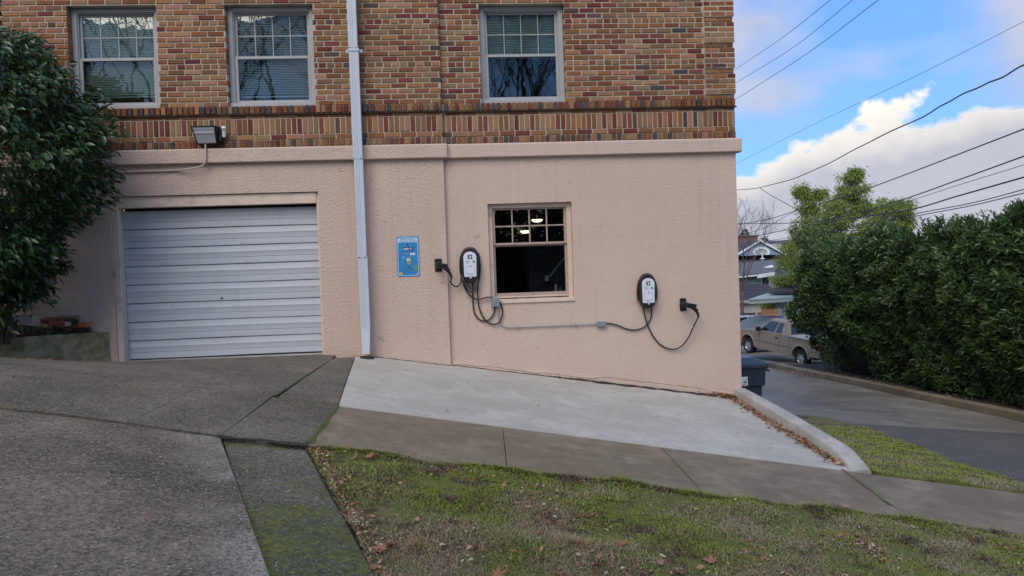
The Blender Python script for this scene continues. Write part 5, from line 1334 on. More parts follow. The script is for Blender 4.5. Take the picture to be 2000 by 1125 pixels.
def bushy(name, label, cat, base, blobs, n, L, Wr, mt, droop=.2, stems=5, hs=3.0, group=None, nb=26, trunkr=.05, obj_n=0):
    """a tree: stems, limbs, and leaves gathered in clumps around limb ends"""
    e = empty(name, base, label, cat, group); mb = MB(); P = []; Dr = []
    tips = []
    for (cx, cy_, cz, rx, ry, rz) in blobs:
        for k in range(nb):
            v = norm(rng.normal(0, 1, (1, 3)))[0]*rng.random()**.4
            tips.append(Vector((cx+v[0]*rx, cy_+v[1]*ry, cz+v[2]*rz)))
    bz = Vector(base)
    for k in range(stems):
        tp = tips[int(rng.integers(len(tips)))]; Q = smooth_path([(rng.normal(0, .15), rng.normal(0, .15), -.2), tuple((tp-bz)*.5+Vector((rng.normal(0, .1), 0, .2))), tuple(tp-bz)], 8)
        mb.tube(Q, [lerp(trunkr, .008, i/(len(Q)-1)) for i in range(len(Q))], 7, cap=False)
        for t in tips[k::stems]:
            best = min(Q, key=lambda q: (q-(t-bz)).length+abs(q.z-(t-bz).z+.3)*.5); branchlets(mb, best, [t-bz], .014, .004, .12, 4)
    per = max(1, n//len(tips))
    for t in tips:
        r = rng.uniform(.11, .30)*min(1.4, hs); q = rng.normal(0, 1, (per, 3))*[r, r, r*.75]*.62
        P.append(np.array(t-bz)+q); Dr.append(q*.8+rng.normal(0, .5*r, (per, 3))+[0, 0, -droop*r])
    P = np.concatenate(P); Dr = np.concatenate(Dr); m_ = len(P)
    nr = norm(rng.normal(0, .6, (m_, 3))+[0, -.3, .7]); Lg = rng.uniform(L*.7, L*1.25, m_)
    mb.build('trunk', M['bark'], e, smooth='all')
    leaves('crown', P, Dr, nr, Lg, Lg*Wr, mt, e)['kind'] = 'stuff'
    return e
def at(px, py, d): v = ray(px, py)*d; return Vector((v.x, d-D, v.z))
def blob(px, py, d, rx, rz): p = at(px, py, d); return (p.x, p.y, p.z, rx, rx*.8, rz)
gz = lambda x, d: zalley(x, d)
bushy('tree', 'narrow light green tree plume standing just right of the blue gabled house', 'tree', (at(1578, 500, 31).x, 31-D, -4.1), [blob(1583, 402, 31, .48, .5), blob(1578, 440, 31, .75, .55), blob(1566, 485, 31, .85, .6), blob(1560, 520, 31, .5, .4), blob(1565, 375, 31, .12, .2), blob(1600, 378, 31, .15, .2)], 8000, .16, .22, M['bamboo'], .9, 4, .9, 'light green trees behind the hedge', 18)
bushy('tree', 'tallest light green feathery tree rising behind the hedge', 'tree', (at(1655, 500, 30).x, 30-D, -4.1), [blob(1664, 368, 30, .50, .55), blob(1642, 405, 30, .85, .6), blob(1622, 440, 30, .9, .6), blob(1698, 402, 30, .65, .5), blob(1650, 465, 30, 1.3, .6), blob(1670, 340, 30, .16, .25), blob(1600, 465, 30, .7, .5)], 15000, .16, .22, M['bamboo'], .9, 5, .9, 'light green trees behind the hedge', 20)
bushy('tree', 'lower light green tree top above the middle of the hedge', 'tree', (at(1735, 500, 29).x, 29-D, -4.0), [blob(1738, 412, 29, .65, .4), blob(1725, 445, 29, .95, .5), blob(1765, 435, 29, .4, .4), blob(1700, 450, 29, .8, .5), blob(1760, 410, 29, .4, .35)], 8500, .16, .22, M['bamboo'], .9, 4, .9, 'light green trees behind the hedge', 20)
bushy('tree', 'yellow green drooping tree in front of the grey roofs left of the hedge', 'tree', (at(1540, 560, 34).x, 34-D, -4.4), [blob(1545, 510, 34, .7, .45), blob(1530, 545, 34, .45, .35), blob(1565, 530, 34, .5, .5), blob(1525, 575, 34, .3, .2), blob(1550, 480, 34, .3, .2), blob(1500, 590, 35, .4, .15)], 6000, .16, .20, M['yellow_leaf'], 1.1, 4, .9, None, 18)

def grow(mb, p, d_, L, r, lv, spread=.55, up=.12, minr=.006, seg=5):
    r = max(r, minr); n = 4; P = [p]; q = p.copy(); dd = d_.copy(); bend = Vector((random.uniform(-1, 1), random.uniform(-1, 1), random.uniform(-.2, .6)))*.16
    for i in range(n):
        dd = (dd+bend/n*2+Vector((0, 0, up))/n).normalized(); q = q+dd*L/n; P.append(q.copy())
    r1 = r*.62; mb.tube(P, [lerp(r, r1, i/n) for i in range(n+1)], max(3, seg), cap=False)
    if lv <= 0: return
    nb = random.choice((2, 3, 3)) if lv > 1 else 3
    for k in range(nb):
        a = Vector((random.uniform(-1, 1), random.uniform(-1, 1), random.uniform(-.4, .8))).normalized(); nd = (dd+a*spread*random.uniform(.7, 1.3)).normalized()
        start = P[-1] if k < 2 else P[2]
        grow(mb, start, nd, L*random.uniform(.62, .86), r1*random.uniform(.6, .85), lv-1, spread, up, minr, seg-1)
def bare_tree(loc, h, r, lv, label, lean=0.0, group=None, fork=1, name='bare_tree', trunk=.34):
    e = empty(name, loc, label, 'tree', group); tk = MB(); br = MB()
    P = smooth_path([(0, 0, -.3), (lean*.4, 0, h*trunk*.5), (lean, 0, h*trunk)], 5); tk.tube(P, [lerp(r*1.2, r*.8, i/(len(P)-1)) for i in range(len(P))], 10); tk.build('trunk', M['bark'], e, smooth='all')
    for k in range(fork+2):
        a = 2*math.pi*k/(fork+2)+random.random(); grow(br, P[-1].copy(), Vector((math.cos(a)*.42, math.sin(a)*.42, 1)).normalized(), h*.19, r*.6, lv, .6)
    br.build('branches', M['bark'], e, smooth='all')
random.seed(21)
p = at(1442, 440, 40); bare_tree((p.x+.1, p.y, -4.6), 8.6, .09, 5, 'leafless tree with fine twigs showing past the corner of the brick building')
# trees across the street: they show in the panes of the upper windows
for k, (x, y, h, r, where) in enumerate(((-10.5, -21, 20, .17, 'at the uphill end of the row'), (-8.2, -19, 19, .15, 'second in the row'), (-6.0, -21.5, 21, .18, 'third in the row'), (-3.9, -19.5, 18, .14, 'fourth in the row, standing close to the kerb'), (-2.2, -22, 21, .17, 'fifth in the row'), (-.4, -20, 19, .14, 'sixth in the row'), (1.3, -21.5, 21, .17, 'seventh in the row'), (3.0, -19.5, 20, .14, 'eighth in the row'), (5.0, -22, 21, .18, 'ninth in the row'), (7.5, -21, 20, .17, 'at the downhill end of the row'))):
    bare_tree((x, y, zs(x)-.4), h, r, 6, 'tall leafless street tree across the road, '+where, random.uniform(-.8, .8), 'street trees across the road', 2, trunk=.20)
def reflection_hedge():  # unseen hedge with a dark core, added to darken the lower window's reflection
    base = (0, -24.5, -3.2); e = empty('added_reflection_hedge', base, 'unseen evergreen hedge added across the road to darken the lower window reflection', 'hedge'); n = 26000
    x = rng.uniform(-16, 16, n); z = rng.uniform(-.5, 6.2, n); P = np.stack([x, np.abs(rng.normal(0, .25, n))*-1+.9, z], 1); P[:, 1] += .5*noise3(P, .6); P[:, 2] += .8*noise3(P, .35, 4)-.1*x
    leaves('foliage', P, norm(rng.normal(0, 1, (n, 3))), norm(rng.normal(0, .6, (n, 3))+[0, 1, .6]), rng.uniform(.3, .5, n), .2, M['laurel'], e)['kind'] = 'stuff'
    mb = MB(); mb.box(-16, 16, -1.2, .5, -3, 4.4); mb.build('dark_core', M['bark_dark'], e)
reflection_hedge()
random.seed(5)
# dark conifer tip and neighbours far off
def conifer(px, pyt, pyb, d, label):
    t, b_ = at(px, pyt, d), at(px, pyb, d); base = (t.x, t.y, -8.5); h = t.z+8.5; n = 2600
    f = rng.random(n)**.7; zz_ = h*(1-f*.8); rad = h*.17*f*(.55+.45*rng.random(n)); a = rng.uniform(0, 6.28, n)
    P = np.stack([rad*np.cos(a), rad*np.sin(a), zz_-rad*.25], 1); Dr = np.stack([np.cos(a), np.sin(a), np.full(n, -.2)], 1)+rng.normal(0, .25, (n, 3))
    e = empty('conifer', base, label, 'tree'); MB().tube([(0, 0, -1), (0, 0, h*.97)], [.18, .02], 7).build('trunk', M['bark'], e); leaves('crown', P, Dr, norm(rng.normal(0, .4, (n, 3))+[0, 0, 1]), rng.uniform(.35, .6, n), .12, M['conifer'], e)['kind'] = 'stuff'
conifer(1455, 446, 470, 78, 'far dark conifer top over the roof ridge beside the leafless tree')
conifer(1493, 461, 470, 90, 'small far conifer tip showing over the middle of the dark roof ridge')

# ================================================================== HOUSES DOWN THE HILL
M['slate'] = mat('grey_shingles', (.065, .06, .068), .9, .25, 6, .01, 40, col2=(.09, .085, .09), c2scale=1.5)
M['shingle_l'] = mat('pale_grey_shingles', (.12, .12, .125), .9, .2, 4, .01, 40)
M['dark_roof'] = mat('dark_shingles', (.045, .042, .048), .9, .3, 5, .01, 40)
M['blue_wall'] = mat('blue_grey_siding', (.20, .25, .33), .8, .08, 3)
M['white_trim'] = mat('white_trim', (.62, .64, .67), .6, .05, 5)
M['sage'] = mat('sage_wall', (.30, .36, .34), .8, .1, 3)
M['brown_wall'] = mat('orange_brown_wall', (.32, .17, .09), .8, .15, 4)
M['grey_wood'] = mat('grey_painted_wood', (.26, .31, .33), .7, .1, 6)
M['cream'] = mat('cream_wall', (.42, .38, .35), .8, .08, 3)
def shingles(e, a, b, c, d_, rows, mt, name='shingle_course'):
    """courses lapped up a roof slope a-b (eave) to d-c (ridge); each course one part"""
    a, b, c, d_ = map(Vector, (a, b, c, d_)); n = (b-a).cross(d_-a).normalized()
    if n.z < 0: n = -n
    for i in range(rows):
        t0, t1 = i/rows, (i+1.12)/rows; t1 = min(t1, 1)
        q = [a.lerp(d_, t0)+n*.035, b.lerp(c, t0)+n*.035, b.lerp(c, t1)+n*.012, a.lerp(d_, t1)+n*.012]; lo = [v-n*.03 for v in q]
        MB().add([tuple(v) for v in q+lo], [(0, 1, 2, 3), (7, 6, 5, 4), (0, 4, 5, 1), (1, 5, 6, 2), (2, 6, 7, 3), (3, 7, 4, 0)]).build(name, mt, e)
def house_blue():
    d = 62; c = at(1484, 500, d); bz = -8.0; e = empty('house', (c.x, c.y, bz), 'house with dark shingle roof and a blue gable with round white window', 'house')
    W = lambda px, py, dd=d: tuple(at(px, py, dd)-Vector((c.x, c.y, bz)))
    s = d/FPX
    # main roof: ridge at the skyline, running across
    r0, r1 = W(1395, 474, 68), W(1548, 469, 68); e0, e1 = W(1388, 527, 57), W(1562, 521, 57)
    MB().add([e0, e1, r1, r0, (e1[0], r1[1]*2-e1[1], e1[2]), (e0[0], r0[1]*2-e0[1], e0[2])], [(0, 1, 2, 3), (3, 2, 4, 5), (0, 3, 5), (1, 4, 2)]).build('roof', M['slate'], e)
    shingles(e, e0, e1, r1, r0, 8, M['slate'])
    MB().box(e0[0]+.4, e1[0]-.4, e0[1]+.6, r0[1]*2-e0[1]-.6, 0, e0[2]-.05).build('wall', M['blue_wall'], e)
    # gable dormer with siding courses
    ap_, gl, gr_ = W(1484, 474, 59.5), W(1441, 500, 59.5), W(1528, 497, 59.5); zb_ = min(gl[2], gr_[2]); y = gl[1]; hgt = ap_[2]-zb_; wd = (gr_[0]-gl[0])/2; cx = (gl[0]+gr_[0])/2
    g = MB().prism([(cx-wd*.95, zb_), (cx+wd*.95, zb_), (cx, ap_[2]-.05)], y, y+5); go = g.build('gable', M['blue_wall'], e)
    for i in range(6):
        t0, t1 = i/6.5, (i+.92)/6.5; w0, w1_ = wd*.93*(1-t0), wd*.93*(1-t1)
        MB().prism([(cx-w0, zb_+hgt*t0), (cx+w0, zb_+hgt*t0), (cx+w1_, zb_+hgt*t1), (cx-w1_, zb_+hgt*t1)], y-.03, y-.002).build('siding_board', M['blue_wall'], go)
    for sx in (-1, 1):
        a, b_ = Vector((cx, y-.15, ap_[2]+.08)), Vector((cx+sx*(wd+.25), y-.15, zb_-.08)); n = Vector((sx*.5, 0, .85)).normalized()*.13
        MB().add([tuple(v) for v in (a, b_, b_+Vector((0, 0, .17)), a+Vector((0, 0, .17)))]+[tuple(v+Vector((0, .14, 0))) for v in (a, b_, b_+Vector((0, 0, .17)), a+Vector((0, 0, .17)))], [(0, 1, 2, 3), (7, 6, 5, 4), (3, 2, 6, 7), (0, 4, 5, 1), (1, 5, 6, 2)]).build('bargeboard', M['white_trim'], e)
        a2, b2 = a+Vector((0, .1, .17)), b_+Vector((0, .1, .17)); MB().add([tuple(a2), tuple(b2), tuple(b2+Vector((0, 5, 0))), tuple(a2+Vector((0, 5, 0)))], [(0, 1, 2, 3)]).build('gable_roof', M['slate'], e)
    wx, wy, wz = W(1486, 492, 59.5); rr = .46
    el = lambda rx, rz, n=20: [(wx+rx*math.cos(2*math.pi*k/n), max(zb_+.02, wz-.05+rz*math.sin(2*math.pi*k/n))) for k in range(n)]
    wn = ring(el(.72*rr/.46, .46), el(.50, .30), y-.12, y-.03).build('window', M['white_trim'], e); MB().prism(el(.50, .30), y-.05, y-.035).build('pane', M['sage'], wn)
    MB().prism([(cx+.9, zb_+.9), (cx+2.4, zb_+.95), (cx+2.75, zb_+.55), (cx+1.5, zb_+.5)], y+1.5, y+1.6).build('roof_hatch', M['cream'], e)
    vx = W(1489, 503, 58.5); MB().tube([(vx[0], vx[1], vx[2]-.3), (vx[0], vx[1], vx[2]+.35)], .05).lathe([(.22, -.02), (.2, .03), (0, .05)], 12, Matrix.Translation((vx[0], vx[1], vx[2]-.1))).build('roof_vent', M['white_trim'], e)
    ch = W(1455, 466, 67); MB().cbox(ch[0]-.85, ch[0]+.95, ch[1]-.6, ch[1]+.6, ch[2]-1.2, ch[2]+.15, .03).cbox(ch[0]-.98, ch[0]+1.08, ch[1]-.7, ch[1]+.7, ch[2]+.15, ch[2]+.27, .02).build('chimney', mat('far_chimney_brick', (.17, .10, .08), .9, .2, 5), e)
house_blue()
def house_grey():
    d = 50; c = at(1470, 545, d); bz = -7.2; e = empty('house', (c.x, c.y, bz), 'low house with pale grey roof, white fascia and sage green wall', 'house'); W = lambda px, py, dd=d: tuple(at(px, py, dd)-Vector((c.x, c.y, bz)))
    e0, e1, r1, r0 = W(1390, 545, 46), W(1512, 531, 46), W(1535, 505, 52), W(1400, 520, 52)
    MB().add([e0, e1, r1, r0, (r1[0]+.5, r1[1]+6, e1[2]-.3), (r0[0], r0[1]+6, e0[2]-.3)], [(0, 1, 2, 3), (3, 2, 4, 5), (0, 3, 5), (1, 4, 2)]).build('roof', M['shingle_l'], e); shingles(e, e0, e1, r1, r0, 7, M['shingle_l'])
    a, b_ = Vector(e0), Vector(W(1480, 536, 46)); c_, d_ = Vector(W(1480, 536, 45.9)), Vector(e1)
    for p, q, h in ((a, b_, .10), (c_, d_+Vector((0, -.1, 0)), .24)):
        MB().add([tuple(v) for v in (p, q, q-Vector((0, 0, h)), p-Vector((0, 0, h)))]+[tuple(v+Vector((0, .12, 0))) for v in (p, q, q-Vector((0, 0, h)), p-Vector((0, 0, h)))], [(3, 2, 1, 0), (4, 5, 6, 7), (0, 1, 5, 4), (2, 3, 7, 6), (1, 2, 6, 5)]).build('fascia', M['white_trim'], e)
    MB().box(e0[0]+.3, e1[0]-.1, e0[1]+.7, e0[1]+8, 0, min(e0[2], e1[2])-.06).build('wall', M['sage'], e)
    wx = W(1494, 550, 46.7); w = MB().cbox(wx[0]-.30, wx[0]+.30, e0[1]+.62, e0[1]+.72, wx[2]-.5, wx[2]+.5, .02).build('window', M['white_trim'], e); MB().box(wx[0]-.22, wx[0]+.22, e0[1]+.60, e0[1]+.622, wx[2]-.42, wx[2]+.42).build('pane', M['car_glass'], w)
    s0, s1 = Vector(W(1496, 525, 48)), Vector(W(1512, 520, 48)); MB().add([tuple(v) for v in (s0, s1, s1+Vector((.05, .5, .10)), s0+Vector((.05, .5, .10)))]+[tuple(v-Vector((0, 0, .1))) for v in (s0, s1, s1+Vector((.05, .5, .10)), s0+Vector((.05, .5, .10)))], [(0, 1, 2, 3), (7, 6, 5, 4), (0, 4, 5, 1)]).build('skylight', M['white_trim'], e)
house_grey()
def brown_garage():
    d = 42; c = at(1475, 600, d); bz = -5.4; e = empty('garage_building', (c.x, c.y, bz), 'orange brown timber garage with a dark shingle roof below the pale grey one', 'garage'); W = lambda px, py, dd=d: tuple(at(px, py, dd)-Vector((c.x, c.y, bz)))
    e0, e1, r1, r0 = W(1400, 589, 40.5), W(1535, 583, 40.5), W(1500, 556, 45), W(1400, 549, 45)
    MB().add([e0, e1, r1, r0, (r1[0]+.4, r1[1]+4, e1[2]), (r0[0], r0[1]+4, e0[2])], [(0, 1, 2, 3), (3, 2, 4, 5), (0, 3, 5), (1, 4, 2)]).build('roof', M['dark_roof'], e); shingles(e, e0, e1, r1, r0, 7, M['dark_roof'])
    MB().box(e0[0], e1[0], e0[1]-.04, e0[1]+.04, e0[2]-.14, e0[2]+.02).build('fascia', M['cream'], e)
    y = e0[1]+.35; wl = MB().box(e0[0]+.2, e1[0]-.3, y, y+6, 0, e0[2]-.02).build('wall', M['brown_wall'], e)
    z = 1.0; z1_ = W(1470, 605, 41)[2]
    while z < e0[2]-.75: MB().prism([(y-.035, z), (y-.015, z+.22), (y, z+.22), (y, z)], e0[0]+.25, e1[0]-.35, 'x').build('siding_board', M['brown_wall'], e); z += .24
    MB().box(e0[0]+.25, W(1483, 600, 41)[0], y-.10, y-.04, e0[2]-.72, e0[2]-.16).build('header_panel', M['cream'], e)
    for px, mm in ((1466, M['red_paint']), (1472, M['grey_wood'])):
        x = W(px, 605, 41)[0]; MB().box(x-.12, x+.12, y-.16, y-.11, e0[2]-1.7, e0[2]-.72).build('door_panel', mm, e)
brown_garage()
def carport():
    d = 34; p0, p1 = at(1464, 584, 32), at(1549, 586, 32); c = at(1533, 640, 33); bz = zalley(c.x, 33)-.05; e = empty('carport', (c.x, c.y, bz), 'small grey carport with slate gable roof and diagonal brace behind the tan pickup', 'carport'); W = lambda px, py, dd=33: tuple(at(px, py, dd)-Vector((c.x, c.y, bz)))
    a, b_ = Vector(W(1463, 585, 32)), Vector(W(1549, 580, 32)); 
    MB().add([tuple(v) for v in (a, b_, b_-Vector((0, 0, .20)), a-Vector((0, 0, .20)))]+[tuple(v+Vector((0, .08, 0))) for v in (a, b_, b_-Vector((0, 0, .20)), a-Vector((0, 0, .20)))], [(3, 2, 1, 0), (4, 5, 6, 7), (0, 1, 5, 4), (2, 3, 7, 6), (0, 4, 7, 3)]).build('eave_beam', M['grey_wood'], e)
    # skirt roof, then the steeper gable roof
    s0, s1, s2, s3 = a+Vector((-.03, -.05, .02)), Vector(W(1600, 577, 32)), Vector(W(1600, 570, 34)), Vector(W(1500, 572, 34))
    MB().add([tuple(v) for v in (s0, s1, s2, s3)]+[tuple(v-Vector((0, 0, .05))) for v in (s0, s1, s2, s3)], [(0, 1, 2, 3), (7, 6, 5, 4), (0, 4, 5, 1), (3, 7, 4, 0)]).build('eave_roof', M['sage'], e)
    r = [Vector(W(1502, 571, 33)), Vector(W(1640, 568, 33)), Vector(W(1640, 545, 36.5)), Vector(W(1552, 543, 36.5))]
    MB().add([tuple(v) for v in r]+[tuple(v-Vector((0, 0, .08))) for v in r], [(0, 1, 2, 3), (7, 6, 5, 4), (0, 4, 5, 1), (3, 7, 4, 0)]).build('roof', M['slate'], e); shingles(e, r[0], r[1], r[2], r[3], 6, M['slate'])
    px = W(1533, 600, 32.6); zt_ = a.z-.12
    MB().cbox(px[0]-.11, px[0]+.07, px[1]-.09, px[1]+.09, 0, zt_, .01).build('post', M['grey_wood'], e)
    q0, q1 = Vector(W(1506, 586, 32.6)), Vector(W(1533, 606, 32.6)); MB().tube([tuple(q0), tuple(q1)], .065, 4).build('brace', M['grey_wood'], e)
    MB().cbox(px[0]+.35, px[0]+4.5, px[1]+.5, px[1]+.9, 0, zt_, .01).build('wall', M['cream'], e)
    for k in range(9): MB().cbox(px[0]+.37+k*.30, px[0]+.64+k*.30, px[1]+.46, px[1]+.498, .05, zt_, .006).build('wall_board', M['cream'], e)
    MB().cbox(px[0]+.12, px[0]+.34, px[1]+.3, px[1]+.42, 0, zt_+.1, .01).build('corner_board', M['white_trim'], e)
carport()

# ================================================================== VEHICLES
def frame_at(pr, pf):
    v = (pf-pr); yaw = math.atan2(v.y, v.x); pitch = -math.atan2(v.z, math.hypot(v.x, v.y)); return yaw, pitch
def wheel(e, x, y, r, w, side, rimm):
    o = empty_child('wheel', e, (x, y, r))
    rot = Matrix.Rotation(R(90*side), 4, 'X')
    MB().lathe([(r*.62, -w/2), (r*.92, -w/2), (r, -w*.36), (r, w*.36), (r*.92, w/2), (r*.62, w/2), (r*.6, w*.3)], 28, rot).build('tyre', M['tyre'], o, smooth=True)
    mb = MB().lathe([(r*.62, w*.46), (r*.58, w*.30), (r*.55, w*.25), (r*.53, -.02), (r*.3, w*.05)], 28, rot)
    for k in range(6):
        a = k*math.pi/3; mb.prism([(r*.1, -r*.10), (r*.56, -r*.13), (r*.56, r*.13), (r*.1, r*.10)], w*.22, w*.36, 'z', mx=rot @ Matrix.Rotation(a, 4, 'Z'))
    mb.lathe([(0, w*.42), (r*.13, w*.40), (r*.16, w*.30)], 14, rot); mb.build('rim', rimm, o, smooth=True)
def empty_child(name, parent, loc):
    o = bpy.data.objects.new(name, None); o.empty_display_size = .1; o.location = loc; link(o, parent); return o
def arch(cx, cz, r, n=10, a0=180, a1=0): return [(cx+r*math.cos(R(lerp(a0, a1, k/n))), max(cz+r*math.sin(R(lerp(a0, a1, k/n))), .0)) for k in range(n+1)]
def pickup():
    pr, pf = at(1567, 717, 26), at(1465, 690, 29.1); yaw, pit = frame_at(pr, pf); mid = pr
    off = Vector((math.sin(yaw), -math.cos(yaw), 0))       # right side of the vehicle
    e = empty('pickup_truck', pr+off*.0, 'tan extended cab pickup truck parked beyond the end of the hedge', 'pickup truck'); e.rotation_euler = (0, pit, yaw); e.scale = (1, 1, .93)
    # local: x forward, y to the vehicle's left; its left side faces the camera at y = +.0
    Wd = 1.70; y1, y0 = .10, .10-Wd
    r_ = .345
    low = [(-1.06, .52), (-1.08, 1.10), (.66, 1.12), (.66, 1.16), (2.38, 1.14), (2.62, 1.12), (3.50, 1.03), (3.80, .95), (3.90, .80), (3.92, .50), (3.80, .40), (3.19+.44, .40)]
    low += arch(3.19, .40, .44, 10, 0, 180)[1:] + [(3.19-.44, .34)] + [(.44, .34)] + arch(0, .40, .44, 10, 0, 180) + [(-.60, .48)]
    MB().prism(low, y0, y1, 'y').build('body', M['truck'], e, bevel=.035)
    MB().box(-.5, .5, y0+.25, y1-.25, .35, 1.0).box(2.7, 3.7, y0+.25, y1-.25, .35, .95).build('wheel_wells', M['black'], e)
    # cab
    b = [(.68, 1.14), (2.60, 1.13)]; t = [(.82, 1.66), (1.95, 1.68)]; ins = .13
    vs = [(.68, y1-.01, 1.13), (2.62, y1-.03, 1.10), (2.62, y0+.03, 1.10), (.68, y0+.01, 1.13), (.84, y1-ins, 1.64), (1.86, y1-ins, 1.66), (1.86, y0+ins, 1.66), (.84, y0+ins, 1.64), (1.05, y1-ins-.12, 1.70), (1.70, y1-ins-.12, 1.71), (1.70, y0+ins+.12, 1.71), (1.05, y0+ins+.12, 1.70)]
    MB().add(vs, [(0, 1, 5, 4), (1, 2, 6, 5), (2, 3, 7, 6), (3, 0, 4, 7), (4, 5, 9, 8), (5, 6, 10, 9), (6, 7, 11, 10), (7, 4, 8, 11), (8, 9, 10, 11)]).build('cab', M['truck'], e, bevel=.03)
    V = [Vector(v) for v in vs]
    def pane(a, b_, c, d_, u0, u1, t0, t1, nm='window', mm=None, off=.006):
        n = (b_-a).cross(d_-a).normalized(); f = lambda u, t: a.lerp(b_, u).lerp(d_.lerp(c, u), t)
        c0 = (V[8]+V[10])/2-Vector((0, 0, .3)); n = n if n.dot(a-c0) > 0 else -n
        q = [f(u0, t0), f(u1, t0), f(u1, t1), f(u0, t1)]; q = [p+n*off for p in q]; lo = [p-n*.02 for p in q]
        MB().add([tuple(p) for p in q+lo], [(0, 1, 2, 3), (7, 6, 5, 4), (0, 4, 5, 1), (1, 5, 6, 2), (2, 6, 7, 3), (3, 7, 4, 0)]).build(nm, mm or M['car_glass'], e)
    for S in ((0, 1, 5, 4), (3, 2, 6, 7)):
        a, b_, c, d_ = [V[i] for i in S]; pane(a, b_, c, d_, .47, .93, .06, .86); pane(a, b_, c, d_, .22, .42, .06, .86)
    pane(V[0], V[3], V[7], V[4], .07, .93, .08, .86, 'rear_window'); pane(V[1], V[2], V[6], V[5], .06, .94, .06, .94, 'windscreen')
    # door seams, trim line, handle, arch flares
    mb = MB()
    for x in (1.22, 2.42): mb.box(x-.006, x+.006, y1-.004, y1+.003, .42, 1.10)
    mb.box(.655, .668, y1-.004, y1+.003, .45, 1.12); mb.build('door_seam', M['black'], e)
    MB().box(-1.03, -.46, y1, y1+.006, .70, .735).box(.46, 2.74, y1, y1+.006, .66, .70).build('trim_line', M['truck_lo'], e)
    MB().cbox(1.30, 1.43, y1, y1+.02, .93, .98, .004).build('door_handle', M['black'], e)
    for cx in (0, 3.19):
        o_ = arch(cx, .40, .50, 12, 0, 180); i_ = arch(cx, .40, .44, 12, 0, 180); n = 13
        vs2 = [(p[0], y1+.025, p[1]) for p in o_]+[(p[0], y1+.035, p[1]) for p in i_]+[(p[0], y1-.01, p[1]) for p in o_]+[(p[0], y1-.01, p[1]) for p in i_]
        MB().add(vs2, [f for i in range(n-1) for f in ((i, i+1, n+i+1, n+i), (2*n+i, 2*n+i+1, i+1, i), (n+i, n+i+1, 3*n+i+1, 3*n+i))]).build('wheel_arch', M['truck'], e, smooth=True)
    # bed cover and rail
    MB().cbox(-1.04, .62, y0+.03, y1-.03, 1.10, 1.15, .01).build('bed_cover', M['cream'], e); MB().cbox(-1.08, .66, y1-.03, y1+.022, 1.085, 1.125, .008).build('bed_rail', M['truck_lo'], e)
    for yy in (y1, y0): 
        MB().cbox(-1.10, -.90, min(yy, yy-.0)-.12 if yy == y1 else yy-.012, yy+.012 if yy == y1 else yy+.12, .78, 1.02, .01).build('tail_light', M['red_lamp'], e)
        MB().cbox(3.78, 3.93, yy-.25 if yy == y1 else yy-.01, yy+.01 if yy == y1 else yy+.25, .72, .88, .01).build('headlight', M['white_plastic'], e)
    MB().cbox(-1.24, -1.05, y0+.05, y1-.05, .42, .58, .02).build('rear_bumper', M['black'], e); MB().cbox(3.86, 4.02, y0-.0, y1+.0, .40, .60, .03).build('front_bumper', M['chrome'], e)
    MB().cbox(2.28, 2.42, y1+.03, y1+.22, 1.12, 1.30, .03).cbox(2.32, 2.38, y1-.05, y1+.05, 1.14, 1.19, .008).build('door_mirror', M['black'], e)
    for x in (0, 3.19):
        wheel(e, x, y1-.115, r_, .23, -1, M['rim']); wheel(e, x, y0+.115, r_, .23, 1, M['rim'])
pickup()
def covered_car():
    c = at(1480, 655, 33.2); bz = zalley(c.x, 33)-.03; e = empty('covered_car', (c.x, c.y, bz), 'red car with a loose grey cover thrown over its cabin in front of the pickup', 'car'); e.rotation_euler = (0, 0, R(180+14))
    # local x: nose to the left of the picture
    low = [(-2.1, .35), (-2.1, .85), (-1.0, .93), (.7, .93), (1.5, .86), (2.0, .70), (2.08, .40), (1.75, .30)]+arch(1.35, .32, .37, 8, 0, 180)+arch(-1.3, .32, .37, 8, 0, 180)+[(-2.0, .3)]
    MB().prism(low, -.85, .85, 'y').build('body', M['red_paint'], e, bevel=.05)
    MB().cbox(.95, 1.95, -.6, .6, .84, .88, .02, mx=Matrix.Rotation(R(6), 4, 'Y')).build('hood_panel', M['silver'], e)
    for x in (1.35, -1.3):
        wheel(e, x, -.74, .31, .2, 1, M['rim']); wheel(e, x, .74, .31, .2, -1, M['rim'])
    vs = []; fs = []; nx_, ny_ = 44, 22
    for i in range(nx_+1):
        x = lerp(-2.25, 1.25, i/nx_)
        for j in range(ny_+1):
            s = lerp(-1, 1, j/ny_); h = np.interp(x, [-2.25, -1.6, -.9, -.3, .3, 1.25], [.80, 1.18, 1.62, 1.66, 1.40, .86]); w = .92
            yy = math.copysign(min(abs(s)*1.35, 1), s); drop = max(0, abs(s)-.74)/.26
            z = h-.10*abs(yy)**2.5-drop*(h-.55)*.85; p = Vector((x, yy*w*(1-.12*(h-.9)*(1-drop)), z)); f = noise.noise(Vector((x*2.2, yy*1.5, 3)))*.055+.03*math.sin(x*9+yy*6)*abs(yy)
            vs.append((p.x, p.y+math.copysign(f, s)*.6, p.z+f*.8))
    for i in range(nx_):
        for j in range(ny_): fs.append((i*(ny_+1)+j, (i+1)*(ny_+1)+j, (i+1)*(ny_+1)+j+1, i*(ny_+1)+j+1))
    MB().add(vs, fs).build('cover', M['tarp'], e, smooth='all')
covered_car()
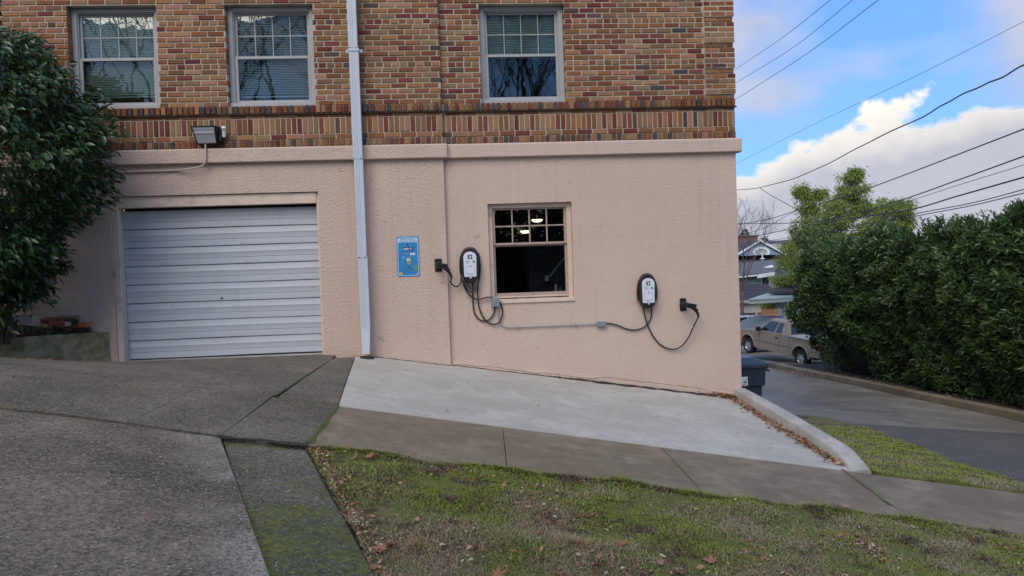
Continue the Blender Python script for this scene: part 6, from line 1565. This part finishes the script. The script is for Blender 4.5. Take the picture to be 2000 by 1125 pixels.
def suv():
    c = at(1452, 648, 37.5); bz = zalley(c.x, 37)-.05; e = empty('parked_car', (c.x, c.y, bz), 'silver car mostly hidden by the building corner beyond the covered red one', 'car'); e.rotation_euler = (0, 0, R(15))
    low = [(-2.2, .35), (-2.2, .95), (-2.0, 1.02), (1.0, 1.0), (1.9, .90), (2.2, .7), (2.2, .35)]+arch(1.4, .34, .39, 8, 0, 180)+arch(-1.35, .34, .39, 8, 0, 180)
    MB().prism(low, -.88, .88, 'y').build('body', M['silver'], e, bevel=.05)
    vs = [(-2.1, -.84, 1.0), (1.05, -.84, 1.0), (1.05, .84, 1.0), (-2.1, .84, 1.0), (-1.85, -.66, 1.60), (.25, -.66, 1.62), (.25, .66, 1.62), (-1.85, .66, 1.60)]
    MB().add(vs, [(0, 1, 5, 4), (1, 2, 6, 5), (2, 3, 7, 6), (3, 0, 4, 7), (4, 5, 6, 7)]).build('cabin', M['silver'], e, bevel=.04)
    for sy2 in (-1, 1):
        for x0, x1, x2, x3 in ((-1.95, -1.1, -1.72, -1.1), (-1.02, -.25, -1.02, -.25), (-.17, .85, -.17, .17)):
            q = [(x0, sy2*.826, 1.07), (x1, sy2*.826, 1.07), (x3, sy2*.690, 1.54), (x2, sy2*.690, 1.54)]; MB().add(q+[(a, b_*.97, c_) for a, b_, c_ in q], [(0, 1, 2, 3)[::sy2 and 1], (7, 6, 5, 4), (0, 4, 5, 1), (2, 6, 7, 3)]).build('window', M['car_glass'], e)
    q = [(1.02, -.74, 1.06), (1.02, .74, 1.06), (.33, .58, 1.57), (.33, -.58, 1.57)]; MB().add(q+[(a-.05, b_, c_-.03) for a, b_, c_ in q], [(0, 1, 2, 3), (7, 6, 5, 4)]).build('windscreen', M['car_glass'], e)
    q = [(-2.085, -.74, 1.08), (-2.085, .74, 1.08), (-1.89, .58, 1.54), (-1.89, -.58, 1.54)]; MB().add(q+[(a+.05, b_, c_-.03) for a, b_, c_ in q], [(3, 2, 1, 0), (4, 5, 6, 7)]).build('rear_window', M['car_glass'], e)
    for y in (-.6, .6): MB().tube([(-1.6, y, 1.61), (-1.5, y, 1.68), (-.1, y, 1.68), (.1, y, 1.63)], .018).build('roof_rack', M['black'], e)
    for x in (1.4, -1.35):
        wheel(e, x, -.77, .33, .2, 1, M['rim']); wheel(e, x, .77, .33, .2, -1, M['rim'])
suv()

# wheelie bin tucked behind the corner
def wheelie_bin():
    x1 = 4.40; y = .95; xc = x1-.31; gz_ = H(xc, y)+.0; zt_ = (ray(1470, 699)*(D+y-.3)).z; h = zt_-gz_; e = empty('wheelie_bin', (xc, y, gz_), 'navy wheeled garbage bin tucked behind the corner of the building', 'bin')
    def lay(w0, d0, z0, w1_, d1, z1, mm, nm, bev=.015): 
        vs = [(-w0, -d0, z0), (w0, -d0, z0), (w0, d0, z0), (-w0, d0, z0), (-w1_, -d1, z1), (w1_, -d1, z1), (w1_, d1, z1), (-w1_, d1, z1)]
        return MB().add(vs, [(3, 2, 1, 0), (4, 5, 6, 7), (0, 1, 5, 4), (1, 2, 6, 5), (2, 3, 7, 6), (3, 0, 4, 7)]).build(nm, mm, e, bevel=bev)
    lay(.205, .22, .03, .235, .26, h*.60, M['bin'], 'body'); lay(.262, .29, h*.60, .275, .31, h*.86, M['bin'], 'upper_body')
    lay(.305, .34, h*.86, .31, .345, h*.925, M['bin_lid'], 'lid_rim')
    vs = [(-.30, -.335, h*.925), (.30, -.335, h*.925), (.30, .33, h*.925), (-.30, .33, h*.925), (-.22, -.25, h), (.12, -.25, h), (.12, .27, h), (-.22, .27, h)]
    MB().add(vs, [(4, 5, 6, 7), (0, 1, 5, 4), (1, 2, 6, 5), (2, 3, 7, 6), (3, 0, 4, 7)]).build('lid', M['bin_lid'], e, bevel=.02)
    MB().tube([(.31, -.2, h*.83), (.36, -.2, h*.80), (.36, .2, h*.80), (.31, .2, h*.83)], .015).build('handle', M['bin'], e)
    for yy in (-.22, .22): MB().lathe([(0, -.03), (.09, -.03), (.10, -.02), (.10, .02), (.09, .03), (0, .03)], 18, Matrix.Translation((.22, yy, .10)) @ Matrix.Rotation(R(90), 4, 'X')).build('wheel', M['tyre'], e, smooth=True)
    st = MB().cbox(-.085, .0, -.332, -.294, h*.55, h*.73, .003); st = MB().cbox(-.09, .0, -.305, -.288, h*.62, h*.745, .002).build('sticker', M['white_plastic'], e)
    MB().prism([(-.080, h*.665), (-.055, h*.672), (-.04, h*.70), (-.01, h*.715), (-.02, h*.70), (-.045, h*.69), (-.03, h*.672), (-.01, h*.675), (-.02, h*.66)], -.3065, -.305).build('emblem', M['ink'], e)
    for k in range(3): MB().box(-.08, -.012, -.3062, -.305, h*(.630+.009*k), h*(.634+.009*k)).build('small_print', M['ink_grey'], e)
wheelie_bin()

# ================================================================== OVERHEAD WIRES
M['wire'] = mat('black_wire', (.03, .032, .036), .6, .1)
def wire(px, d0, d1, r, label, wob=0.0, tails=True):
    n = len(px); xs = [p[0] for p in px]; P = []
    for (a, b) in px:
        t = (a-xs[0])/(xs[-1]-xs[0]); dd = 1/lerp(1/d0, 1/d1, t); P.append(at(a, b, dd))
    Q = smooth_path(P, 14); A, Bv = (Q[0]-Q[1]).normalized(), (Q[-1]-Q[-2]).normalized()
    Q = [Q[0]+A*(d0*.55)]+Q+[Q[-1]+Bv*(d1*.9)] if tails else Q
    if wob: Q = [q+Vector((0, 0, wob*math.sin(i*.42)*d1/d0)) for i, q in enumerate(Q)]
    o = MB().tube(Q, r, 6).build('overhead_wire', M['wire'], smooth='all'); tag(o, label, 'wire', 'overhead wires behind the building')
wire([(1440, 133), (1530, 72), (1622, 0)], 46, 30, .014, 'highest thin wire, leaving the top of the sky nearest the building')
wire([(1440, 160), (1550, 92), (1665, 0)], 46, 30, .014, 'second of the three steep thin wires near the building')
wire([(1440, 192), (1580, 102), (1715, 0)], 46, 30, .016, 'lowest of the three steep thin wires near the building')
wire([(1437, 320), (1600, 238), (1800, 143), (2000, 42)], 46, 22, .009, 'long faint wire rising alone across the blue sky')
wire([(1437, 372), (1490, 365), (1560, 345), (1630, 313), (1700, 276), (1800, 229), (1850, 200), (1900, 175), (1950, 154), (2000, 127)], 46, 15, .019, 'thick bundled cable rising in front of the white cloud', .035)
wire([(1437, 440), (1500, 428), (1560, 410), (1650, 384), (1750, 348), (1870, 302), (2000, 252)], 46, 15, .016, 'single heavy wire below the thick bundled cable')
wire([(1437, 437), (1560, 435), (1640, 424), (1750, 394), (1870, 352), (2000, 305)], 44, 15, .016, 'heavy wire crossing the tree tops and rising to the right')
wire([(1560, 440), (1660, 420), (1760, 397), (1870, 362), (2000, 322)], 40, 18, .009, 'thin wire between two heavy ones above the hedge')
wire([(1437, 469), (1520, 452), (1640, 430), (1770, 411), (1870, 383), (2000, 346)], 44, 14, .017, 'heaviest wire of the lower group passing over the hedge')
wire([(1437, 478), (1530, 466), (1640, 447), (1790, 417), (1900, 396), (2000, 370)], 42, 15, .011, 'upper of the two thin wires lying closest over the hedge')
wire([(1437, 484), (1540, 468), (1660, 447), (1800, 420), (1900, 401), (2000, 377)], 42, 15, .011, 'lower of the two thin wires lying closest over the hedge')
wire([(1484, 367), (1500, 378), (1527, 393), (1556, 409)], 44, 40, .02, 'short service drop hanging from the thick bundled cable', tails=False)
wire([(1437, 462), (1490, 446), (1530, 425), (1560, 408)], 44, 40, .013, 'short curved wire between the leafless tree and the green plume', tails=False)

# ================================================================== LAWN, LEAVES
lawn = [(pB[0]+.02, DF-D-.015), (13.5, DF-D-.015), (13.5, -8.35), ext(pB, e2, -8.35)]
lawn[0] = (l2[1][0]+.03, DF-D-.012); lawn[3] = (ext(pB, e2, -8.35)[0]+.03, -8.35)
LAWN_DZ = .004
sheet('lawn', lawn, M['turf'], LAWN_DZ-.012, .16, None, .08, 'structure', .05)
def lawn_z(x, y): return H(x, y)+LAWN_DZ-.012+noise.noise(Vector((x*2.3, y*2.3, 3)))*.05
def verge_z(x, y): return H(x, y)+.02+noise.noise(Vector((x*2.3, y*2.3, 3)))*.03
def strip_x(y): return ext(pB, e2, y)[0]
def blades(name, N, sampler, zf, label, h0=.018, h1=.05):
    P = []
    while len(P) < N:
        s = sampler()
        if s: P.append((s[0], s[1], zf(*s)))
    P = np.array(P); n = len(P); a = rng.uniform(0, 6.28, n); le = rng.uniform(.5, 2.1, n)
    pn = np.array([noise.noise(Vector((p[0]*3.3, p[1]*3.3, 7))) for p in P])
    hh = rng.uniform(h0, h1, n)*(1+pn*.9); up = np.stack([np.cos(a)*le, np.sin(a)*le, np.ones(n)], 1); up /= np.linalg.norm(up, axis=1, keepdims=True)
    sd_ = np.stack([-np.sin(a), np.cos(a), np.zeros(n)], 1); w = rng.uniform(.0013, .0028, n)[:, None]*np.clip(np.hypot(P[:, 0], P[:, 1]+D)/3.6, .9, 2.2)[:, None]
    b0, b1_ = P-sd_*w, P+sd_*w; mid = P+up*(hh*.55)[:, None]; tip = P+up*hh[:, None]; tip[:, 2] -= hh*.22*le
    tip[:, 0] += np.cos(a)*hh*.25; tip[:, 1] += np.sin(a)*hh*.25
    V = np.stack([b0, b1_, mid+sd_*w*.8, mid-sd_*w*.8, tip], 1).reshape(-1, 3); k = (np.arange(n)*5)[:, None]
    Fq = k+np.array([0, 1, 2, 3]); Ft = k+np.array([3, 2, 4]); fl = np.concatenate([Fq, Ft], 1).ravel(); sz = np.tile([4, 3], n)
    o = np_mesh(name, V, fl, sz, M['blades']); tag(o, label, 'grass', kind='stuff')
R_ = random.Random(3)
def s_lawn():
    # weighted towards the camera
    d = 2.35+(DF+.03-2.35)*R_.random()**.85; y = d-D; xl = strip_x(y)+.0
    x = xl+(min(.86*d+.4, 9)-xl)*R_.random()
    if noise.noise(Vector((x*1.9, y*1.9, 20)))+.35*noise.noise(Vector((x*7, y*7, 2))) < -.24 and R_.random() < .85: return None
    return (x, y)
blades('lawn_grass', 150000, s_lawn, lawn_z, 'short patchy green and straw coloured grass of the front lawn', .015, .040)
vb = [tuple(p) for p in verge]
def s_verge():
    x = 3.75+R_.random()*3.0; y = -3.2+R_.random()*4.9
    return (x, y) if inside((x, y), vb) else None
blades('verge_grass', 30000, s_verge, verge_z, 'short bright grass of the narrow verge beside the curved kerb', .015, .04)
# tufts hanging over the sidewalk edge
def s_edge():
    x = l2[1][0]+.05+R_.random()*5.6; y = DF-D+.015-abs(R_.gauss(0, .03))+.03*noise.noise(Vector((x*3, 0, 0)))
    return (x, y)
blades('edge_grass', 12000, s_edge, lawn_z, 'longer fresh green grass fringe hanging over the edge of the sidewalk', .03, .065)

M['straw'] = mat('dry_straw', (.40, .31, .18), .8, .3, 30, island=.25)
def tuft(px, py, n, h, label):
    c = G(px, py); a = rng.uniform(0, 6.28, n); r = np.abs(rng.normal(0, .075, n)); P = np.stack([c.x+r*np.cos(a), c.y+r*np.sin(a)*.8, np.zeros(n)], 1)
    P[:, 2] = [lawn_z(p[0], p[1]) for p in P]; ln = rng.uniform(.2, 1.6, n)
    D_ = np.stack([np.cos(a)*ln, np.sin(a)*ln, np.ones(n)], 1)+rng.normal(0, .3, (n, 3)); L_ = rng.uniform(h*.5, h, n)
    o = leaves('straw_tuft', P, D_, norm(rng.normal(0, 1, (n, 3))), L_, rng.uniform(.0025, .0045, n), M['straw']); tag(o, label, 'grass tuft', kind='stuff')
tuft(1125, 1062, 1100, .05, 'dry straw tuft standing in the middle of the lawn'); tuft(815, 1065, 500, .035, 'low dry straw tuft in the left part of the lawn')
def maple_outline():
    pts = []
    lobes = [(-150, .45), (-100, .62), (-48, .85), (0, 1.0), (48, .85), (100, .62), (150, .45)]
    for i, (a, r) in enumerate(lobes):
        A = R(a)
        for da, f in ((-17, .50), (-11, .74), (-8, .70), (0, 1), (8, .70), (11, .74), (17, .50)): pts.append((math.sin(A+R(da))*r*f, math.cos(A+R(da))*r*f))
        if i < len(lobes)-1: m_ = R((a+lobes[i+1][0])/2); pts.append((math.sin(m_)*.30, math.cos(m_)*.30))
    return pts
def leaf_mesh(size, kind='maple', curl=.25, seed=0):
    if kind == 'maple':
        o_ = maple_outline(); vs = [(0, 0, 0)]+[(x, y, 0) for x, y in o_]; fs = [(0, i+1, i) for i in range(1, len(o_))]+[(0, 1, len(o_))]
        s0 = len(vs); vs += [(-.015, -.1, 0), (.015, -.1, 0), (.02, -.75, .02), (-.01, -.75, .02)]; fs.append((s0, s0+3, s0+2, s0+1))
    else:
        vs = [tuple(v*np.array([.42, 1, 1])) for v in LEAF8]; fs = [tuple(int(i) for i in f) for f in LEAF8F]
    out = []
    for x, y, z in vs:
        r = x*x+y*y; out.append((x*size, y*size, size*(z+curl*r*.55+.16*noise.noise(Vector((x*1.6+seed*3, y*1.6, seed))))))
    return out, fs
lf_cache = {}
def put_leaf(x, y, z, size, kind, mi, label, group, tilt=.25):
    k = (kind, mi, R_.randrange(4))
    if k not in lf_cache:
        v, f = leaf_mesh(1.0, kind, .35+.2*k[2], k[2]*1.7+mi); me = bpy.data.meshes.new('fallen_leaf'); me.from_pydata(v, [], f); me.materials.append(LB[mi]); me.polygons.foreach_set('use_smooth', [True]*len(f)); lf_cache[k] = me
    o = bpy.data.objects.new('fallen_leaf', lf_cache[k]); o.scale = (size,)*3; o.location = (x, y, z+.008); o.rotation_euler = (R_.gauss(0, tilt), R_.gauss(0, tilt)+.12, R_.uniform(0, 6.28)); link(o); tag(o, label, 'leaf', group)
gL = 'large dry maple leaves lying on the lawn'; lL = 'large curled rust brown maple leaf among the grass of the lawn'
for (px, py, s, mi, lab) in ((694, 897, .075, 2, 'dusty pink maple leaf at the top corner of the lawn near the sidewalk'), (722, 893, .085, 0, 'crumpled russet maple leaf at the top corner of the lawn, just under the sidewalk edge'), (716, 914, .05, 2, 'small dusty maple leaf below the two at the top corner of the lawn'),
        (745, 1072, .10, 0, 'big russet maple leaf beside the lower edge of the mossy strip'), (768, 1068, .075, 1, 'rust maple leaf touching the big one beside the mossy strip'), (732, 1100, .06, 0, 'smaller russet leaf in the gutter between mossy strip and lawn'),
        (892, 1036, .05, 4, 'tan maple leaf in the straw coloured grass in the middle left of the lawn'), (1144, 1006, .06, 1, 'rust maple leaf lying alone in the green middle of the lawn'), (1390, 1095, .10, 0, 'biggest russet maple leaf near the bottom edge of the photo, right of the middle'),
        (1370, 1104, .07, 4, 'tan maple leaf partly under the biggest russet one near the bottom edge'), (1290, 1108, .06, 2, 'dusty maple leaf near the bottom edge, between two russet ones'), (1330, 1118, .085, 1, 'rust maple leaf cut by the bottom edge below the biggest russet one'),
        (1215, 1075, .07, 0, 'russet maple leaf in the straw tuft just left of the biggest one'), (1170, 1092, .05, 2, 'small dusty leaf in the straw tuft near the bottom middle'), (1607, 1048, .07, 2, 'dusty maple leaf, leftmost of the row of three on the right part of the lawn'),
        (1640, 1052, .075, 4, 'tan maple leaf, middle of the row of three on the right part of the lawn'), (1683, 1066, .08, 3, 'dark purple brown maple leaf at the end of the row of three on the lawn'), (1650, 993, .075, 2, 'dusty maple leaf close under the sidewalk on the right part of the lawn'),
        (1055, 1048, .06, 3, 'dark umber maple leaf beside the dry straw tuft in the middle of the lawn'), (1062, 1098, .05, 0, 'small russet leaf low in the middle of the lawn'), (1008, 990, .04, 2, 'tiny dusty leaf by the bare patch in the middle of the lawn'),
        (1255, 1122, .07, 1, 'rust maple leaf half out of the bottom edge left of the biggest one'), (970, 1118, .09, 0, 'large russet maple leaf cut by the bottom edge near the middle'), (1118, 920, .03, 1, 'tiny rust leaf lying on the sidewalk edge above the lawn'),
        (1395, 957, .06, 4, 'tan maple leaf on the grass fringe along the sidewalk'), (1440, 957, .035, 2, 'small dusty leaf right of the tan one on the sidewalk fringe')):
    p = G(px, py); put_leaf(p.x, p.y, lawn_z(p.x, p.y)+.012, s*.72, 'maple', mi, lab, gL)
gP = 'pale narrow leaves scattered on the lawn'; lP = 'small pale narrow leaf lying on the grass of the lawn'
for k in range(170):
    s = None
    while not s: s = s_lawn()
    put_leaf(s[0], s[1], lawn_z(*s)+.012, R_.uniform(.022, .045), 'oval', R_.choice((2, 3, 4, 5, 5, 6, 1, 0)), lP, gP, .35)
for (px, py, s, mi, kd, lab) in ((175, 995, .05, 0, 'maple', 'small rust brown leaf lying alone on the big driveway slab'), (288, 1015, .055, 3, 'oval', 'dark curled leaf near the middle of the big driveway slab'), (60, 893, .03, 1, 'oval', 'tiny brown leaf near the left end of the driveway slab'),
        (475, 927, .075, 0, 'oval', 'long rust brown leaf lying across the top of the mossy strip'), (562, 970, .055, 4, 'oval', 'orange brown oval leaf on the middle of the mossy strip'), (614, 1098, .04, 2, 'oval', 'pale pinkish leaf on the lower part of the mossy strip'),
        (330, 817, .06, 1, 'oval', 'brown leaf on the old slab just above the driveway joint'), (28, 742, .05, 3, 'oval', 'dull brown leaf on the old pavement near the planter'), (874, 806, .05, 1, 'maple', 'dark brown leaf near the front edge of the pale apron'),
        (832, 777, .035, 3, 'oval', 'small dark leaf near the left part of the pale apron'), (1056, 795, .075, 0, 'oval', 'reddish twiggy leaf lying in the middle of the pale apron'), (1480, 832, .04, 3, 'oval', 'small grey brown leaf on the right part of the pale apron'),
        (1499, 880, .04, 3, 'oval', 'thin dark leaf near the front right of the pale apron'), (1337, 866, .035, 3, 'oval', 'thin dark leaf at the front edge of the pale apron'), (1670, 916, .07, 0, 'oval', 'curled rust brown leaf against the foot of the kerb'), (1075, 838, .02, 3, 'oval', 'tiny leaf on the pale apron beside the sidewalk joint')):
    p = G(px, py); put_leaf(p.x, p.y, p.z+.012, s*.6, kd, mi, lab, None, .12)
def apron_bits():
    P = []
    while len(P) < 150:
        x, y = R_.uniform(-1.1, 3.55), R_.uniform(DB-D+.05, -.03)
        if R_.random() < .35: y = -.03-abs(R_.gauss(0, .12))
        if x < -1.0: continue
        P.append((x, y, H(x, y)+.009))
    P = np.array(P); n = len(P); a = rng.uniform(0, 6.28, n); L_ = rng.uniform(.008, .035, n)
    o = leaves('debris', P, np.stack([np.cos(a), np.sin(a), np.zeros(n)], 1), norm(rng.normal(0, .2, (n, 3))+[0, 0, 1]), L_, L_*rng.uniform(.15, .5, n), LB, None, LEAF8, LEAF8F, rng.choice([3, 3, 3, 1, 0], n)); tag(o, 'tiny dark bits of bark and leaf scattered over the pale apron', 'debris', kind='stuff')
apron_bits()
def litter(name, label, spots, s0, s1, mats_w):
    """drifts of small dry leaves: too many to count"""
    P = []; 
    for s in spots: P.append(s)
    P = np.array(P); n = len(P); a = rng.uniform(0, 6.28, n); Dr = np.stack([np.cos(a), np.sin(a), rng.normal(0, .25, n)], 1); nr = norm(rng.normal(0, .45, (n, 3))+[0, 0, 1]); L_ = rng.uniform(s0, s1, n)
    o = leaves(name, P, Dr, nr, L_, L_*rng.uniform(.35, .85, n), LB, None, LEAF8, LEAF8F, rng.choice(7, n, p=mats_w)); tag(o, label, 'leaf litter', kind='stuff')
sp = []
for k in range(620):
    t = R_.random(); d = lerp(9.62, 6.75, t); w = .03+.05*(.5+.5*noise.noise(Vector((d*2.2, 0, 0)))); x = 3.60-.02*t-abs(R_.gauss(0, w)); sp.append((x, d-D, lerp(zs(x), zw(x), (d-DB)/(D-DB))+.012+R_.random()*.03))
for k in range(260): x = 3.68-abs(R_.gauss(0, .22)); y = -.02-abs(R_.gauss(0, .05)); sp.append((x, y, H(x, y)+.012+R_.random()*.035))
litter('leaf_litter', 'drift of small dry brown leaves gathered along the foot of the curved kerb', sp, .025, .06, [.34, .24, .12, .2, .06, .03, .01])
sp = []
for k in range(700):
    y = -6.9+R_.random()*2.3; x = strip_x(y)+.02+abs(R_.gauss(0, .05)); sp.append((x, y, lawn_z(x, y)+.012))
for k in range(7500):
    s = s_lawn()
    if s and (noise.noise(Vector((s[0]*1.5, s[1]*2, 40)))+(.25 if s[1] < -5.9 else -.12)) > .0: sp.append((s[0], s[1], lawn_z(*s)+.01+R_.random()*.012))
litter('leaf_litter', 'small brown and pale leaf scraps mixed through the lawn grass', sp, .012, .034, [.16, .12, .2, .2, .14, .15, .03])
sp = []
for k in range(500): y = R_.uniform(-3.5, 14.5); x = 10.75+abs(R_.gauss(0, .18)); sp.append((x, y, H(x, y)+.12))
for k in range(220): y = R_.uniform(11.5, 15.5); x = 10.45-abs(R_.gauss(0, .25)); sp.append((x, y, H(x, y)+.01))
for k in range(120): x = R_.uniform(-5.6, -4.5); y = -.78+(-.62)*(x+5.32)/-.83*.0-.05+ (x+4.49)*.72-.02*R_.random()*0; sp.append((x, y-R_.random()*.06, H(x, y)+.012))
litter('leaf_litter', 'thin scatter of dead leaves on the bed under the laurel hedge', sp, .04, .08, [.3, .25, .1, .25, .06, .03, .01])
